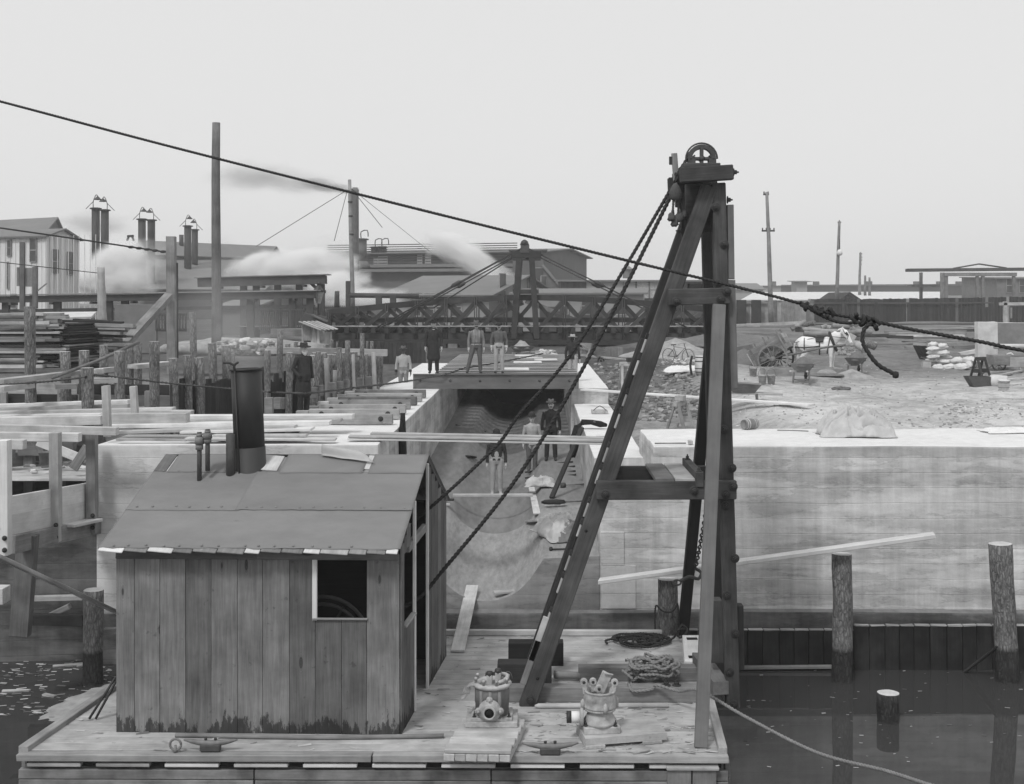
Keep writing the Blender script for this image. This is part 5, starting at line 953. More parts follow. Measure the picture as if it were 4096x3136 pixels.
barrow('loaded wheelbarrow on the boards behind the beam deck', Vector((P('G', 1030, 330, 59).x, 59, 4.4)), radians(120), 'rubble'); barrow('light wheelbarrow lying on its side behind the blurred workman', Vector((P('C', 1110, 1120, 61).x, 61, 4.35)), radians(40), None, 'wood_grey', 1, .35)
bucket('pale wooden bucket with raised bail beside the sand heap', PG('Q1', 412, 645), .33, .15); bucket('left one of the two buckets in front of the trough', PG('Q1', 548, 757), .33, .15); bucket('right one of the two buckets in front of the trough', PG('Q1', 678, 757), .33, .15); bucket('whitewashed bucket with fallen bail at the right edge', PG('Q2', 1418, 1132), .33, .19, 'cloth_white', False)
a, b = PG('Q1', 605, 655), PG('Q1', 1690, 648); t = thing('mortar_trough', 'long low board mortar trough in front of horse and cart', 'trough', a); dep = 1.15; nb = Vector((0, dep, 0))
for e0, e1 in ((a, b), (a + nb, b + nb)): beam('side_board', e0 + Z * .17, e1 + Z * .17, .05, .32, 'wood_grey', t, jit=.005)
for e0, e1 in ((a, a + nb), (b, b + nb)): beam('end_board', e0 + Z * .17 + Vector((0, .03, 0)), e1 + Z * .17 - Vector((0, .03, 0)), .05, .32, 'wood_grey', t)
beam('bottom_board', (a + b) / 2 + nb / 2 + Vector((-1.55, 0, .06)), (a + b) / 2 + nb / 2 + Vector((1.55, 0, .06)), dep - .08, .06, 'wood_mid', t); blob('mortar', (a + b) / 2 + nb * .5 + Vector((.9, 0, .1)), (.5, .4, .16), 'rubble', t)
tag(tube('hoe', [PG('Q1', 755, 470) * 0 + P('Q1', 755, 470, 52.5), P('Q1', 560, 575, 51.5)], .022, 'wood_pale', None, 6), 'pale hoe handle leaning on the trough end', 'hoe')
cone('sand_heap', (P('Q1', 330, 600, 54).x, 55.0, zg(9.4, 55)), 1.9, .75, 'sand', 'dark heap of sand behind the cart wheel', 'sand heap', 3, 2.0); cone('sand_heap', PG('Q1', 1880, 670) + Vector((0, .3, .05)), .95, .3, 'rubble', 'low pale sand heap under the farther wheelbarrow', 'sand heap', 7, .8); tag(blob('manure_heap', PG('Q1', 1690, 835), (.28, .3, .1), 'sand', None, 0, 2, .6, 4, (22, 10), .3), 'small dark scattered heap on the bare ground', 'heap'); cone('spoil_heap', PG('D', 380, 1140) + Vector((-1.2, 3, 0)), 3.8, .75, 'mud', 'broad earth bank behind the cart', 'earth heap', 5, 3.0)
cone('sand_mound', (P('C', 1800, 1060, 66).x, 66, 4.3), 3.6, 1.0, 'rubble', 'long pale sand mound under the bridge beyond the bicycle', 'sand heap', 4, 3.0)
# keg, tarpaulins, poles on and behind the quay wall
kc, kr = PZ('Q1', 300, 1425, 4.38), .115; a = Vector((kc.x - .03, 28.05, 4.38 + .12)); ax = Vector((.8, .55, 0)).normalized(); t = thing('keg', 'small wooden keg lying on its side on the quay', 'keg', a); mw = Matrix.Translation(a) @ ax.to_track_quat('Z', 'X').to_matrix().to_4x4()
lathe('staves', [(.001, .012), (.1, .012), (.1, 0), (.112, 0), (.125, .14), (.128, .19), (.125, .24), (.112, .38), (.1, .38), (.1, .37), (.001, .37)], 'wood_mid', t, mw, 18)
for z0 in (.03, .09, .27, .33): lathe('hoop', [(.1185 + .006 * (.05 < z0 < .3), z0), (.121 + .006 * (.05 < z0 < .3), z0 + .022)], 'wood_light', t, mw, 18)
def tarp(lab, c0, sx, sy, h, seed, mat='canvas', n=34, fold=1, rz=0):
    n = int(n * 1.7)
    vs = []; fs = []
    for j in range(n + 1):
        for i in range(n + 1):
            u, v = i / n * 2 - 1, j / n * 2 - 1; r2 = max(abs(u), abs(v)) ** 2.4 * .76 + (u * u + v * v) * .25
            wx, wy = u + .35 * nz(u * 2 + seed, v * 2, 1), v + .35 * nz(u * 2, v * 2 + seed, 8)
            r1, r3, r4 = 1 - abs(nz(wx * 1.6 + seed, wy * 2.6, seed)) * 2.2, 1 - abs(nz(wx * 3.3, wy * 4.4 + seed, 2)) * 2.2, 1 - abs(nz(wx * 7.5 + seed, wy * 9, 4)) * 2.2
            fl_ = .62 * r1 + .34 * r3 + .15 * r4; env = max(0, 1 - r2) ** .6; ex = 1 + .18 * nz(u * 1.6 + seed, v * 1.6, 5)
            z = h * env * (.45 + fold * .5 * fl_) + .012 + .03 * max(0, r3) * min(1, env * 3)
            vs.append(Vector((u * sx * ex + .12 * sx * env * nz(wx * 3, wy * 3, 6 + seed), v * sy * ex - .1 * sy * env * max(0, r3) * .5, max(.004, z))))
    for j in range(n):
        for i in range(n): a = j * (n + 1) + i; fs.append([a, a + 1, a + n + 2, a + n + 1])
    o = mk('tarpaulin', vs, fs, mat, None, Matrix.Translation(Vector(c0)) @ Matrix.Rotation(rz, 4, 'Z'), True); o.modifiers.new('s', 'SOLIDIFY').thickness = .015; tag(o, lab, 'tarpaulin'); return o
p = PZ('O', 955, 990, 4.38); tarp('crumpled pale tarpaulin heaped on the quay wall', (p.x, 26.95, 4.38), .8, .5, .5, 4.2, 'canvas', 44, 1.7); p = PZ('O', 2090, 975, 4.38); tarp('flat pale sheet lying on the quay at the right edge', (p.x + .2, 27.6, 4.38), .7, .35, .07, 8.5, 'cloth_white'); tarp('flat pale cloth with torn edge behind the quay at right', (p.x + .8, 28.7, 4.44), .8, .4, .1, 1.5, 'canvas')
for c_, x0, y0, x1, y1, lab in (('Q1', 765, 1428, 1220, 1442, 'thin stick lying on the quay beside the keg'),): a, b = PZ(c_, x0, y0, 4.39), PZ(c_, x1, y1, 4.39); tag(tube('stick', [a, a.lerp(b, .5) + Z * .006, b], .012, 'wood_mid', None, 6), lab, 'stick')
a, b = PZ('H', 480, 600, 4.4), PZ('H', 755, 598, 4.4); t = thing('sledge_hammer', 'sledge hammer lying on top of the quay wall end', 'hammer', a); tube('handle', [a, b], .016, 'wood_mid', t, 6); beam('head', b + Vector((.09, -.06, .02)), b + Vector((.09, .1, .02)), .09, .08, 'iron_dusty', t)
# planks and trestles on the low ground
a, b = P('Q3', 110, 1040, 40.4), P('Q1', 1250, 1062, 34.9); tag(beam('ramp_plank', a, b, .3, .06, 'wood_pale', None, jit=.006), 'very long pale plank running from the channel wall over the yard', 'plank'); tag(tube('stick', [PG('Q1', 1175, 1095), PG('Q1', 1305, 1065) + Z * .03], .03, 'wood_pale', None, 6), 'short stick at the end of the very long plank', 'stick')
a, b = P('Q3', 60, 572, 66), P('Q3', 1620, 735, 58); tag(beam('ramp_plank', a, b, .35, .08, 'wood_grey', None, jit=.008), 'second long plank on a trestle farther back by the bicycle', 'plank')
def sawhorse(lab, p, L_, h, rz, mat='wood_mid', cap=None):
    t = thing('sawhorse', lab, 'sawhorse', p, 'sawhorses'); mw = tilt_m(p, rz); pt = lambda x, y, z: mw @ Vector((x, y, z)); beam('top_beam', pt(-L_ / 2, 0, h), pt(L_ / 2, 0, h), .12, .14, mat, t, jit=.006)
    for sx in (-1, 1):
        for s in (-1, 1): beam('leg', pt(sx * L_ * .38, s * .05, h), pt(sx * L_ * .44, s * .26, 0), .09, .07, mat, t, jit=.005)
        beam('end_board', pt(sx * L_ * .41, -.2, h * .35), pt(sx * L_ * .41, .2, h * .35), .03, .16, mat, t)
    if cap: beam('cap_block', pt(-.12, 0, h + .15), pt(.12, 0, h + .15), .25, .15, cap, t)
    return t
p = PG('H', 705, 470); sawhorse('sawhorse carrying the very long pale plank', p, .75, .72, radians(60), 'wood_grey', 'wood_light'); p = PG('Q3', 740, 1060); sawhorse('tall trestle carrying the second long plank', p, .8, 1.05, radians(8), 'wood_light', 'wood_dark'); p = PG('Q2', 1160, 985); sawhorse('dark sawhorse standing before the white slab', p, .6, .72, radians(35), 'wood_dark')
# barrel, bicycle, stones
p = PG('Q3', 1700, 835); t = thing('barrel', 'upright barrel half hidden behind the derrick stay', 'barrel', p); lathe('staves', [(.2, 0), (.235, .2), (.245, .38), (.235, .56), (.2, .74), (.18, .74), (.18, .7), (.001, .7)], 'wood_light', t, Matrix.Translation(p), 18)
for z0, r_ in ((.08, .222), (.22, .242), (.5, .245), (.66, .222)): lathe('hoop', [(r_, z0), (r_, z0 + .04)], 'iron_rust', t, Matrix.Translation(p), 18)
tag(tube('barrel_stave', curve([p + Vector((-.38, -.1, 0)), p + Vector((-.43, -.1, .38)), p + Vector((-.36, -.1, .74))], .1), .05, 'wood_dark', None, 6), 'dark bowed stave standing against the barrel', 'stave')
def bicycle(p, rz):
    t = thing('bicycle', 'bicycle standing among stones beyond the derrick leg', 'bicycle', p); mw = tilt_m(p, rz) @ Matrix.Rotation(.1, 4, 'X'); pt = lambda x, y, z: mw @ Vector((x, y, z)); ax = (mw.to_3x3() @ Vector((0, 1, 0))).normalized()
    for x in (-.55, .55):
        w_ = mk_ring('wheel', pt(x, 0, .35), ax, .35, .035, 'iron_grey', t, .03); lathe('hub', [(.03, -.05), (.03, .05)], 'iron_grey', w_, Matrix.Translation(pt(x, 0, .35)) @ ax.to_track_quat('Z', 'X').to_matrix().to_4x4(), 8)
        for q in range(12): an = q * pi / 6; tube('spoke', [pt(x, 0, .35), pt(x + .32 * cos(an), 0, .35 + .32 * sin(an))], .004, 'iron_grey', w_, 4)
    tube('frame', [pt(-.55, 0, .35), pt(-.1, 0, .3), pt(.38, 0, .72), pt(-.22, 0, .78), pt(-.1, 0, .3)], .018, 'iron', t, 6); tube('seat_stay', [pt(-.55, 0, .35), pt(-.2, 0, .72)], .014, 'iron', t, 6); tube('fork', [pt(.55, 0, .35), pt(.36, 0, .92)], .018, 'iron', t, 6)
    tube('handlebar', curve([pt(.2, -.26, .9), pt(.34, -.15, .98), pt(.38, 0, .95), pt(.34, .15, .98), pt(.2, .26, .9)], .05), .016, 'iron_dusty', t, 6); beam('saddle', pt(-.34, 0, .86), pt(-.12, 0, .87), .13, .05, 'leather', t); tube('seat_post', [pt(-.22, 0, .78), pt(-.23, 0, .85)], .014, 'iron', t, 6); mk_ring('chain_ring', pt(-.1, 0, .3), ax, .1, .02, 'iron', t, .01, 18)
bicycle(PG('Q3', 1400, 690), radians(-42))
def stones(lab, n, fx_, mats, grp, s=(.05, .16), cat='stones', stuff=True):
    mb = MB()
    for i in range(n):
        p = fx_(i); q = RND.uniform(*s); bm = []; an = RND.uniform(0, 3)
        vs, fs = cbox(q * RND.uniform(.8, 1.8), q, q * RND.uniform(.5, .9), q * .25); mw = Matrix.Translation(p + Z * q * .2) @ Matrix.Rotation(an, 4, 'Z') @ Matrix.Rotation(RND.uniform(-.5, .5), 4, 'X')
        mb.add([Vector(v) + Vector((RND.uniform(-.1, .1), RND.uniform(-.1, .1), RND.uniform(-.1, .1))) * q for v in vs], fs, mw, RND.randrange(len(mats)))
    return tag(mb.build(grp, list(mats)), lab, cat, kind='stuff')
stones('loose broken stones heaped round the bicycle', 120, lambda i: PG('Q3', 1180 + RND.random() * 450, 640 + RND.random() * 60), ('rubble', 'slab', 'slab_dark'), 'stone_rubble'); stones('brick rubble scattered behind the horse', 170, lambda i: PG('Q4', 1050 + RND.random() * 380, 780 + RND.random() * 110), ('rubble', 'slab_dark', 'mud'), 'brick_rubble', (.06, .2)); stones('broken stones beside the cart wheel', 60, lambda i: PG('Q1', 160 + RND.random() * 380, 290 + RND.random() * 90), ('rubble', 'slab'), 'stone_rubble', (.08, .2))
stones('pebbles and clods strewn over the yard', 700, lambda i: PG('O', 60 + RND.random() * 2130, 480 + (RND.random() ** .8) * 460), ('rubble', 'slab', 'rubble', 'slab_dark'), 'pebbles', (.015, .055)); stones('clods of raw clay on the low ground by the channel', 900, lambda i: PG('Q3', 250 + RND.random() * 1450, 700 + RND.random() * 780), ('mud', 'rubble', 'mud'), 'clay_clods', (.03, .17)); stones('pebbles spilled along the back of the quay', 160, lambda i: PG('Q2', 700 + RND.random() * 800, 1270 + RND.random() * 260), ('slab', 'rubble'), 'pebbles', (.03, .08))
stones('broken brick and stone heaped behind the beam deck', 130, lambda i: Vector((P('G', 1150 + RND.random() * 160, 300, 60).x, 60 + RND.random() * 2.5, 4.4 + RND.random() * .35)), ('slab', 'rubble'), 'brick_rubble', (.08, .22))
p = PG('Q3', 1500, 800); tarp('white crumpled paper sacks lying before the barrel', p, .9, .5, .28, 2.7, 'cloth_white', 26)
# lumber and logs in the back of the yard
logs = [(420, 500, 640, 385), (540, 468, 760, 402), (860, 478, 945, 455), (935, 468, 1022, 490), (1015, 445, 1270, 472), (1280, 405, 1370, 440), (1300, 480, 1440, 590), (485, 500, 1090, 540), (605, 555, 1010, 580), (1225, 560, 1500, 535), (1480, 520, 1600, 545), (1385, 725, 1500, 795), (1520, 695, 1650, 770)]
for k, (x0, y0, x1, y1) in enumerate(logs):
    d = 84 - k * .8 if k < 11 else 66; a, b = P('Q4', x0, y0, d + 1.2 * (k % 2)), P('Q4', x1, y1, d); lb = ('slanting log leaning at the left of the log heap', 'bark-mottled log slanting beside the leaning one', 'short log seen end-on in the heap', 'stubby log beside the end-on one', 'long thin log on the top right of the heap', 'small pale log at the crest of the heap', 'log sloping down to the right of the heap', 'longest log in the middle of the heap', 'log just above the horse back', 'log behind the horse ears', 'short log at the right tail of the heap', 'short round log on the ground right of the horse', 'bark log with dark end on the ground right of the horse')[k]
    tag(log_mesh('felled_log', a, b, .17 if k < 11 else .2, .15 if k < 11 else .2, ('wood_grey' if k not in (1, 12) else 'bark', 'wood_mid'), 12, 6, .06), lb, 'log', 'felled logs behind the horse')
for k, (x0, y0, x1, y1, d, m_) in enumerate(((650, 470, 1120, 435, 96, 'wood_grey'), (110, 490, 1000, 482, 93, 'wood_mid'), (140, 510, 1000, 500, 91, 'wood_grey'), (240, 535, 980, 535, 88, 'wood_light'), (130, 555, 1000, 560, 86, 'wood_mid'), (140, 580, 900, 590, 84, 'wood_grey'), (300, 605, 640, 612, 82, 'wood_dark'), (110, 668, 560, 610, 80, 'wood_mid'), (335, 660, 500, 655, 76, 'wood_mid'), (780, 620, 1130, 615, 78, 'wood_grey'), (860, 660, 1135, 650, 75, 'wood_mid'), (930, 735, 1135, 695, 68, 'wood_light'), (600, 478, 1130, 470, 94, 'wood_dark'))):
    tag(beam('yard_timber', P('Q2', x0, y0, d), P('Q2', x1, y1, d), .45, .17, m_, None, jit=.02), ORD[k] + ' long timber in the lumber heap left of the white slab, counted from the fence', 'timber', 'timbers in the lumber heap')
for k, (x0, y0, x1, y1, d) in enumerate(((670, 605, 960, 610, 78), (690, 690, 1660, 720, 76), (1310, 600, 1830, 590, 80), (1310, 650, 1830, 655, 78), (1310, 690, 1660, 712, 76), (1830, 610, 2194, 620, 80), (1250, 720, 1320, 580, 70))):
    tag(beam('yard_timber', P('Q4', x0, y0, d), P('Q4', x1, y1, d), .4, .2, ('wood_mid', 'wood_light', 'wood_dark')[k % 3] if k < 6 else 'wood_light', None, up=(0, 0, 1) if k < 6 else (0, -1, 0), jit=.02), (ORD[k] + ' timber lying behind the horse, counted from the left') if k < 6 else 'pale board standing on edge behind the horse head', 'timber', 'timbers behind the horse')
for k, (x0, y0, x1, y1, d, lab) in enumerate(((0, 1175, 360, 1150, 58, 'squared timber lying on the earth bank left of the cart'), (0, 1200, 430, 1170, 56, 'pale board on the earth bank left of the cart'), (-20, 1015, 700, 992, 92, 'long rail-like beam on the embankment by the fence'))): tag(beam('bank_timber', P('D', x0 + 235, y0, d), P('D', x1 + 10, y1, d), .3, .24 if k != 1 else .08, ('wood_mid', 'wood_grey', 'wood_light')[k], None, jit=.01), lab, 'timber')
a, b = P('D', 150, 1012, 100), P('D', 2200, 997, 118); t = thing('rail_track', 'railway track along the foot of the dark fence', 'track', a)
for o_ in (0, 1.5): beam('rail', Vector((3, 112 + o_, 4.98)), Vector((55, 120 + o_, 5.0)), .12, .15, 'iron', t)
for k in range(30): x = 4 + k * 1.7; beam('sleeper', (x, 111.6 + .15 * k * 1.05, 4.86), (x, 114.4 + .15 * k * 1.05, 4.86), .25, .16, 'wood_dark', t)
# sacks of cement
sacks = [(640, 612, 95, 50), (735, 632, 115, 62), (640, 662, 90, 40), (635, 705, 90, 45), (735, 710, 150, 55), (640, 748, 95, 45), (755, 760, 150, 55), (625, 790, 110, 50), (765, 805, 170, 48), (905, 790, 120, 80), (1035, 778, 110, 70), (690, 865, 120, 70), (815, 860, 150, 60), (955, 855, 130, 60), (1055, 835, 100, 70), (1130, 800, 110, 40)]
for k, (x, y, w_, h_) in enumerate(sacks):
    d = 55 + .5 * sin(k * 2.3) + (2.0 if k < 9 else .6) - (1.2 if k > 10 else 0); p = P('Q2', x, y + h_ * .35, d); o = blob('cement_sack', p, (w_ / 2.7534 * d / F * .56, .34, h_ / 2.7534 * d / F * .62), 'sack', None, RND.uniform(-.5, .5), k * 3.1, .3, 2.2, (20, 12), .8, RND.uniform(-.2, .2))
    tag(o, ORD[k] + ' plump cement sack of the white sack pile, counted from the top', 'sack', 'cement sacks')
p = PG('Q2', 560, 800); t = thing('tipped_box', 'tipped-up wooden tray leaning on the sack pile', 'tray', p); mw = tilt_m(p, .5) @ Matrix.Rotation(1.0, 4, 'Y')
for q in range(3): beam('board', mw @ Vector((-.9, -.35 + .3 * q, 0)), mw @ Vector((-.05, -.35 + .3 * q, 0)), .28, .05, 'wood_dark', t, up=mw.to_3x3() @ Vector((0, 0, 1)))
beam('leg', mw @ Vector((-.1, -.3, -.1)), mw @ Vector((-.5, -.3, -.45)), .06, .06, 'wood_mid', t); beam('rim', mw @ Vector((-.92, -.5, .04)), mw @ Vector((-.92, .4, .04)), .05, .14, 'wood_grey', t)
p = PG('Q2', 570, 885); t = thing('crate', 'small pale crate at the foot of the sack pile', 'crate', p); box('body', p + Vector((-.16, 0, 0)), p + Vector((.2, .3, .3)), 'wood_light', t); beam('lid', p + Vector((-.18, .15, .315)), p + Vector((.22, .15, .315)), .34, .025, 'wood_grey', t)
a, b = PG('Q2', 1135, 808), PG('Q2', 1445, 808); z1 = P('Q2', 1135, 378, a.y).z
o = wall_box('stone_slab', (a.x, a.y, a.z), (b.x, a.y + .5, z1), 'tall whitish concrete slab standing upright in the yard', ('slab', 'slab'), 5, 'slab', .03); a = PG('Q2', 1510, 690); o = wall_box('stone_slab', (a.x, a.y + 4, a.z), (a.x + 3.0, a.y + 4.7, P('Q2', 1510, 388, a.y + 4).z), 'tall darker slab at the right edge behind the whitish one', ('slab_dark', 'slab'), 5, 'slab', .03)
# flat hand-cart, shovel, overturned tray at the right edge
p = PG('Q2', 1460, 930); t = thing('hand_cart', 'flat box hand cart with small wheel at the right edge', 'cart', p)
a, b = P('Q2', 1290, 800, p.y), P('Q2', 1500, 800, p.y); box('body', (a.x, p.y - .2, a.z - .2), (a.x + 1.15, p.y + .7, a.z + .22), 'wood_mid', t); box('body_side', (P('Q2', 1455, 0, p.y).x, p.y - .35, a.z - .28), (a.x + 3.0, p.y - .3, a.z + .14), 'wood_grey', t); wheel_parts(t, (P('Q2', 1380, 0, p.y).x, p.y + .15, zg(p.x, p.y) + .3), (.2, 1, 0), .3, 8, 'iron_rust', .06, .06, .1); tube('leg', curve([P('Q2', 1590, 870, p.y - .3), P('Q2', 1612, 930, p.y - .3), P('Q2', 1620, 1015, p.y - .4)], .1), .035, 'wood_grey', t, 6); tube('handle', curve([P('Q2', 1450, 735, p.y), P('Q2', 1500, 722, p.y), P('Q2', 1530, 765, p.y)], .1), .03, 'wood_pale', t, 6)
a, b = PG('Q2', 1115, 1015), P('Q2', 1295, 852, 52.0); t = thing('shovel', 'shovel leaning on the hand cart', 'shovel', a); tube('shaft', [a, b], .022, 'wood_dark', t, 6); beam('blade', a + (a - b).normalized() * .02, a + (b - a).normalized() * .25, .2, .02, 'iron', t, up=(0, -1, .4))
p = PG('Q2', 1130, 1100); t = thing('overturned_tray', 'dark iron tray with white-crusted roller beside the bucket', 'tray', p); vs = [p + Vector(v) for v in ((-.32, 0, .36), (.45, 0, .36), (.45, 0, .06), (-.1, 0, .0), (-.32, .5, .36), (.45, .5, .36), (.45, .5, .06), (-.1, .5, 0))]; mk('tray', vs, [[0, 3, 2, 1], [4, 5, 6, 7], [0, 4, 7, 3], [3, 7, 6, 2], [1, 2, 6, 5]], 'iron_rust', t)
a = p + Vector((.5, .2, .2)); lathe('roller', [(.2, 0), (.22, .1), (.21, .3), (.19, .55), (.17, .55), (.001, .53)], 'slab', t, Matrix.Translation(a) @ Vector((.9, -.4, 0)).to_track_quat('Z', 'X').to_matrix().to_4x4(), 16)
for k, (x0, y0, x1, y1, z_, lab) in enumerate(((1340, 1035, 1700, 1010, .12, 'pale plank lying by the hand cart wheel'), (1470, 1085, 1700, 1062, .08, 'short plank before the whitewashed bucket'), (1265, 1235, 1720, 1240, .05, 'long pale plank at the right edge of the bare ground'), (1330, 1260, 1720, 1262, .03, 'thin plank in front of the long pale one at right'), (1370, 905, 1560, 900, .2, 'round pole under the hand cart'), (1250, 945, 1600, 925, .1, 'board lying under the hand cart'), (1350, 985, 1600, 930, .1, 'dark plank sloping beneath the hand cart'))): tag(beam('loose_plank', PG('Q2', x0, y0) + Z * z_ * .4, PG('Q2', x1, y1) + Z * z_ * .4, .26, .07, 'wood_light' if k < 5 else 'wood_grey', None, jit=.008), lab, 'plank')
# ---- horse and dump cart
CF = Vector((.93, -.36, 0)).normalized(); CA = Vector((-CF.y, CF.x, 0)); wc = P('Q1', 700, 392, 52.2); RW = .66
ct = thing('dump_cart', 'two-wheeled wooden dump cart tipped behind the white horse', 'cart', (wc.x, wc.y + .7, wc.z - RW)); w2 = wc + CA * 1.45
wheel_parts(ct, wc, CA, RW, 12, 'wood_mid', .075, .13, .2); wheel_parts(ct, w2, CA, RW, 12, 'wood_dark', .075, .13, .2); tube('axle', [wc, w2], .06, 'wood_dark', ct, 8); mid = (wc + w2) / 2
tl = Matrix.Rotation(radians(-32), 4, CA.cross(Z).cross(Z)) if False else None
fwd = (CF * cos(radians(30)) + Z * sin(radians(30))).normalized(); upv = (-CF * sin(radians(30)) + Z * cos(radians(30))).normalized()
def cp(f, s, u): return mid + fwd * f + CA * s + upv * u + Z * .12
for s in (-.55, .55):
    for q in range(3): beam('side_board', cp(-.9, s, .12 + q * .24), cp(.75, s, .12 + q * .24), .04, .23, 'wood_mid', ct, up=upv)
    for f in (-.75, .0, .62): beam('stake', cp(f, s * 1.06, -.08), cp(f, s * 1.06, .95), .07, .06, 'wood_mid', ct, up=CA)
for q in range(3): beam('front_board', cp(.75, -.56, .12 + q * .24), cp(.75, .56, .12 + q * .24), .04, .23, 'wood_grey', ct, up=upv)
beam('floor_board', cp(-.95, 0, 0), cp(.8, 0, 0), 1.12, .06, 'wood_dark', ct, up=upv); beam('tail_board', cp(-.95, -.55, .35), cp(-.95, .55, .35), .04, .6, 'wood_light', ct, up=upv)
for s in (-.42, .42): tube('shaft', curve([mid + CA * s - CF * .5 + Z * .08, mid + CA * s + CF * .8 + Z * .22, mid + CA * s + CF * 2.0 + Z * .5, mid + CA * s + CF * 2.9 + Z * .62], .2), [.05] * 4 if False else .045, 'wood_mid', ct, 8)
# ================================================================== the background
def face_box(name, pts, mats, parent): pass
def quadm(name, p, mat, parent, th=.05):   # a thin slab through four points
    n = (p[1] - p[0]).cross(p[3] - p[0]).normalized() * th; vs = list(p) + [v - n for v in p]
    return mk(name, vs, [[0, 1, 2, 3], [7, 6, 5, 4], [0, 4, 5, 1], [1, 5, 6, 2], [2, 6, 7, 3], [3, 7, 4, 0]], mat, parent)
def building(lab, a, b, dep, z0, ze, zr, wall='far_wall', roof='far_roof', gable='side', over=.5, cat='building', name='building', dn=None):
    # front wall from a to b (ground points), dep back; ridge along the front ('side') or front-to-back ('front'), 'flat' for lean-to
    a, b = Vector((a[0], a[1], 0)), Vector((b[0], b[1], 0)); f = (b - a).normalized(); n = Vector((-f.y, f.x, 0)) if dn is None else Vector(dn); c_, d_ = b + n * dep, a + n * dep
    t = thing(name, lab, cat, (a.x, a.y, z0)); H_ = lambda p, z: Vector((p.x, p.y, z)); cs = [a, b, c_, d_]
    vs = [H_(p, z0) for p in cs] + [H_(p, ze) for p in cs]; fs = [[0, 1, 5, 4], [1, 2, 6, 5], [2, 3, 7, 6], [3, 0, 4, 7]]
    if gable == 'side':
        m1, m2 = (a + d_) / 2, (b + c_) / 2; vs += [H_(m1, zr), H_(m2, zr)]; fs += [[4, 8, 7], [5, 6, 9]]; mk('wall', vs, fs, wall, t); o1, o2 = -f * over, f * over
        k = (zr - ze) / (dep / 2) * over
        quadm('roof', [H_(a - n * over + o1, ze - k), H_(b - n * over + o2, ze - k), H_(m2 + o2, zr), H_(m1 + o1, zr)], roof, t, .15); quadm('roof', [H_(c_ + n * over + o2, ze - k), H_(d_ + n * over + o1, ze - k), H_(m1 + o1, zr), H_(m2 + o2, zr)], roof, t, .15)
    elif gable == 'front':
        m1, m2 = (a + b) / 2, (c_ + d_) / 2; vs += [H_(m1, zr), H_(m2, zr)]; fs += [[4, 5, 8], [7, 9, 6]]; mk('wall', vs, fs, wall, t); L_ = (b - a).length / 2; k = (zr - ze) / L_ * over; o1, o2 = -n * over, n * over
        quadm('roof', [H_(d_ - f * over + o2, ze - k), H_(a - f * over + o1, ze - k), H_(m1 + o1, zr), H_(m2 + o2, zr)], roof, t, .15); quadm('roof', [H_(b + f * over + o1, ze - k), H_(c_ + f * over + o2, ze - k), H_(m2 + o2, zr), H_(m1 + o1, zr)], roof, t, .15)
    else:
        vs[6] = H_(c_, zr); vs[7] = H_(d_, zr); mk('wall', vs, fs, wall, t); quadm('roof', [H_(a - n * over - f * over, ze), H_(b - n * over + f * over, ze), H_(c_ + f * over, zr + .02), H_(d_ - f * over, zr + .02)], roof, t, .15)
    return t, a, f, n
def window(t, a, f, u, z, w_, h_, out, mat='window_dark', sash=True):
    p = Vector((a.x, a.y, 0)) + f * u + Vector(out) * .06 + Z * z; o = beam('window', p - f * w_ / 2, p + f * w_ / 2, .06, h_, mat, t)
    if sash:
        for e in (-1, 1): beam('frame', p + f * e * w_ / 2 - Z * h_ / 2 + Vector(out) * .03, p + f * e * w_ / 2 + Z * h_ / 2 + Vector(out) * .03, .08, .08, 'wood_grey', o, up=out)
        for e in (-1, 0, 1): beam('rail', p - f * w_ / 2 + Z * e * h_ / 2 + Vector(out) * .035, p + f * w_ / 2 + Z * e * h_ / 2 + Vector(out) * .035, .08, .08, 'wood_grey', o)
    return o
def xu(c_, x, d): return P(c_, x, 0, d).x
def zu(c_, y, d): return P(c_, 0, y, d).z
# white clapboard mill at far left
d = 108; a = Vector((xu('A', -320, d + 4), d + 4)); b = Vector((xu('A', 400, d), d)); nn = Vector((.06, 1, 0)).normalized()
t, a_, f_, n_ = building('white peeling clapboard mill at the far left', (a.x, a.y), (b.x, b.y), 6.8, 4.4, zu('A', 415, d), zu('A', 362, d + 4), 'white_paint', 'far_roof', 'side', .4, 'mill', 'mill_building', nn)
out = Vector((f_.y, -f_.x, 0)); L_ = (b - a).length
for (x, y0, y1, w_) in ((15, 455, 600, 48), (275, 448, 655, 76), (62, 935, 1060, 70), (275, 935, 1060, 76), (0, 650, 890, 20)): window(t, a_, f_, (xu('A', x, d) - a.x) * L_ / (b.x - a.x), zu('A', (y0 + y1) / 2, d + 1), w_ / 2.194 * d / F, (y1 - y0) / 2.194 * d / F, out)
o2 = Vector((nn.y, -nn.x, 0))
for (s, y0, y1) in ((1.75, 555, 755), (4.8, 565, 765)): window(t, Vector((b.x, b.y, 0)), nn, s, zu('A', (y0 + y1) / 2, 112), 1.15, (y1 - y0) / 2.194 * 112 / F, o2)
for k in range(13): s = .25 + k * .52; p = Vector((b.x, b.y, 0)) + nn * s + o2 * .03; beam('batten', p + Z * 4.4, p + Z * (zu('A', 410, d) - .2), .05, .05, 'white_paint', t, up=o2)
for k in range(26): s = .2 + k * .62; p = a_ + f_ * s + out * .03; beam('batten', p + Z * 4.4, p + Z * (zu('A', 415, d) - .1), .05, .05, 'white_paint', t, up=out)
t, *_ = building('long hazy roof rising behind the white mill', (xu('A', -400, 140), 140), (xu('A', 380, 132), 132), 20, 4.4, zu('A', 420, 140), zu('A', 300, 150), 'far_wall', 'far_roof', 'side', .5, dn=(-.25, .97, 0))
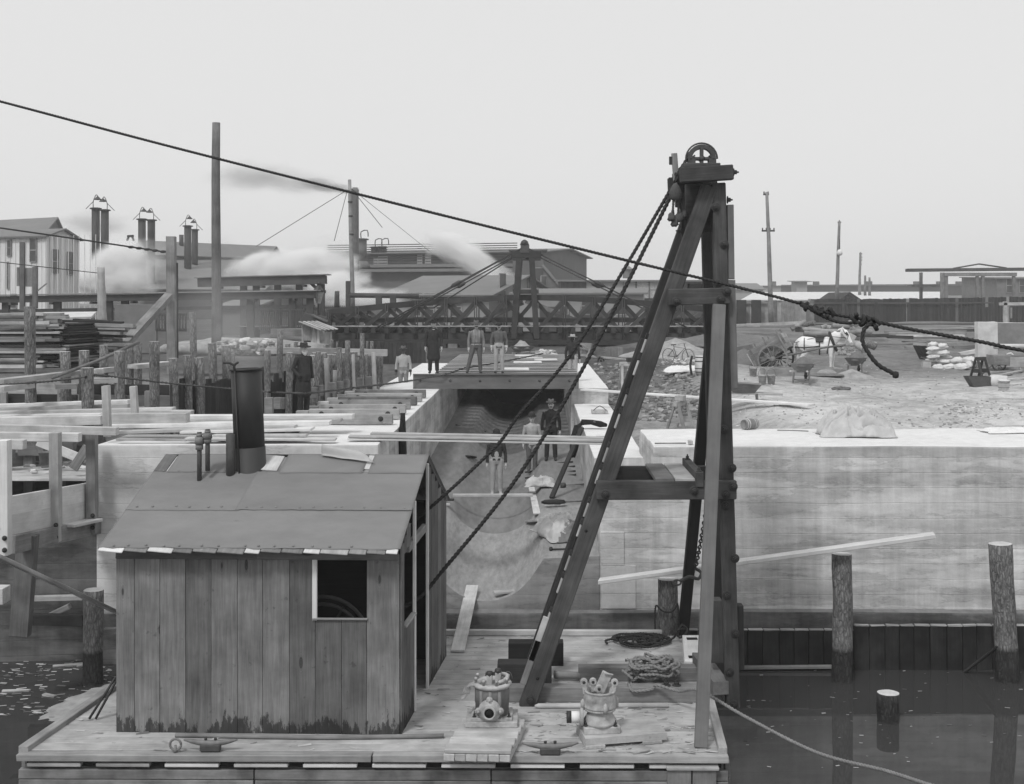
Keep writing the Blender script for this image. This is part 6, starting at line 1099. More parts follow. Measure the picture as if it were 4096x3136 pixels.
# foundry with its long roof
t, a_, f_, n_ = building('long low foundry with pale sloping roof behind the iron stacks', (xu('A', 900, 142), 142), (xu('A', 2300, 158), 158), 40, 4.4, zu('A', 880, 145), zu('A', 610, 160), 'far_wall', 'far_roof', 'side', .6, 'foundry', 'foundry', (.0, 1, 0))
t, a_, f_, n_ = building('raised clerestory roof along the foundry', (xu('A', 1130, 158), 158), (xu('A', 2300, 175), 175), 14, 9, zu('A', 575, 160), zu('A', 462, 164), 'brick_far', 'far_roof', 'side', .8, 'roof', 'clerestory', (0, 1, 0))
tag(tube('roof_vent', [P('A', 1592, 545, 168), P('A', 1592, 415, 168)], .3, 'iron', None, 10), 'thin roof vent pipe between the stack pairs', 'vent')
stk = ((840, 180, 780, 130, 35), (920, 195, 760, 133, 34), (1246, 275, 820, 147, 33), (1328, 283, 842, 149, 33), (1648, 335, 850, 160, 31), (1710, 368, 852, 163, 27))
for k, (x, y0, y1, d, hw) in enumerate(stk):
    r = hw / 2.194 * d / F; a, b = P('A', x, y1, d), P('A', x, y0, d); t = thing('iron_stack', 'tall dark iron foundry stack with hooded damper, ' + ORD[k] + ' from the left', 'smokestack', a, 'iron foundry stacks'); tube('pipe', [a - Z * 1.2, b], r, 'stack_iron', t, 18); lathe('flange', [(r * 1.45, -.12), (r * 1.45, .0), (r * .9, .05)], 'stack_iron', t, Matrix.Translation(b), 18)
    s = 1 if k % 2 == 0 else -1; q = b + Vector((-s * r * .6, 0, 0)); hood = b + Vector((s * r * .5, 0, .95)); tube('arm', curve([q, q + Z * .7, q + Vector((s * .3, 0, 1.4)), hood + Z * .3], .2), .045, 'iron', t, 5); lathe('hood', [(.42, -.08), (.36, .0), (.1, .26), (.04, .32)], 'iron', t, Matrix.Translation(hood), 10); tube('lever', [q + Z * .7, q + Vector((-s * .8, 0, -.1))], .035, 'iron', t, 4); lathe('collar', [(r * 1.5, -.2), (r * 1.5, .1)], 'far_wall', t, Matrix.Translation(a), 14)
t = thing('roof_trestle', 'small timber trestle standing on the foundry ridge', 'trestle', P('A', 1145, 465, 150))
for s in (-1, 1): beam('leg', P('A', 1145 + 30 * s, 468, 150), P('A', 1145 + 14 * s, 428, 150), .25, .2, 'wood_dark', t)
beam('cap', P('A', 1118, 428, 150), P('A', 1172, 424, 150), .3, .25, 'wood_dark', t)
# timber flumes on posts
def flume(lab, c0, c1, h_, dep, posts, zb, rail=True):
    t = thing('flume', lab, 'flume', (c0.x, c0.y, zb)); beam('trough', c0 - Z * h_ / 2, c1 - Z * h_ / 2, dep, h_, 'wood_far', t, jit=.01); beam('roof_board', c0 + Z * .06 + Vector((-.2, 0, 0)), c1 + Z * .06 + Vector((.25, 0, 0)), dep + .35, .07, 'wood_grey', t)
    for q, f in enumerate(posts): p = c0.lerp(c1, f); beam('post', Vector((p.x, p.y, zb)), Vector((p.x, p.y, p.z - h_)), .42, .3, 'wood_far', t, up=(0, -1, 0)); 
    if rail: beam('rail', c0 - Z * (h_ + .5), c1 - Z * (h_ + .5), .15, .2, 'wood_far', t)
    n = int((c1 - c0).length / 2.2)
    for q in range(n): p = c0.lerp(c1, (q + .5) / n); beam('bearer', p - Z * (h_ + .08) + Vector((0, -.5, 0)), p - Z * (h_ + .08) + Vector((0, .5, 0)), .16, .14, 'wood_far', t)
    return t
t = flume('long lower timber flume running across the left background', P('A', -60, 955, 74), P('B', 790, 1132, 74), .40, .8, (.04, .2, .36, .41, .55, .7, .80, .93, .985), 4.3); t = flume('upper timber flume on tall posts ending above the picket fence', P('A', 1750, 800, 80), P('B', 885, 992, 80), .55, 1.0, (.35, .45, .62, .79, .965), 4.3)
a, b = P('B', 735, 1040, 80), P('B', 840, 1140, 80); beam('brace', a, b, .2, .2, 'wood_far', t)
# tall mast, squared post with strut, small pole, board sign
tag(log_mesh('mast_pole', P('V', 464, 760, 46), P('V', 463, 263, 46), .19, .15, ('wood_mid', 'wood_end'), 14, 12, .03), 'very tall bare timber mast left of the derrick rope', 'mast'); pass
t = thing('braced_post', 'square timber post with long raking strut on the left bank', 'post', (P('A', 1505, 430, 44).x, 44, 4)); a, b = P('A', 1502, 430, 44), P('A', 1510, 1640, 44); beam('post', b, a, .3, .3, 'wood_mid', t, up=(0, -1, 0), jit=.006); beam('side_plank', P('A', 1548, 660, 44.2), P('A', 1552, 1500, 44.2), .07, .2, 'wood_dark', t, up=(0, -1, 0)); beam('strut', P('A', 1480, 955, 43.7), P('A', 1070, 1400, 39.5), .28, .25, 'wood_mid', t, up=(0, -1, 0), jit=.006)
tag(log_mesh('bent_pole', P('A', 900, 1190, 50), P('A', 886, 700, 50), .2, .14, ('wood_grey', 'wood_end'), 12, 9, .1), 'crooked grey pole standing before the steam cloud', 'pole')
t = thing('wire_fence', 'telegraph wires strung from the squared post to the left', 'wire', P('A', 1480, 565, 44)); tube('wire', curve([P('A', -40, 348, 40), P('A', 700, 455, 42), P('A', 1465, 568, 44)], 2), .03, 'iron', t, 5); tube('wire', curve([P('A', 0, 655, 48), P('A', 450, 705, 49), P('A', 870, 752, 50)], 2), .018, 'iron', t, 5)
for k in range(5): lathe('insulator', [(.03, -.1), (.05, -.04), (.05, .04), (.03, .1)], 'iron', t, Matrix.Translation(P('A', 1150 + k * 70, 523 + k * 10, 43.4)) @ Matrix.Rotation(pi / 2, 4, 'Y'), 8)
t = thing('board_sign', 'small board panel on two uprights by the white mill', 'sign', P('A', 250, 1060, 60)); 
for x, y0, y1 in ((197, 478, 1080), (308, 695, 1060)): beam('upright', P('A', x, y1, 60), P('A', x, y0, 60), .22, .2, 'wood_mid', t, up=(0, -1, 0))
for k in range(4): beam('board', P('A', 215 + k * 24, 705, 60.1), P('A', 215 + k * 24, 870, 60.1), .28, .05, 'wood_grey', t, up=(0, -1, 0))
beam('cap_board', P('A', 160, 700, 60.2), P('A', 160, 865, 60.2), .12, .1, 'wood_mid', t, up=(0, -1, 0)); beam('stay', P('A', 318, 915, 60), P('A', 412, 840, 60), .06, .06, 'wood_mid', t)
# lumber stacks at the left
def lumber(lab, c_, x0, x1, ytop, ybot, d0, n, rows, mats, lenr, seed, dy=0):
    t = thing('lumber_stack', lab, 'lumber', P(c_, (x0 + x1) / 2, ybot, d0)); rr = random.Random(seed)
    for r in range(rows):
        for k in range(n):
            f = r / (rows - 1); y = ybot + (ytop - ybot) * f + rr.uniform(-8, 8); d = d0 + k * .5 + rr.uniform(-.1, .1); xs = x0 + rr.uniform(-.05, .2) * (x1 - x0) * (1 if k else .4); xe = x1 - rr.uniform(-.1, .35) * (x1 - x0)
            a, b = P(c_, xs, y, d), P(c_, xe, y + dy, d); beam('board', a, b, .3, .05 + .07 * rr.random(), rr.choice(mats), t, jit=.01)
    return t
lumber('huge ragged stack of boards behind the tall bark pile', 'Q6', -120, 780, 180, 920, 36.5, 3, 34, ('wood_light', 'wood_grey', 'wood_mid', 'wood_mid', 'wood_dark'), 0, 3); lumber('loose spread of long boards right of the ragged stack', 'Q6', 760, 1620, 260, 620, 38.5, 2, 11, ('wood_grey', 'wood_mid', 'wood_mid', 'wood_dark'), 0, 5, 22)
t = thing('lumber_stack', 'end-on pile of dark short boards in the middle of the lumber', 'lumber', P('Q6', 640, 900, 37)); rr = random.Random(8)
for r in range(20):
    for k in range(9): x = 460 + k * 44 + rr.uniform(-14, 14); y = 880 - r * 30 + rr.uniform(-8, 8); d = 36.6 + rr.uniform(-.2, .2); a = P('Q6', x, y, d); beam('board', a, a + Vector((.25, 2.2, 0)), .24, .05, rr.choice(('wood_dark', 'wood_mid', 'wood_dark')), t)
tag(quadm('pale_awning', [P('A', 380, 1110, 52), P('A', 845, 1105, 54), P('A', 800, 1150, 50), P('A', 520, 1160, 49)], 'wood_pale', None, .08), 'pale sheet of boards lying behind the lumber', 'boards'); t = thing('brick_wall', 'hazy grey brick wall beyond the lumber', 'wall', P('A', 1150, 1130, 70)); box('face', (P('A', 1005, 0, 70).x, 70, 4.3), (P('A', 1370, 0, 70).x, 70.4, zu('A', 1025, 70)), 'brick_far', t)
for r_ in range(14):
    for k in range(2): pass
# rubble bank and stone blocks glimpsed in the haze
stones('pale broken stone heap in the haze beside the smokestack', 420, lambda i: P('B', RND.uniform(-60, 420), RND.uniform(1570, 1680), RND.uniform(44, 47.5)), ('slab', 'rubble', 'rubble'), 'stone_heap', (.07, .24))
t = thing('stone_bank', 'rough rubble bank below the picket fence', 'bank', P('B', 200, 1500, 50)); blob('bank', P('B', 200, 1660, 50), (3.6, 1.2, .55), 'rubble', t, 0, 2, .2, 2, (26, 12), .3)
# picket fences, lamp, cribbing, privy
def pickets(lab, c_, x0, x1, yt, yb_, d, st_, rails, z0=None):
    t = thing('picket_fence', lab, 'fence', P(c_, x0, yb_, d)); x = x0
    while x < x1: a, b = P(c_, x, yb_, d), P(c_, x, yt, d); beam('picket', a, b, st_ * .55 / CR[c_][2] * d / F, .05, 'wood_far', t, up=(0, -1, 0)); x += st_
    for y in rails: beam('rail', P(c_, x0, y, d + .06), P(c_, x1, y, d + .06), .08, .16, 'wood_far', t)
    return t
pickets('dark picket fence on the bank left of the privy', 'B', 302, 690, 1290, 1470, 71, 18, (1300, 1450)); pickets('lighter picket fence beside the street lamp', 'B', 700, 850, 1268, 1360, 76, 16, (1285, 1345)); pickets('picket gate seen through haze left of the mast', 'A', 1370, 1640, 1110, 1255, 66, 26, (1112, 1250)); pickets('low picket fence behind the swing bridge end', 'B', 860, 1240, 1255, 1330, 92, 17, (1275, 1320))
a = P('B', 820, 1270, 75); t = thing('street_lamp', 'glass street lantern on a post by the picket fence', 'lamp', (a.x, a.y, 4.3)); tube('post', [(a.x, a.y, 4.3), (a.x, a.y, zu('B', 1238, 75))], .07, 'iron', t, 8); q = Vector((a.x, a.y, zu('B', 1238, 75))); lathe('lantern', [(.14, 0), (.34, .7), (.3, .72)], 'iron_dusty', t, Matrix.Translation(q), 4, False); lathe('cap', [(.38, .72), (.3, .85), (.12, 1.05), (.1, 1.2), (.15, 1.22), (.03, 1.35)], 'iron', t, Matrix.Translation(q), 8)
cb = thing('timber_crib', 'dark plank abutment crib at the left end of the bridge', 'crib', P('B', 790, 1560, 70))
for q in range(9): a, b = P('B', 690, 1345 + q * 24, 69), P('B', 895, 1352 + q * 24 + (28 - q * 3 if q < 3 else 0), 69); beam('plank', a, b, .3, .33, 'wood_far', cb)
beam('cap_plank', P('B', 765, 1338, 68.8), P('B', 900, 1396, 68.8), .4, .1, 'wood_mid', cb)
for q in range(6): a, b = P('B', 410, 1490 + q * 26, 60), P('B', 690, 1490 + q * 26, 60); beam('log_course', a, b, .4, .35, 'wood_mid', cb, jit=.03)
def privy():
    d = 54; a, b = P('Q5', 908, 480, d), P('Q5', 1105, 490, d); x0, x1 = a.x, P('Q5', 1180, 0, d).x; t = thing('privy', 'little weathered board privy with sloping roof and open door', 'privy', (a.x, d, 4.2)); zl, zr_ = zu('Q5', 190, d), zu('Q5', 285, d)
    xs = [P('Q5', x, 0, d).x for x in (908, 1003, 1040, 1075, 1108)]
    for i in range(1, 4): beam('board', (sum(xs[i:i + 2]) / 2, d, 4.0), (sum(xs[i:i + 2]) / 2, d, zl + (zr_ - zl) * ((sum(xs[i:i + 2]) / 2 - xs[0]) / (x1 - xs[0]))), xs[i + 1] - xs[i] - .01, .04, 'wood_light', t, up=(0, -1, 0), jit=.004)
    for k in range(3): x = xs[0] + .17 + k * .32; beam('header_board', (x, d, zl - .75), (x, d, zl - .1 - .06 * k), .31, .04, 'wood_grey', t, up=(0, -1, 0), jit=.004)
    beam('door_post', (xs[0], d, 4.0), (xs[0], d, zl), .08, .08, 'wood_grey', t, up=(0, -1, 0))
    for k in range(6): f = (k + .5) / 6; p = Vector((xs[4] + (x1 - xs[4]) * f, d + 1.3 * f, 0)); beam('board', p + Z * 4.0, p + Z * (zr_ - .02), .27, .04, 'wood_grey', t, up=(.87, -.5, 0), jit=.004)
    box('back', (xs[0], d + 1.2, 4.0), (x1 - .3, d + 1.25, zr_), 'wood_black', t); box('side', (xs[0] - .02, d + .05, 4), (xs[0] + .02, d + 1.2, zr_), 'wood_dark', t)
    for k in range(5): y = d - .25 + k * .36; off = k * .12; beam('roof_board', (xs[0] - .1 + off, y, zl + .1), (x1 - .15 + off, y, zr_ + .08), .35, .04, 'wood_light', t, jit=.006)
privy()
# ---- swing bridge: two timber trusses, deck, tower and stays
br = thing('swing_bridge', 'dark timber truss swing bridge with central tower across the background', 'bridge', (0, 78, 4.4)); NP = 13; bx0, bx1 = xu('B', 905, 78), xu('D', 80, 78)
def top_z(f): return 7.52 - .95 * (abs(f - .53) / .53) ** 1.6
for (yy, mt) in ((78, 'wood_dark'), (82.4, 'wood_far')):
    zb = 5.02
    for i in range(NP): f0, f1 = i / NP, (i + 1) / NP; x0, x1 = bx0 + (bx1 - bx0) * f0, bx0 + (bx1 - bx0) * f1; beam('top_chord', (x0, yy, top_z(f0)), (x1, yy, top_z(f1)), .32, .36, mt, br); beam('diagonal', (x0, yy - .06, zb + .15), (x1, yy - .06, top_z(f1) - .15), .18, .24, mt, br); beam('diagonal', (x0, yy + .1, top_z(f0) - .15), (x1, yy + .1, zb + .15), .18, .24, mt, br)
    beam('bottom_chord', (bx0 - .5, yy, zb), (bx1 + .5, yy, zb), .34, .42, mt, br); beam('mid_rail', (bx0, yy + .25, 6.05), (bx1, yy + .25, 6.05), .12, .26, mt, br)
    for i in range(NP + 1): f = i / NP; x = bx0 + (bx1 - bx0) * f; [tube('tie_rod', [(x + s * .07, yy - .2, zb - .35), (x + s * .07, yy - .2, top_z(f) + .2)], .035, 'iron', br, 6) for s in (-1, 1)] if yy == 78 else tube('tie_rod', [(x, yy, zb), (x, yy, top_z(f))], .05, 'iron', br, 6)
    beam('end_post', (bx0, yy, zb), (bx0, yy, top_z(0)), .45, .4, mt, br, up=(0, -1, 0))
for k in range(29): x = bx0 + .4 + (bx1 - bx0 - .8) * k / 28; beam('floor_beam', (x, 77.5, 5.42), (x, 82.9, 5.42), .28, .36, 'wood_dark', br)
beam('deck_edge', (bx0 - 3, 77.75, 5.68), (bx1 + 3, 77.75, 5.68), .14, .07, 'wood_grey', br); box('deck', (bx0 - 6, 78.3, 5.6), (bx1 + 6, 82.1, 5.66), 'wood_mid', br)
for f in (.2, .8): beam('rack_beam', (bx0 - .2, 77.4 + f, 4.72), (bx1 + 2, 77.4 + f, 4.62), .3, .3, 'wood_dark', br)
ap = P('C', 595, 262, 78)
for (yy, sh_) in ((77.6, 0), (82.8, .0)):
    tl_, tr_ = Vector((ap.x - .35, yy, ap.z - .75)), Vector((ap.x + .45, yy, ap.z - .75)); beam('tower_leg', tl_, Vector((P('C', 508, 0, 78).x, yy, 4.9)), .36, .34, 'wood_dark', br, up=(0, -1, 0)); beam('tower_leg', tr_, Vector((P('C', 692, 0, 78).x, yy, 4.9)), .36, .34, 'wood_dark', br, up=(0, -1, 0)); beam('tower_cap', tl_ + Vector((-.5, 0, .15)), tr_ + Vector((.6, 0, .15)), .4, .42, 'wood_dark', br); beam('tower_crosspiece', Vector((ap.x - .75, yy, 7.9)), Vector((ap.x + .9, yy, 7.9)), .3, .25, 'wood_dark', br)
    beam('saddle_block', (ap.x - .25, yy, ap.z - .25), (ap.x + .3, yy, ap.z - .25), .5, .5, 'iron_rust', br); lathe('saddle_cap', [(.3, 0), (.2, .25), (.05, .35)], 'iron', br, Matrix.Translation((ap.x, yy, ap.z)), 10)
    for (xe, ze) in ((bx0 + 2.2, 5.1), (bx1 - .6, 5.1), (bx0 + 6.3, 6.8) if yy > 80 else (bx0 + 2.6, 5.15)): tube('stay_rod', [(ap.x, yy, ap.z - .1), (xe, yy, ze)], .05, 'iron', br, 6)
    for s in (-1, 1): q = Vector((ap.x, yy, ap.z - .1)).lerp(Vector((bx0 + 2.2 if s < 0 else bx1 - .6, yy, 5.1)), .42); lathe('turnbuckle', [(.05, -.4), (.14, -.2), (.14, .2), (.05, .4)], 'iron', br, Matrix.Translation(q) @ (Vector((bx0 + 2.2 if s < 0 else bx1 - .6, yy, 5.1)) - ap).to_track_quat('Z', 'X').to_matrix().to_4x4(), 8)
beam('tower_tie', (ap.x, 77.6, ap.z - .5), (ap.x + .2, 82.8, ap.z - .5), .35, .35, 'wood_dark', br); beam('tower_strut', (ap.x + .1, 78, 7.3), (bx0 + 17.6, 79, 5.3), .3, .3, 'wood_mid', br); beam('tower_strut', (ap.x - .1, 78.3, 7.2), (bx0 + 8.5, 79, 5.5), .3, .3, 'wood_mid', br)
ab = thing('bridge_seat', 'dark timber pier and cribbing below the bridge chord', 'pier', (0, 79, 3))
for k in range(17): x = bx0 + 1.5 + k * .72; beam('pier_plank', (x, 77.3 + .1 * nz(k, 2), 3.2), (x, 77.3, 4.58 + .08 * nz(k * 3, 1)), .6, .2, 'wood_dark' if k % 3 else 'wood_mid', ab, up=(0, -1, 0))
bh = thing('low_bulkhead', 'low upright plank bulkhead behind the second long plank', 'bulkhead', (P('Q3', 700, 560, 68).x, 68, 4))
for k in range(24): x = P('Q3', 450, 0, 68).x + k * .33; beam('plank', (x, 68, 3.6), (x, 68, zu('Q3', 470, 68) + .12 * nz(k * 1.9, 3)), .31, .12, 'wood_mid', bh, up=(0, -1, 0))
# ---- factories beyond the bridge
t, a_, f_, n_ = building('big dark louvred factory behind the bridge tower', (xu('B', 840, 165), 168), (xu('C', 745, 160), 160), 26, 4.5, zu('B', 775, 160), zu('B', 752, 172), 'far_wall', 'far_roof', 'side', .8, 'factory', 'factory')
out = Vector((f_.y, -f_.x, 0)); L0 = a_.x
for r in range(10): z = zu('B', 890, 162) + r * .3; beam('louvre', a_ + f_ * .5 + out * .1 + Z * z, a_ + f_ * 27.5 + out * .1 + Z * z, .1, .13, 'wood_far', t)
for (x0, x1, y0, y1) in ((1298, 1340, 830, 900), (1342, 1432, 815, 900), (1712, 1760, 805, 890), (1785, 1842, 800, 888)): o = window(t, a_, f_, xu('B', (x0 + x1) / 2, 163) - a_.x, zu('B', (y0 + y1) / 2, 163), (x1 - x0) / 2.194 * 163 / F, (y1 - y0) / 2.194 * 163 / F, out * 3, 'far_pale', False); [beam('slat', o.matrix_world.translation * 0 + a_ + f_ * (xu('B', x0 + 4, 163) - a_.x) + out * .25 + Z * (zu('B', y1, 163) + q * .35), a_ + f_ * (xu('B', x1 - 4, 163) - a_.x) + out * .25 + Z * (zu('B', y1, 163) + q * .35), .06, .1, 'wood_far', o) for q in range(7)]
for (y, h_) in ((905, .4), (945, .4)): beam('cornice', a_ + f_ * -.5 + out * .5 + Z * zu('B', y, 163), a_ + f_ * 31 + out * .5 + Z * zu('B', y, 163), 1.0, h_, 'far_roof', t)
for k, (x, y0, y1, r, d) in enumerate(((1195, 900, 670, .72, 158), (1320, 770, 740, .6, 166), (1378, 768, 738, .62, 166))):
    a, b = P('B', x, y1, d), P('B', x, y0, d); s_ = thing('roof_stack', ('round iron stack with flared base beside the chimney', 'left stubby vent on the factory ridge', 'right stubby vent on the factory ridge')[k], 'stack', b); tube('pipe', [b - Z * .5, a], r, 'stack_iron', s_, 14); lathe('flange', [(r * 1.35, -.15), (r * 1.35, 0), (r, .05)], 'stack_iron', s_, Matrix.Translation(a), 14); tube('lever', curve([a, a + Z * .9, a + Vector((.8, 0, 1.1)), a + Vector((.9, 0, .3))], .3), .07, 'iron', s_, 5)
    if k == 0: lathe('skirt', [(r * 1.7, -.3), (r * 1.5, .1), (r * 1.05, .5)], 'far_wall', s_, Matrix.Translation(b), 14)
ch_ = thing('brick_chimney', 'tall chimney behind the pole in the middle background', 'chimney', (xu('B', 1142, 150), 150, 4.5)); c1 = xu('B', 1142, 150); zt_ = zu('B', 255, 150); lathe('shaft', [(.52, 0), (.44, zt_ - 4.5), (.5, zt_ - 4.4), (.3, zt_ - 4.0)], 'brick_far', ch_, Matrix.Translation((c1, 150, 4.5)), 20); mpl = log_mesh('signal_mast', P('B', 1122, 1270, 88), P('B', 1092, 150, 88), .17, .12, ('wood_grey', 'wood_end'), 12, 10, .02); tag(mpl, 'jointed wooden mast standing before the tall chimney', 'mast')
for y in (345, 470, 630): lathe('band', [(.17, -.06), (.17, .06)], 'iron_rust', mpl, Matrix.Translation(P('B', 1092 + (y - 150) * .036, y, 88)), 12)
g_ = thing('mast_guys', 'thin guy wires spreading from the jointed mast', 'wire', P('B', 1090, 270, 88)); 
for (x0, y0, x1, y1) in ((1075, 240, 275, 735), (1075, 240, 958, 690), (1110, 230, 1380, 570), (1110, 230, 1790, 775)): tube('wire', [P('B', x0, y0, 88), P('B', x1, y1, 88 + (0 if x1 != 1790 else 20))], .022, 'iron', g_, 4)
bm_ = building('gabled mill building with pale roof in front of the louvred factory', (xu('B', 1440, 112), 112), (xu('C', 310, 108), 108), 17, 4.5, zu('B', 1150, 112), zu('B', 990, 118), 'far_mid', 'far_roof', 'side', .7, 'mill', 'mill_building', (.35, .94, 0)); t, a_, f_, n_ = bm_; out = Vector((f_.y, -f_.x, 0))
for x in (1575, 1700, 1830, 1960, 2090): window(t, a_, f_, (xu('B', x, 110) - a_.x), zu('B', 1205, 110), 1.1, 1.2, out)
for x in (1690, 1820, 1950, 2090): window(t, a_, f_, (xu('B', x, 110) - a_.x), zu('B', 1290, 110), 1.1, 1.2, out)
bb = Vector((xu('C', 310, 108), 108, 0)); o2 = Vector((.94, -.35, 0))
for k in range(4): window(t, bb, Vector((.35, .94, 0)), 3 + k * 3.6, zu('C', 620, 110), 1.5, 3.0, o2)
t, a_, f_, n_ = building('tall gabled end of the factory right of the tower', (xu('C', 500, 147), 147), (xu('C', 745, 147), 147), 22, 4.5, zu('C', 300, 150), zu('C', 285, 150), 'far_wall', 'far_roof', 'flat', .5, 'factory', 'factory'); out = Vector((f_.y, -f_.x, 0)); window(t, a_, f_, xu('C', 695, 147) - a_.x, zu('C', 555, 147), 1.6, 3.4, out)
lt = thing('lean_to', 'sloping lean-to on the right flank of the tall factory', 'lean-to', (xu('C', 745, 146), 146, 4.5)); x0, x1 = xu('C', 745, 146), xu('C', 875, 146); vs = [Vector((x0, 145.8, 4.5)), Vector((x1, 145.8, 4.5)), Vector((x1, 145.8, zu('C', 590, 146))), Vector((x0, 145.8, zu('C', 420, 146)))]; quadm('wall', vs, 'far_wall', lt, 12); quadm('roof', [vs[3] + Vector((0, -.4, .1)), vs[2] + Vector((.3, -.4, .0)), vs[2] + Vector((.3, 12, .0)), vs[3] + Vector((0, 12, .1))], 'far_roof', lt, .3)
t, a_, f_, n_ = building('long low shed with thin pale roof line behind the bridge', (xu('C', 510, 102), 102), (xu('C', 1540, 98), 98), 10, 4.5, zu('C', 640, 100), zu('C', 605, 108), 'far_mid', 'far_roof', 'flat', .4, 'shed', 'long_shed', (.1, .99, 0)); out = Vector((f_.y, -f_.x, 0))
for (x, w_) in ((860, 2.6), (1180, 2.0)): window(t, a_, f_, (xu('C', x, 100) - a_.x), 5.6, w_, 2.4, out, 'window_dark', False)
for x in (940, 1130, 1420): window(t, a_, f_, (xu('C', x, 100) - a_.x), zu('C', 745, 100), .8, 1.4, out)
t, a_, f_, n_ = building('long two-storey board building right of the bridge tower', (xu('C', 885, 125), 125), (xu('C', 2180, 125), 125), 14, 4.5, zu('C', 540, 125), zu('C', 528, 130), 'far_wall', 'far_roof', 'flat', .5, 'building', 'board_building'); out = Vector((0, -1, 0))
for k in range(40): p = a_ + f_ * (.2 + k * .41) + out * .03; beam('board', p + Z * 4.5, p + Z * (zu('C', 545, 125) + .02 * (k % 3)), .38, .05, 'wood_far', t, up=out)
for x in (1135, 1240, 1330, 1430, 1538, 1640): window(t, a_, f_, (xu('C', x, 125) - a_.x), zu('C', 615, 125), 1.15, 1.7, out * 1.6, 'iron_dusty' if x > 1500 else 'far_pale')
cp_ = thing('cupola', 'small ventilator cupola on the board building', 'cupola', P('C', 1415, 530, 130)); lathe('drum', [(.5, 0), (.5, .9), (.7, .95), (.1, 1.35)], 'far_roof', cp_, Matrix.Translation(P('C', 1415, 525, 130)), 8, False)
# ---- far right: works, fence, poles
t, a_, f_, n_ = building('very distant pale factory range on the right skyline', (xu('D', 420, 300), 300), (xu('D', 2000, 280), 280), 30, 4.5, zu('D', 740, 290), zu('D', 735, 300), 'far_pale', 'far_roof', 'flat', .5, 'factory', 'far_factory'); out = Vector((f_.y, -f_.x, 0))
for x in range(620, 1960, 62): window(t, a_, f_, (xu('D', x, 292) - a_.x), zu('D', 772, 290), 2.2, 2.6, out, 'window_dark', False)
for x in (490, 780, 1135, 1455, 1610, 1740): beam('chimney', (xu('D', x, 290), 290, zu('D', 745, 290)), (xu('D', x, 290), 290, zu('D', 715, 290)), 1.3, 1.2, 'far_wall', t, up=(0, -1, 0))
t, *_ = building('distant tower house with flat cap on the right skyline', (xu('D', 650, 285), 285), (xu('D', 720, 285), 285), 6, 4.5, zu('D', 715, 285), zu('D', 708, 285), 'far_pale', 'far_roof', 'flat', 1.0, 'tower', 'tower_house'); t, *_ = building('distant gabled works left on the right skyline', (xu('D', 60, 250), 250), (xu('D', 425, 250), 250), 20, 4.5, zu('D', 765, 250), zu('D', 725, 255), 'far_pale', 'far_roof', 'side', .5)
t, *_ = building('long pale shed roof beyond the dark fence', (xu('D', 300, 190), 190), (xu('D', 1590, 180), 180), 22, 4.5, zu('D', 835, 185), zu('D', 785, 195), 'far_pale', 'sack', 'side', .5, 'shed', 'long_shed'); t, a_, f_, n_ = building('small dark gabled hut with round window behind the fence', (xu('D', 935, 150), 150), (xu('D', 1070, 150), 150), 10, 4.5, zu('D', 832, 150), zu('D', 786, 150), 'far_wall', 'wood_dark', 'front', .5, 'hut', 'hut'); lathe('round_window', [(.35, 0), (.35, .1)], 'window_dark', t, Matrix.Translation((xu('D', 993, 149.9), 149.9, zu('D', 822, 150))) @ Matrix.Rotation(pi / 2, 4, 'X'), 12)
t, a_, f_, n_ = building('brick house at the far right beyond the fence', (xu('D', 1995, 170), 170), (xu('D', 2400, 170), 170), 14, 4.5, zu('D', 690, 170), zu('D', 680, 178), 'brick_far', 'far_roof', 'flat', .4, 'house', 'brick_house')
for x in (2083, 2170): window(t, a_, f_, (xu('D', x, 170) - a_.x), zu('D', 742, 170), 1.0, 2.0, Vector((0, -1, 0)))
fc = thing('board_fence', 'long dark upright board fence across the right background', 'fence', (xu('D', 740, 128), 128, 4.9)); x = xu('D', 735, 128); xe = xu('D', 2300, 124); k = 0; zb_ = zu('D', 990, 128)
def ftop(x): u = (x * F / 128 + CX - 2800) * 1.68; return zu('D', 832 if u < 1250 else 832 - (u - 1250) / 900 * 14, 128)
while x < xe: wd = .29 + .03 * nz(k, 3); y = 128 - max(0, x - 44) * .1; beam('board', (x, y, zb_), (x, y, ftop(x) + .1 * nz(k * 2.7, 2) - (1.0 if k in (61,) else 0)), wd, .06, 'wood_fence' if k % 17 else 'wood_fence_new', fc, up=(0, -1, 0)); x += wd + .012; k += 1
for r in (1.9,): beam('rail', (xu('D', 740, 128), 127.9, zb_ + r * 1.05), (xe, 127.6, zb_ + r * 1.08), .1, .16, 'wood_far', fc)
for q in range(8): x = xu('D', 960 + q * 220, 128); beam('post', (x, 127.8, zb_), (x, 127.8, zb_ + 2.1), .3, .2, 'wood_dark', fc, up=(0, -1, 0))
fc = thing('plank_hoarding', 'patchwork hoarding of light and dark boards beside the derrick', 'hoarding', (xu('D', 230, 118), 118, 4.9)); x = xu('D', 225, 118); k = 0; rr = random.Random(4)
while x < xu('D', 742, 118): wd = rr.uniform(.3, .6); beam('board', (x + wd / 2, 118, zu('D', 995, 118)), (x + wd / 2, 118, zu('D', 838, 118) - rr.uniform(0, .3)), wd - .01, .06, rr.choice(('wood_fence_new', 'wood_mid', 'wood_grey', 'wood_mid')), fc, up=(0, -1, 0)); x += wd; k += 1
beam('rail', (xu('D', 225, 117.8), 117.8, zu('D', 860, 118)), (xu('D', 450, 117.8), 117.8, zu('D', 858, 118)), .15, .12, 'wood_grey', fc); [beam('post', (xu('D', q, 117), 117, zu('D', 1000, 117)), (xu('D', q, 117), 117, zu('D', 840, 117)), .9, .3, 'wood_dark', fc, up=(0, -1, 0)) for q in (278, 378)]
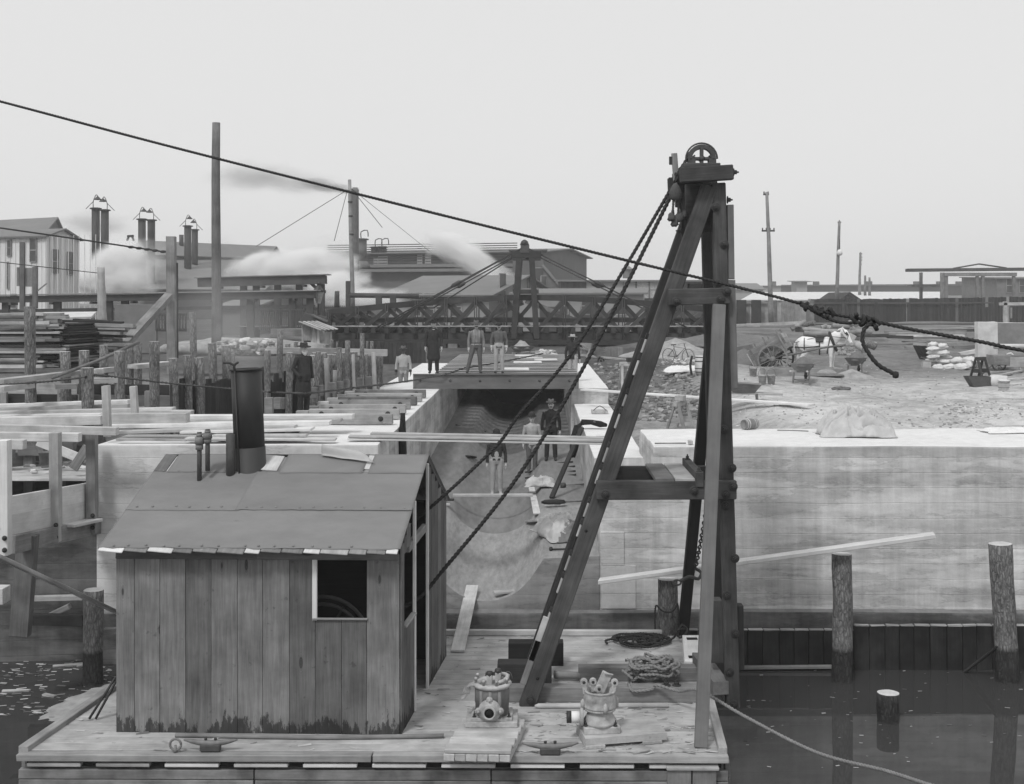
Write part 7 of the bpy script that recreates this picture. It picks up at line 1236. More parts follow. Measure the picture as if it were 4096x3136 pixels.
def pole(lab, c_, x0, y0, x1, y1, d, r0, r1, arms=(), name='telegraph_pole'):
    a, b = P(c_, x0, y0, d), P(c_, x1, y1, d); t = thing(name, lab, 'pole', (a.x, a.y, zg(a.x, a.y))); log_mesh('shaft', a, b, r0, r1, ('wood_mid', 'wood_end'), 10, 9, .03, parent=t)
    for (xa, xb, y, pins) in arms:
        beam('crossarm', P(c_, xa, y, d), P(c_, xb, y, d), .14, .16, 'wood_dark', t)
        for q in range(pins): f = (q + .2) / (pins - .6) if pins > 1 else .5; lathe('insulator', [(.05, 0), (.07, .12), (.04, .2)], 'iron', t, Matrix.Translation(P(c_, xa, y, d).lerp(P(c_, xb, y, d), min(.95, f)) + Z * .08), 8)
    return t
pole('tall telegraph pole with two crossarms right of the derrick', 'D', 478, 995, 450, 115, 116, .26, .14, ((425, 463, 130, 2), (415, 502, 375, 4))); t = pole('crooked lamp pole with pulley and hanging globe', 'D', 918, 830, 938, 312, 150, .25, .16, ((925, 948, 318, 1),), 'lamp_pole'); lathe('globe', [(.01, -.4), (.3, -.25), (.36, 0), (.25, .3), (.1, .4)], 'cloth_white', t, Matrix.Translation(P('D', 939, 522, 149.6)), 12); tube('lamp_cord', [P('D', 940, 430, 149.7), P('D', 939, 510, 149.7)], .05, 'iron', t, 5); pole('shorter pole with side brackets beyond the fence', 'D', 1071, 810, 1078, 522, 190, .24, .16, ((1070, 1090, 530, 1), (1070, 1090, 552, 1), (1070, 1090, 572, 1), (1070, 1086, 600, 1))); pole('thin bare post left of a pair behind the fence', 'D', 1110, 810, 1109, 675, 170, .2, .14, (), 'thin_post'); pole('thin bare post right of a pair behind the fence', 'D', 1140, 810, 1139, 688, 170, .2, .14, (), 'thin_post')
cn = thing('canopy_frame', 'open timber canopy frame standing behind the fence at right', 'canopy', (xu('D', 1600, 140), 140, 4.9)); beam('roof_beam', P('D', 1390, 640, 140), P('D', 2300, 632, 140), 1.2, .36, 'wood_far', cn); beam('front_beam', P('D', 1640, 668, 138), P('D', 2125, 668, 138), .5, .4, 'wood_mid', cn); beam('side_beam', P('D', 1392, 745, 141), P('D', 1650, 742, 141), .6, .28, 'wood_mid', cn)
for (x, y, d) in ((1485, 655, 142), (1628, 655, 139), (1655, 680, 138), (1862, 675, 138), (1900, 675, 138), (2108, 675, 138)): beam('post', (P('D', x, 0, d).x, d, 4.7), P('D', x, y, d), .42 if x in (1628,) else .32, .3, 'wood_mid', cn, up=(0, -1, 0))
for (x0, y0, x1, y1) in ((1700, 628, 1875, 598), (1875, 598, 2060, 625)): beam('truss_bar', P('D', x0, y0, 141), P('D', x1, y1, 141), .2, .16, 'wood_far', cn)
gf = thing('gate_frame', 'pale post-and-rail frame standing at the right edge', 'frame', PG('Q2', 1440, 385)); d = 96; beam('post', P('Q2', 1435, 385, d), P('Q2', 1432, 155, d), .28, .25, 'wood_light', gf, up=(0, -1, 0)); beam('rail', P('Q2', 1370, 182, d), P('Q2', 1750, 175, d), .25, .22, 'wood_light', gf); beam('sheet', P('Q2', 1480, 205, d + .5), P('Q2', 1750, 190, d + 1), .8, .05, 'wood_mid', gf); beam('post', P('Q2', 1500, 340, d), P('Q2', 1500, 220, d), .14, .12, 'wood_mid', gf, up=(0, -1, 0))
pr_ = thing('pipe_rail', 'pale horizontal pole before the whitish slab', 'pole', P('Q2', 1330, 650, 58)); tube('pole', [P('Q2', 1310, 648, 58), P('Q2', 1720, 650, 58)], .12, 'wood_pale', pr_, 8)
tag(log_mesh('steam_post', P('B', 982, 1270, 86), P('B', 982, 1128, 86), .2, .16, ('wood_far', 'wood_end'), 8, 3, .03), 'short dark post in the steam near the picket fences', 'post'); t = thing('pipe_stand', 'steaming iron pipe on posts before the mill', 'pipe', P('B', 1085, 1280, 85)); tube('pipe', [P('B', 1085, 1165, 85), P('B', 1700, 1172, 85)], .17, 'wood_far', t, 8)
for x in (1080, 1350, 1475): beam('post', P('B', x, 1285, 85), P('B', x, 1165 if x > 1100 else 1040, 85), .42 if x > 1100 else .3, .3, 'wood_far', t, up=(0, -1, 0))
t, *_ = building('low tumbledown hut with pale roof behind the bridge end', (xu('B', 870, 100), 100), (xu('B', 1060, 100), 100), 8, 4.5, zu('B', 1290, 100), zu('B', 1205, 104), 'far_wall', 'far_roof', 'side', .4, 'hut', 'hut'); t, *_ = building('low shed with long roof behind the flume posts', (xu('A', 1950, 96), 96), (xu('B', 260, 96), 96), 10, 4.5, zu('B', 1250, 98), zu('B', 1205, 102), 'far_wall', 'far_roof', 'side', .4, 'shed', 'low_shed')
# ================================================================== people and the horse
def chain(pts, n=12):                     # pts: (centre, rx, ry[, up]) -> closed lofted volume
    vs = []; fs = []; k = len(pts)
    for i, p in enumerate(pts):
        c_ = Vector(p[0]); t = (Vector(pts[min(i + 1, k - 1)][0]) - Vector(pts[max(i - 1, 0)][0])).normalized()
        ref = Vector((1, 0, 0)) if abs(t.x) < .8 else Vector((0, 0, 1)); v = t.cross(ref).normalized(); u = v.cross(t).normalized()
        for j in range(n): an = 2 * pi * j / n; vs.append(c_ + u * p[1] * cos(an) + v * p[2] * sin(an))
    for i in range(k - 1):
        for j in range(n): a = i * n + j; b = i * n + (j + 1) % n; fs.append([a, b, b + n, a + n])
    a = len(vs); vs += [Vector(pts[0][0]), Vector(pts[-1][0])]
    for j in range(n): fs.append([a, (j + 1) % n, j]); fs.append([a + 1, (k - 1) * n + j, (k - 1) * n + (j + 1) % n])
    return vs, fs
def dome(c_, rx, ry, rz, q=(-1, -.85, -.5, 0, .5, .85, 1)): c_ = Vector(c_); return [(c_ + Vector((0, 0, rz * t)), max(.004, rx * math.sqrt(max(0, 1 - t * t))), max(.004, ry * math.sqrt(max(0, 1 - t * t)))) for t in q]
def skin_body(name, vols, mats, parent, mw, vox=.014, extra=None):
    # vols: list of (chain points, material index); fused into one skin, each face takes the material of the nearest volume
    mb = MB()
    for pts, mi in vols: vs, fs = chain(pts); mb.add(vs, fs)
    me = bpy.data.meshes.new(name); me.from_pydata([tuple(v) for v in mb.v], [], mb.f); me.update()
    bm = bmesh.new(); bm.from_mesh(me); bmesh.ops.recalc_face_normals(bm, faces=bm.faces); bm.to_mesh(me); bm.free()
    tmp = bpy.data.objects.new('tmp', me); COL.objects.link(tmp); md = tmp.modifiers.new('r', 'REMESH'); md.mode = 'VOXEL'; md.voxel_size = vox; sm = tmp.modifiers.new('s', 'SMOOTH'); sm.factor = .5; sm.iterations = 2
    dg = bpy.context.evaluated_depsgraph_get(); out = bpy.data.meshes.new_from_object(tmp.evaluated_get(dg)); bpy.data.objects.remove(tmp)
    smp = []
    for pts, mi in vols:
        for i in range(len(pts) - 1):
            for f in (0, .33, .66): smp.append((Vector(pts[i][0]).lerp(Vector(pts[i + 1][0]), f), max(.01, (pts[i][1] + pts[i][2]) / 2 * (1 - f) + (pts[i + 1][1] + pts[i + 1][2]) / 2 * f), mi))
    out.materials.clear()
    for m in mats: out.materials.append(M[m])
    for p in out.polygons:
        c_ = p.center; p.material_index = min(smp, key=lambda s: (c_ - s[0]).length - s[1])[2]; p.use_smooth = True
    if extra:                             # fingers: separate tapered chains rooted in the palm
        bm = bmesh.new(); bm.from_mesh(out)
        for pts, mi in extra:
            vs, fs = chain(pts, 6); bv = [bm.verts.new(v) for v in vs]
            for f in fs: q = bm.faces.new([bv[i] for i in f]); q.material_index = mi; q.smooth = True
        bm.to_mesh(out); bm.free()
    out.name = name
    return link(name, out, mw, parent)
def hat_mesh(kind, mat, parent, mw):
    if kind == 'derby': pr = [(.155, .0), (.16, .012), (.118, .006), (.108, .03), (.112, .08), (.098, .125), (.06, .15), (.001, .156)]
    elif kind == 'slouch': pr = [(.19, -.015), (.195, -.002), (.125, .006), (.105, .03), (.1, .09), (.085, .115), (.05, .108), (.001, .1)]
    elif kind == 'fedora': pr = [(.165, .015), (.17, .024), (.115, .0), (.104, .03), (.1, .1), (.08, .13), (.045, .118), (.001, .112)]
    else: pr = [(.112, -.02), (.12, .0), (.125, .045), (.1, .07), (.001, .078)]
    vs, fs = lathe_g(pr, 20); vs = [Vector((v.x * .9, v.y * 1.08, v.z + (.012 * (v.y / .17) ** 2 - .018 * (v.x / .17) ** 2 * -1 if pr[0][0] > .14 and v.z < .03 else 0))) for v in vs]
    if kind in ('fedora', 'slouch'): vs = [Vector((v.x, v.y, v.z - (.035 * math.exp(-(v.x / .03) ** 2) if v.z > .09 else 0))) for v in vs]
    o = mk('hat', vs, fs, mat, parent, mw, True)
    if kind == 'cap': k_, f_ = chain([(Vector((0, -.09, -.01)), .08, .012), (Vector((0, -.17, -.02)), .06, .008)], 10); mk('peak', k_, f_, mat, o, mw, True)
    else: lathe('hat_band', [(.112, .01), (.112, .035)], 'cloth_black', o, mw @ Matrix.Diagonal((.9, 1.08, 1, 1)), 20)
    return o
def person(label, loc, rz=0, H=1.72, top='cloth_dark', legs='cloth_mid', skin='skin', shirt=None, coat=0, hat=('derby', 'cloth_black'), hair='hair_dark', stache=None, beard=None, stance=.1, spread=0, arms=None, open_front=False, hem=.86, cuffs=None, boots='leather', bust=False, bib=False, susp=False, turn=0, belly=0, lean=0):
    t = thing('person', label, 'person', loc, 'people on the site'); k = H / 1.75; mw = Matrix.Translation(Vector(loc)) @ Matrix.Rotation(rz, 4, 'Z') @ Matrix.Scale(k, 4); V = Vector
    ms = [top, legs, skin, shirt or top, boots, cuffs or top]; vols = []; ex = []
    # legs (feet point to -y, the front)
    for s in (-1, 1):
        an = V((s * (stance + (spread if s < 0 else 0)), .02, .08)); hp = V((s * .095, 0, .93)); kn = hp.lerp(an, .5) + V((0, -.025, 0))
        vols.append(([(hp + V((0, 0, .05)), .10, .115), (hp, .105, .115), (hp.lerp(kn, .5), .092, .1), (kn, .074, .08), (kn.lerp(an, .4), .072, .078), (kn.lerp(an, .85), .068, .075), (an + V((0, .0, .02)), .072, .085)], 1))
        vols.append(([(an + V((0, .05, -.03)), .04, .04), (an + V((0, -.02, -.035)), .047, .045), (an + V((s * .012, -.12, -.045)), .05, .035), (an + V((s * .02, -.19, -.055)), .034, .022)], 4))
    b = belly
    vols.append(([(V((0, .0, .86)), .15, .115), (V((0, -.01 - b * .3, .95)), .168, .125 + b * .4), (V((0, -.01 - b * .5, 1.06)), .155, .12 + b), ], 1))
    tz = [(V((0, -b * .4, hem)), .175, .135 + b * .5), (V((0, -b * .6, 1.0)), .165, .13 + b), (V((0, -b * .4, 1.12)), .155, .118 + b * .7), (V((0, .0, 1.28)), .178, .128), (V((0, .01, 1.38)), .185, .118), (V((0, .012, 1.45)), .15, .09), (V((0, .01, 1.5)), .075, .07)]
    vols.append((tz, 0))
    if coat: vols.append(([(V((0, .03, coat)), .22, .16), (V((0, .02, coat + .02)), .225, .165), (V((0, .015, (coat + 1) / 2)), .205, .15 + b * .5), (V((0, .0, 1.02)), .17, .135)], 0))
    if open_front or shirt: vols.append(([(V((0, -.075 - b * .9, .98)), .06, .06), (V((0, -.07 - b * .7, 1.12)), .055, .055), (V((0, -.072, 1.28)), .06, .062), (V((0, -.065, 1.42)), .04, .05)], 3))
    if bib: vols.append(([(V((0, -.07 - b, .95)), .11, .07), (V((0, -.075 - b * .7, 1.1)), .1, .06), (V((0, -.085, 1.24)), .09, .05)], 1))
    vols.append(([(V((0, .015, 1.44)), .055, .058), (V((0, .0, 1.56)), .05, .055)], 2))
    hc = V((0, -.01, 1.635)); R_ = Matrix.Rotation(turn, 3, 'Z')
    head = [(hc + V((0, -.03, -.115)), .03, .035), (hc + V((0, -.025, -.095)), .05, .06), (hc + V((0, -.012, -.05)), .066, .085), (hc + V((0, 0, 0)), .074, .098), (hc + V((0, .005, .055)), .075, .1), (hc + V((0, .005, .095)), .055, .075), (hc + V((0, .005, .115)), .02, .03)]
    vols.append((head, 2)); vols.append(([(hc + R_ @ V((0, -.085, .012)), .012, .014), (hc + R_ @ V((0, -.108, -.018)), .016, .02), (hc + R_ @ V((0, -.095, -.03)), .016, .012)], 2))
    for s in (-1, 1): vols.append(([(hc + R_ @ V((s * .072, .01, -.03)), .012, .018), (hc + R_ @ V((s * .082, .015, .015)), .014, .022)], 2))
    arms = arms or {}
    for s in (-1, 1):
        sh_ = V((s * .19, .01, 1.415)); el, wr = arms.get(s, (V((s * .255, .03, 1.13)), V((s * .265, -.02, .87))))
        el, wr = V(el), V(wr); hd = (wr - el).normalized()
        vols.append(([(sh_ + V((-s * .04, 0, .01)), .065, .065), (sh_, .068, .07), (sh_.lerp(el, .5), .058, .06), (el, .05, .052), (el.lerp(wr, .5), .046, .048), (wr - hd * .02, .042, .044)], 0))
        if cuffs: vols.append(([(el.lerp(wr, .72), .05, .05), (wr - hd * .01, .046, .046)], 5))
        pocket = arms.get('pocket') == s
        if not pocket:
            pm = wr + hd * .07; vols.append(([(wr - hd * .02, .03, .03), (wr + hd * .02, .032, .026), (pm, .036, .024), (wr + hd * .10, .03, .02)], 2))
            fw_ = V((0, -1, 0)); ac = hd.cross(fw_).normalized() if abs(hd.dot(fw_)) < .9 else V((1, 0, 0)); ac = V((0, 1, 0)) if abs(hd.z) > .7 else ac
            for q in range(4): o_ = ac * (.026 - .0175 * q); ln = (.06, .072, .066, .05)[q]; r0 = wr + hd * .095 + o_; m1 = r0 + hd * ln * .55 + V((-s * .008, -.006, 0)); e1 = m1 + hd * ln * .45 + V((-s * .018, -.012, 0)); ex.append(([(r0, .0095, .0095), (m1, .009, .009), (e1, .0065, .0065)], 2))
            th0 = wr + hd * .03 - ac * .028; ex.append(([(th0, .012, .012), (th0 - ac * .018 + hd * .03, .011, .011), (th0 - ac * .02 + hd * .06, .008, .008)], 2))
    if bust: vols = [v for v in vols if v[1] not in (1, 4)]
    body = skin_body('body', vols, ms, t, mw, .0145, ex)
    hm = mw @ Matrix.Translation(hc) @ Matrix.Rotation(turn, 4, 'Z')
    for s in (-1, 1): vs, fs = chain(dome((s * .028, -.083, .012), .011, .009, .007, (-1, -.5, 0, .5, 1)), 8); mk('eye', vs, fs, 'hair_dark', t, hm, True); vs, fs = chain([(V((s * .012, -.094, .03)), .006, .006), (V((s * .03, -.096, .034)), .007, .006), (V((s * .05, -.082, .03)), .005, .005)], 6); mk('eyebrow', vs, fs, hair, t, hm, True)
    vs, fs = chain([(V((-.022, -.092, -.062)), .003, .004), (V((0, -.098, -.062)), .004, .006), (V((.022, -.092, -.062)), .003, .004)], 6); mk('mouth', vs, fs, 'skin_dark', t, hm, True)
    vs, fs = chain([(V((0, .02, -.06)), .07, .075), (V((0, .028, -.01)), .079, .086), (V((0, .022, .05)), .079, .092), (V((0, .012, .1)), .055, .07)], 14); mk('hair', vs, fs, hair, t, hm, True)
    if stache: vs, fs = chain([(V((-.06, -.08, -.055)), .006, .007), (V((-.03, -.1, -.042)), .013, .013), (V((0, -.108, -.036)), .012, .013), (V((.03, -.1, -.042)), .013, .013), (V((.06, -.08, -.055)), .006, .007)], 8); mk('moustache', vs, fs, stache, t, hm, True)
    if beard: vs, fs = chain([(V((0, -.03, -.04)), .074, .078), (V((0, -.045, -.085)), .062, .066), (V((0, -.06, -.125)), .045, .045), (V((0, -.068, -.165)), .018, .02)], 12); mk('beard', vs, fs, beard, t, hm, True)
    if hat: hat_mesh(hat[0], hat[1], t, hm @ Matrix.Translation((0, .005, .06)) @ Matrix.Rotation(radians(4), 4, 'X'))
    if shirt == 'cloth_white': vs, fs = chain([(V((-.03, -.075, 1.465)), .012, .01), (V((0, -.088, 1.46)), .01, .01), (V((.03, -.075, 1.465)), .012, .01)], 6); mk('bow_tie', vs, fs, 'cloth_white', t, mw, True)
    if susp:
        for s in (-1, 1): tube('suspender', [mw @ V((s * .08, -.128, .98)), mw @ V((s * .085, -.138, 1.25)), mw @ V((s * .09, -.1, 1.43)), mw @ V((s * .09, .0, 1.475))], .012 * k, 'cloth_light', t, 5)
        tube('belt', [mw @ V((.17 * cos(q * pi / 10), .132 * sin(q * pi / 10), .985)) for q in range(21)], .016 * k, 'cloth_light', t, 5)
    return t
def gx(c_, x, d): return P(c_, x, 0, d).x
person('bearded man in long dark coat and hat, hand in pocket, on the left wall', (gx('Q5', 920, 31.6), 31.6, 4.4), radians(48), 1.80, 'cloth_dark', 'cloth_dark', 'skin', 'cloth_black', .5, ('slouch', 'cloth_dark'), 'hair_grey', 'hair_grey', 'hair_grey', .1, arms={-1: (Vector((-.28, .06, 1.14)), Vector((-.19, -.13, .93))), 'pocket': -1}, open_front=True, belly=.05, turn=radians(-8))
person('man in pale buttoned jacket and soft hat behind the channel wall', (gx('F', 1565, 44.5), 44.5, 3.86), 0, 1.76, 'cloth_light', 'cloth_grey', 'skin_dark', None, 0, ('fedora', 'cloth_mid'), cuffs='cloth_dark', hem=.9)
person('man in long dark overcoat with white bow tie on the beam deck', (gx('F', 1830, 41.9), 41.9, 4.84), radians(6), 1.80, 'cloth_dark', 'cloth_dark', 'skin', 'cloth_white', .48, ('slouch', 'cloth_black'), 'hair_dark', 'hair_grey', None, .12)
person('moustached workman in hat, shirt and suspenders, legs apart on the beam deck', (gx('G', 640, 42), 42, 4.84), radians(10), 1.76, 'cloth_grey', 'cloth_mid', 'skin', None, 0, ('slouch', 'cloth_mid'), 'hair_dark', 'hair_dark', None, .15, .16, susp=True, hem=.96)
person('workman in cap, open vest and stained pale trousers on the beam deck', (gx('G', 832, 42), 42, 4.84), 0, 1.72, 'cloth_mid', 'cloth_light', 'skin', 'cloth_mid', 0, ('cap', 'cloth_dark'), 'hair_dark', 'hair_dark', None, .12, open_front=True, arms={1: (Vector((.27, .03, 1.13)), Vector((.26, -.04, .88))), -1: (Vector((-.27, .03, 1.13)), Vector((-.26, -.04, .88)))}, cuffs='skin', hem=.94)
person('workman in straw hat turned away at the right end of the beams', (gx('G', 1450, 45), 45, 4.3), radians(160), 1.74, 'cloth_dark', 'cloth_light', 'skin', None, 0, ('slouch', 'cloth_light'), stance=.12, hem=.95)
person('man in bowler and bib overalls standing in the channel trough', (gx('G', 810, 35.4), 35.4, fz(gx('G', 810, 35.4), 35.4)), radians(4), 1.79, 'cloth_dark', 'cloth_light', 'skin', None, 0, ('derby', 'cloth_dark'), 'hair_dark', 'hair_dark', None, .11, bib=True, hem=.98, boots='cloth_light')
person('young man in bowler and pale jacket beside the dark-jacketed one', (gx('G', 1108, 37), 37, fz(gx('G', 1108, 37), 37)), radians(8), 1.74, 'cloth_light', 'cloth_mid', 'skin', 'cloth_dark', 0, ('derby', 'cloth_dark'), open_front=True, hem=.84)
person('moustached man in dark jacket, tall boots and small hat in the channel', (gx('G', 1268, 37.2), 37.2, fz(gx('G', 1268, 37.2), 37.2)), radians(-4), 1.80, 'cloth_black', 'cloth_dark', 'skin', 'cloth_grey', 0, ('fedora', 'cloth_mid'), 'hair_dark', 'hair_dark', None, .13, hem=.84, boots='leather')
person('workman whose capped head shows over the planks at far left', (gx('Q6', 805, 31.5), 31.5, P('Q6', 805, 1165, 31.5).z - 1.72), 0, 1.72, 'cloth_light', 'cloth_mid', 'skin', None, 0, ('cap', 'cloth_dark'))
person('person in dark clothes standing behind the left end of the bridge truss', (gx('B', 1255, 90), 90, 4.75), 0, 1.7, 'cloth_black', 'cloth_black', 'skin', None, 0, ('cap', 'cloth_black'))
# ---- the white horse
def horse():
    HF = Vector((.96, -.26, 0)).normalized(); hy = 52.4; c0 = Vector((P('Q4', 800, 0, hy).x, hy, 0)); c0.z = zg(c0.x, c0.y) + .02; ang = math.atan2(HF.y, HF.x); K = 1.06
    t = thing('horse', 'white draught horse in harness facing right before the cart', 'horse', c0); mw = Matrix.Translation(c0) @ Matrix.Rotation(ang, 4, 'Z') @ Matrix.Scale(K, 4); V = Vector; vols = []
    vols.append(([(V((-.80, 0, 1.16)), .06, .1), (V((-.76, 0, 1.17)), .19, .2), (V((-.62, 0, 1.17)), .27, .3), (V((-.4, 0, 1.13)), .29, .32), (V((-.1, 0, 1.08)), .30, .34), (V((.2, 0, 1.08)), .29, .345), (V((.45, 0, 1.12)), .25, .34), (V((.62, 0, 1.16)), .19, .27), (V((.72, 0, 1.18)), .1, .16)], 0))
    vols.append(([(V((.42, 0, 1.22)), .16, .27), (V((.62, 0, 1.36)), .14, .25), (V((.82, 0, 1.54)), .11, .19), (V((.98, .0, 1.66)), .085, .14), (V((1.04, 0, 1.70)), .06, .1)], 0))
    vols.append(([(V((.98, 0, 1.72)), .07, .08), (V((1.08, 0, 1.64)), .09, .125), (V((1.18, -.03, 1.48)), .075, .105), (V((1.27, -.06, 1.32)), .058, .078), (V((1.33, -.08, 1.22)), .055, .065), (V((1.35, -.085, 1.18)), .03, .04)], 0))
    for s in (-1, 1): vols.append(([(V((.99, s * .05, 1.76)), .03, .025), (V((1.0, s * .06, 1.83)), .032, .02), (V((1.02, s * .06, 1.9)), .008, .008)], 0))
    for s, off in ((-1, .0), (1, .12)):
        x = .5 + off * .6; vols.append(([(V((x, s * .15, 1.12)), .11, .16), (V((x + .03, s * .16, .92)), .085, .115), (V((x + .04, s * .16, .72)), .062, .075), (V((x + .04, s * .16, .52)), .058, .062), (V((x + .03, s * .16, .46)), .05, .054), (V((x + .03, s * .16, .25)), .038, .042), (V((x + .03, s * .16, .15)), .046, .052), (V((x + .06, s * .16, .09)), .042, .045)], 0)); vols.append(([(V((x + .06, s * .16, .1)), .055, .06), (V((x + .08, s * .16, .0)), .068, .078)], 1))
        x = -.58 - off * 1.4; vols.append(([(V((x + .04, s * .14, 1.14)), .14, .24), (V((x + .1, s * .16, .95)), .11, .2), (V((x + .12, s * .16, .80)), .08, .13), (V((x, s * .16, .64)), .058, .085), (V((x - .12, s * .16, .52)), .05, .07), (V((x - .12, s * .16, .46)), .048, .058), (V((x - .08, s * .16, .24)), .04, .045), (V((x - .06, s * .16, .14)), .047, .053), (V((x - .02, s * .16, .09)), .043, .046)], 0)); vols.append(([(V((x - .02, s * .16, .1)), .056, .06), (V((x, s * .16, .0)), .068, .078)], 1))
    vols = [([(p[0], p[2], p[1]) for p in c_], mi) for c_, mi in vols]; skin_body('body', vols, ['horse_white', 'leather'], t, mw, .022)
    for s in (-1, 1): vs, fs = chain(dome((1.115, s * .085 - .02, 1.6), .018, .012, .018, (-1, -.5, 0, .5, 1)), 8); mk('eye', vs, fs, 'hair_dark', t, mw, True); lathe('nostril', [(.016, 0), (.012, .004)], 'hair_dark', t, mw @ Matrix.Translation((1.335, s * .045 - .085, 1.22)) @ Matrix.Rotation(-s * pi / 2, 4, 'X'), 8)
    vs, fs = chain([(V((.5, 0, 1.44)), .02, .03), (V((.66, 0, 1.6)), .03, .05), (V((.85, 0, 1.74)), .032, .055), (V((1.0, 0, 1.81)), .03, .045), (V((1.08, -.01, 1.72)), .03, .03), (V((1.13, -.02, 1.62)), .015, .02)], 10); mk('mane', [v + V((0, .02 * nz(v.x * 9, v.z * 9), 0)) for v in vs], fs, 'cloth_white', t, mw, True)
    vs, fs = chain([(V((-.78, 0, 1.3)), .035, .035), (V((-.88, 0, 1.15)), .05, .05), (V((-.9, 0, .85)), .06, .07), (V((-.88, 0, .6)), .03, .04)], 10); mk('tail', vs, fs, 'hair_grey', t, mw, True)
    hn = thing('harness', 'dark leather harness with saddle pad and collar on the horse', 'harness', c0)
    def band(name, c_, rx, ry, r, mat='leather', tiltx=0):
        pts = [mw @ (V(c_) + V((tiltx * sin(q * pi / 12), rx * cos(q * pi / 12), ry * sin(q * pi / 12)))) for q in range(25)]; tube(name, pts, r, mat, hn, 6)
    band('collar', (.62, 0, 1.26), .22, .36, .06, 'leather', -.14); band('girth', (.1, 0, 1.08), .31, .36, .026); band('breast_strap', (.45, 0, 1.12), .27, .355, .02, 'leather', .06); band('breeching', (-.5, 0, 1.1), .3, .33, .022, 'leather', .0)
    tube('breech_band', curve([mw @ V((.1, -.32, 1.08)), mw @ V((-.4, -.33, 1.02)), mw @ V((-.84, -.1, 1.02)), mw @ V((-.84, .1, 1.02)), mw @ V((-.4, .33, 1.02)), mw @ V((.1, .32, 1.08))], .1), .028, 'leather', hn, 6)
    vs = []; fs = []
    for i in range(9):
        for j in range(13): a_ = -1.15 + 2.3 * j / 12; u = i / 8 * 2 - 1; vs.append(V((.1 + u * .2 * (1 - .25 * abs(a_)), .325 * sin(a_), 1.08 + .372 * cos(a_) + (.045 * (1 - u * u) if abs(a_) < .5 else 0))))
    for i in range(8):
        for j in range(12): a_ = i * 13 + j; fs.append([a_, a_ + 1, a_ + 14, a_ + 13])
    o = mk('saddle_pad', vs, fs, 'leather', hn, mw, True); o.modifiers.new('s', 'SOLIDIFY').thickness = .03
    tube('bridle', [mw @ (V((1.2, -.035, 1.44)) + V((.03 * sin(q * pi / 8), .078 * cos(q * pi / 8), .1 * sin(q * pi / 8)))) for q in range(17)], .014, 'leather', hn, 5); tube('bridle', [mw @ (V((1.06, -.01, 1.64)) + V((-.06 * sin(q * pi / 8), .088 * cos(q * pi / 8), .13 * sin(q * pi / 8)))) for q in range(17)], .014, 'leather', hn, 5)
    for s in (-1, 1): beam('blinker', mw @ V((1.12, s * .1 - .02, 1.63)), mw @ V((1.2, s * .1 - .03, 1.52)), .1, .012, 'leather', hn, up=mw.to_3x3() @ V((0, 1, 0))); tube('rein', curve([mw @ V((1.22, s * .06, 1.4)), mw @ V((.7, s * .2, 1.45)), mw @ V((.1, s * .2, 1.45)), mw @ V((-.9, s * .2, 1.2))], .2), .012, 'leather', hn, 4)
    tube('crupper', curve([mw @ V((.0, 0, 1.46)), mw @ V((-.4, 0, 1.47)), mw @ V((-.78, 0, 1.37))], .15), .016, 'leather', hn, 5)
horse()
# ================================================================== tools and clothes left in the channel
def coat_shape(name, lab, pts, mat='cloth_black', thick=.03):
    vs, fs = chain(pts, 14); o = mk(name, [v + Vector((nz(v.x * 9, v.z * 9, v.y * 3), nz(v.y * 9, v.z * 9, 3), nz(v.x * 9, v.y * 9, 6))) * thick for v in vs], fs, mat, None, None, True); tag(o, lab, 'coat'); return o
a = P('F', 1545, 885, 28.9); a.x = -3.12; coat_shape('hanging_coat', 'dark coat hanging down the left channel wall', [(a, .05, .1), (a - Z * .15, .07, .16), (a - Z * .5, .09, .2), (a - Z * .95, .1, .22), (a - Z * 1.12, .06, .2)])
b = Vector((1.3, 33.4, 3.98)); coat_shape('draped_coat', 'dark coat draped over the leaning prop and the wall edge', [(b + Vector((.66, .1, -.06)), .05, .06), (b + Vector((.5, .06, -.02)), .09, .12), (b + Vector((.25, .03, .03)), .07, .16), (b + Vector((.0, 0, .04)), .08, .15), (b + Vector((-.14, -.1, -.08)), .09, .13), (b + Vector((-.2, -.16, -.35)), .12, .1), (b + Vector((-.24, -.22, -.65)), .13, .08), (b + Vector((-.27, -.25, -.9)), .06, .05)])
a, b = Vector((gx('G', 1272, 31.2), 31.2, fz(.55, 31.2) + .02)), Vector((1.25, 32.6, 3.95)); tag(beam('prop_timber', a, b, .13, .06, 'wood_dark', None, jit=.004), 'dark prop plank leaning from channel floor to the wall top', 'prop')
for k, (x0, y0, x1, y1) in enumerate(((1150, 1295, 1450, 1262), (1055, 1352, 1465, 1302), (1055, 1396, 1470, 1340), (1058, 1428, 1475, 1375))):
    pz = lambda x, y: min((Vector((gx('G', x, d / 10), d / 10, fz(max(-.2, min(1.3, gx('G', x, d / 10))), d / 10))) for d in range(300, 400, 2)), key=lambda p: abs(uv('G', x, y)[1] - (CY + (HC - p.z) * F / p.y)))
    tag(beam('batten', pz(x0, y0) + Z * .03, pz(x1, y1) + Z * .03, .07, .05, 'wood_dark', None), ORD[k] + ' dark batten on the channel bench, counted from the standing men', 'batten', 'battens on the channel bench')
def PC(c_, x, y):                         # a point on the channel floor
    v = uv(c_, x, y)[1]; best = None
    for d in range(2500, 4600, 4):
        q = d / 100; xx = gx(c_, x, q); z = fz(max(XL, min(XR, xx)), q); e = abs(v - (CY + (HC - z) * F / q))
        if best is None or e < best[0]: best = (e, Vector((xx, q, z)))
    return best[1]
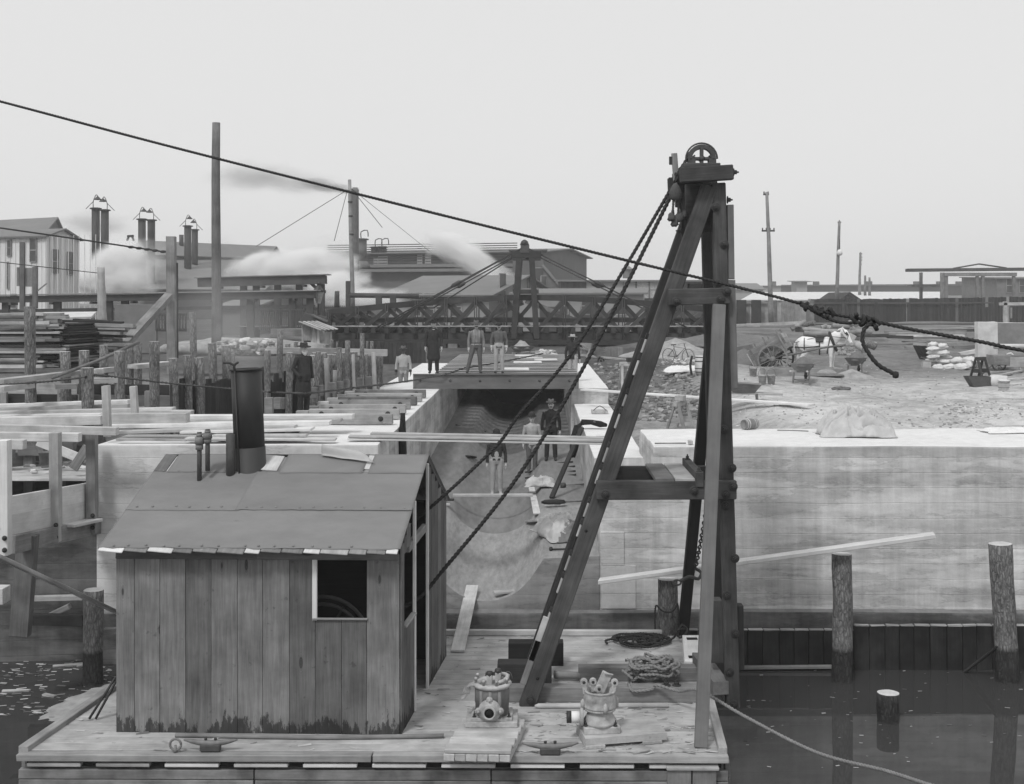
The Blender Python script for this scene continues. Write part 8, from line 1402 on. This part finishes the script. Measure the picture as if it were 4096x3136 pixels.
a, b = PC('G', 1105, 1425), PC('G', 1160, 1700); tag(beam('bench_board', a + Z * .03, b + Z * .03, .24, .04, 'wood_pale', None, jit=.004), 'pale board lying lengthwise on the channel bench', 'board'); p = PC('G', 1180, 1465); tarp('small pale canvas bag on the lengthwise board', p + Z * .04, .42, .3, .26, 3.3, 'canvas', 22)
p = PC('N', 290, 620); tarp('big heap of pale canvas on the channel bench', p + Vector((.22, .1, 0)), .48, .75, .62, 6.1, 'canvas', 34, .6, .3); p = PC('N', 400, 640); tarp('darker crumpled sacking beside the canvas heap', p + Vector((.05, .2, 0)), .38, .55, .5, 9.4, 'cloth_grey', 28, .6)
a = PC('N', 300, 460); t = thing('broom', 'dark bristle broom head on the canvas heap', 'broom', a); blob('bristles', a + Z * .12, (.3, .1, .07), 'hair_dark', t, .1, 3, .3, 5, (18, 8), .8); tube('stick', [a + Z * .12, a + Vector((.75, .3, .1))], .02, 'wood_mid', t, 6)
a, b = PC('G', 445, 1550), PC('G', 1115, 1545); zz = max(a.z, b.z) + .05; a.z = b.z = zz; b.y = a.y; b.x = gx('G', 1115, a.y); tag(beam('screed_board', a, b, .1, .07, 'wood_light', None, jit=.003), 'pale screed board laid across the channel trough', 'board')
p = PC('G', 380, 1620); t = thing('float_tool', 'T-shaped plasterer float standing on the left bench', 'tool', p); beam('blade', p + Vector((-.22, 0, .14)), p + Vector((.22, 0, .14)), .12, .05, 'iron', t); beam('handle', p + Vector((0, -.02, .03)), p + Vector((0, .0, .3)), .06, .05, 'wood_pale', t, up=(0, -1, 0)); beam('foot', p + Vector((-.12, -.05, .03)), p + Vector((.12, -.05, .03)), .1, .05, 'wood_pale', t)
a, b = PC('N', 285, 705), PC('N', 450, 700); t = thing('iron_bar', 'dark iron bar with knobbed end on the channel bench', 'bar', a); tube('bar', [a + Z * .03, b + Z * .03], .02, 'iron', t, 6); lathe('knob', [(.03, -.04), (.045, 0), (.03, .04)], 'iron', t, Matrix.Translation(a + Z * .04), 8); a = PC('G', 1370, 1470); t = thing('mallet', 'round-headed mallet on the bench near the prop', 'mallet', a); lathe('head', [(.07, 0), (.08, .08), (.06, .13)], 'iron_rust', t, Matrix.Translation(a), 12); tube('handle', [a + Vector((.05, 0, .07)), a + Vector((.62, .25, .06))], .018, 'wood_mid', t, 6); tube('handle_tip', [a + Vector((-.05, 0, .08)), a + Vector((-.3, .2, .06))], .018, 'wood_pale', t, 6)
for k, (x0, y0, x1, y1, w_) in enumerate(((470, 950, 720, 958, .05), (565, 1215, 630, 1222, .12), (155, 1760, 225, 1760, .2))): a, b = PC('G', x0, y0), PC('G', x1, y1); tag(beam('strip_batten', a + Z * .03, b + Z * .03, w_, .05, 'wood_dark' if k < 2 else 'wood_light', None, jit=.006), ('thin dark strip on the left channel bench', 'dark wood chunk lying on the left channel bench', 'small board on the near left bench')[k], 'batten')
a, b = PC('N', 155, 548), PC('N', 225, 540); tag(beam('short_board', a + Z * .03, b + Z * .03, .15, .06, 'wood_light', None), 'short pale board left of the canvas heap', 'board'); a = Vector((-.35, 25.2, fz(-.8, 25.3) + .1)); tag(beam('wedge_board', a + Vector((-.5, 0, .0)), a + Vector((.1, .1, .02)), .18, .05, 'wood_light', None), 'short wedge of wood under the gangplank tip', 'board')
p = Vector((2.0, 38.0, 3.84)); t = thing('trowel_pan', 'pale mortar pan with wire handle on the right channel wall', 'pan', p); box('pan', p + Vector((-.25, -.25, 0)), p + Vector((.25, .25, .1)), 'iron_dusty', t); tube('wire_handle', curve([p + Vector((-.2, -.2, .1)), p + Vector((0, -.25, .25)), p + Vector((.2, -.2, .1))], .1), .012, 'iron', t, 5)
for k, (x, y) in enumerate(((1.9, 31.2), (1.95, 30.6))): tag(beam('lath', (x - .35, y, 3.86), (x + .35, y + .02, 3.86), .1, .05, 'wood_grey', None), ('farther grey lath on the right channel wall', 'nearer grey lath on the right channel wall')[k], 'lath')
# ================================================================== air: haze, steam and smoke
def vol_mat(name, dens, col, aniso=.2, puff=None):
    m = bpy.data.materials.new(name); m.use_nodes = True; t = m.node_tree; t.nodes.clear(); o = t.nodes.new('ShaderNodeOutputMaterial'); v = t.nodes.new('ShaderNodeVolumePrincipled'); t.links.new(v.outputs[0], o.inputs['Volume'])
    v.inputs['Color'].default_value = g(col); v.inputs['Density'].default_value = dens; v.inputs['Anisotropy'].default_value = aniso
    if puff:
        N = lambda tp, **k: t.nodes.new(tp); L = t.links.new; tc = N('ShaderNodeTexCoord'); ln = t.nodes.new('ShaderNodeVectorMath'); ln.operation = 'LENGTH'; L(tc.outputs['Object'], ln.inputs[0])
        n = t.nodes.new('ShaderNodeTexNoise'); L(tc.outputs['Object'], n.inputs['Vector']); n.inputs['Scale'].default_value = puff[0]; n.inputs['Detail'].default_value = 3
        a = t.nodes.new('ShaderNodeMath'); a.operation = 'MULTIPLY_ADD'; L(n.outputs[0], a.inputs[0]); a.inputs[1].default_value = puff[1]; L(ln.outputs['Value'], a.inputs[2])
        mr = t.nodes.new('ShaderNodeMapRange'); L(a.outputs[0], mr.inputs[0]); mr.inputs[1].default_value = puff[2]; mr.inputs[2].default_value = puff[3]; mr.inputs[3].default_value = dens; mr.inputs[4].default_value = 0; mr.interpolation_type = 'SMOOTHSTEP'; L(mr.outputs[0], v.inputs['Density'])
    M[name] = m; return m
vol_mat('haze_air', .0008, .99)
vs = [(x, y, z) for z in (-3, 29) for x, y in ((-640, -60), (640, -60), (640, 840), (-640, 840))]
tag(mk('haze', vs, [[3, 2, 1, 0], [4, 5, 6, 7], [0, 1, 5, 4], [1, 2, 6, 5], [2, 3, 7, 6], [3, 0, 4, 7]], 'haze_air'), 'pale smoky haze over the works', kind='stuff')
def puff(lab, c_, x, y, d, sx, sy, sz, mat, tilt=0, name='steam_cloud', kind='steam'):
    p = P(c_, x, y, d); vs, fs = chain(dome((0, 0, 0), 1, 1, 1, (-1, -.9, -.6, -.2, .2, .6, .9, 1)), 16)
    o = mk(name, vs, fs, mat, None, Matrix.Translation(p) @ Matrix.Rotation(tilt, 4, 'Y') @ Matrix.Diagonal((sx, sy, sz, 1)), True); tag(o, lab, kind, kind='stuff'); return o
vol_mat('steam', 2.2, 1.0, .0, (2.4, 1.25, .75, 1.45)); vol_mat('steam_thin', .35, 1.0, .0, (2.2, 1.1, .6, 1.4)); vol_mat('smoke', .22, .35, 0, (1.8, 1.0, .55, 1.35)); vol_mat('smoke_dense', .9, .35, 0, (2.0, 1.0, .6, 1.4)); vol_mat('smoke_near', .09, 1.0, 0, (1.8, 1.0, .5, 1.4))
def puffs(mat, name, kind, rows):
    for (lab, c_, x, y, d, sx, sy, sz, tl) in rows: puff(lab, c_, x, y, d, sx, sy, sz, mat, radians(tl), name, kind)
puffs('steam', 'steam_cloud', 'steam', (
 ('big white steam cloud billowing between the mill and the stacks', 'A', 1010, 800, 124, 5.4, 3.5, 4.6, -20), ('flat tongue of steam by the mill corner', 'A', 800, 840, 122, 4.6, 2, 1.7, 12), ('rounded top of the steam near the first stacks', 'A', 1080, 660, 126, 3.2, 2, 3.0, 0),
 ('broad steam cloud drifting before the chimney foot', 'B', 760, 960, 135, 7.5, 4, 3.6, 6), ('trailing left end of the broad steam cloud', 'B', 330, 930, 138, 6.0, 3, 2.6, -8), ('low steam behind the flume posts', 'B', 1010, 1110, 95, 3.6, 2, 2.0, 0),
 ('jet of steam before the mill windows', 'B', 1290, 1200, 92, 4.0, 1.4, 1.2, 0), ('white steam plume blown across the factory roof', 'C', 200, 400, 140, 8.5, 2.2, 2.2, 34), ('wide end of the steam plume above the roof', 'C', 20, 290, 142, 5.0, 2.4, 2.6, 20)))
puffs('steam_thin', 'steam_cloud', 'steam', (('thin steam around the roof stack', 'B', 900, 850, 150, 7, 3, 4, 0), ('thin steam hanging over the foundry roof', 'A', 1250, 620, 140, 5, 3, 3, 0)))
puffs('smoke_dense', 'smoke_trail', 'smoke', (('dense smoke just leaving the chimney top', 'B', 1040, 238, 149, 3.0, 1.0, .75, 8), ('thickening smoke a little left of the chimney', 'B', 850, 205, 149, 4.6, 1.3, 1.15, 8)))
puffs('smoke', 'smoke_trail', 'smoke', (('dark smoke trailing left from the tall chimney', 'B', 560, 170, 148, 9, 3, 2.2, 4), ('faint end of the smoke trail by the tall mast', 'B', 200, 130, 148, 7, 3, 2.6, -6), ('thin smoke haze by the mill roof', 'A', 830, 330, 135, 6, 3, 2.0, 0), ('brown smoke behind the tall mast', 'A', 1990, 720, 120, 2.6, 2, 4.0, 0)))
puffs('smoke_near', 'smoke_trail', 'smoke', (('thin drifting smoke over the piles beside the smokestack', 'F', 60, 60, 34, 2.6, 2.5, 2.2, 0), ('pale smoke lifting from the shed smokestack', 'F', 150, 330, 27, 1.1, 1.0, 1.0, 0)))
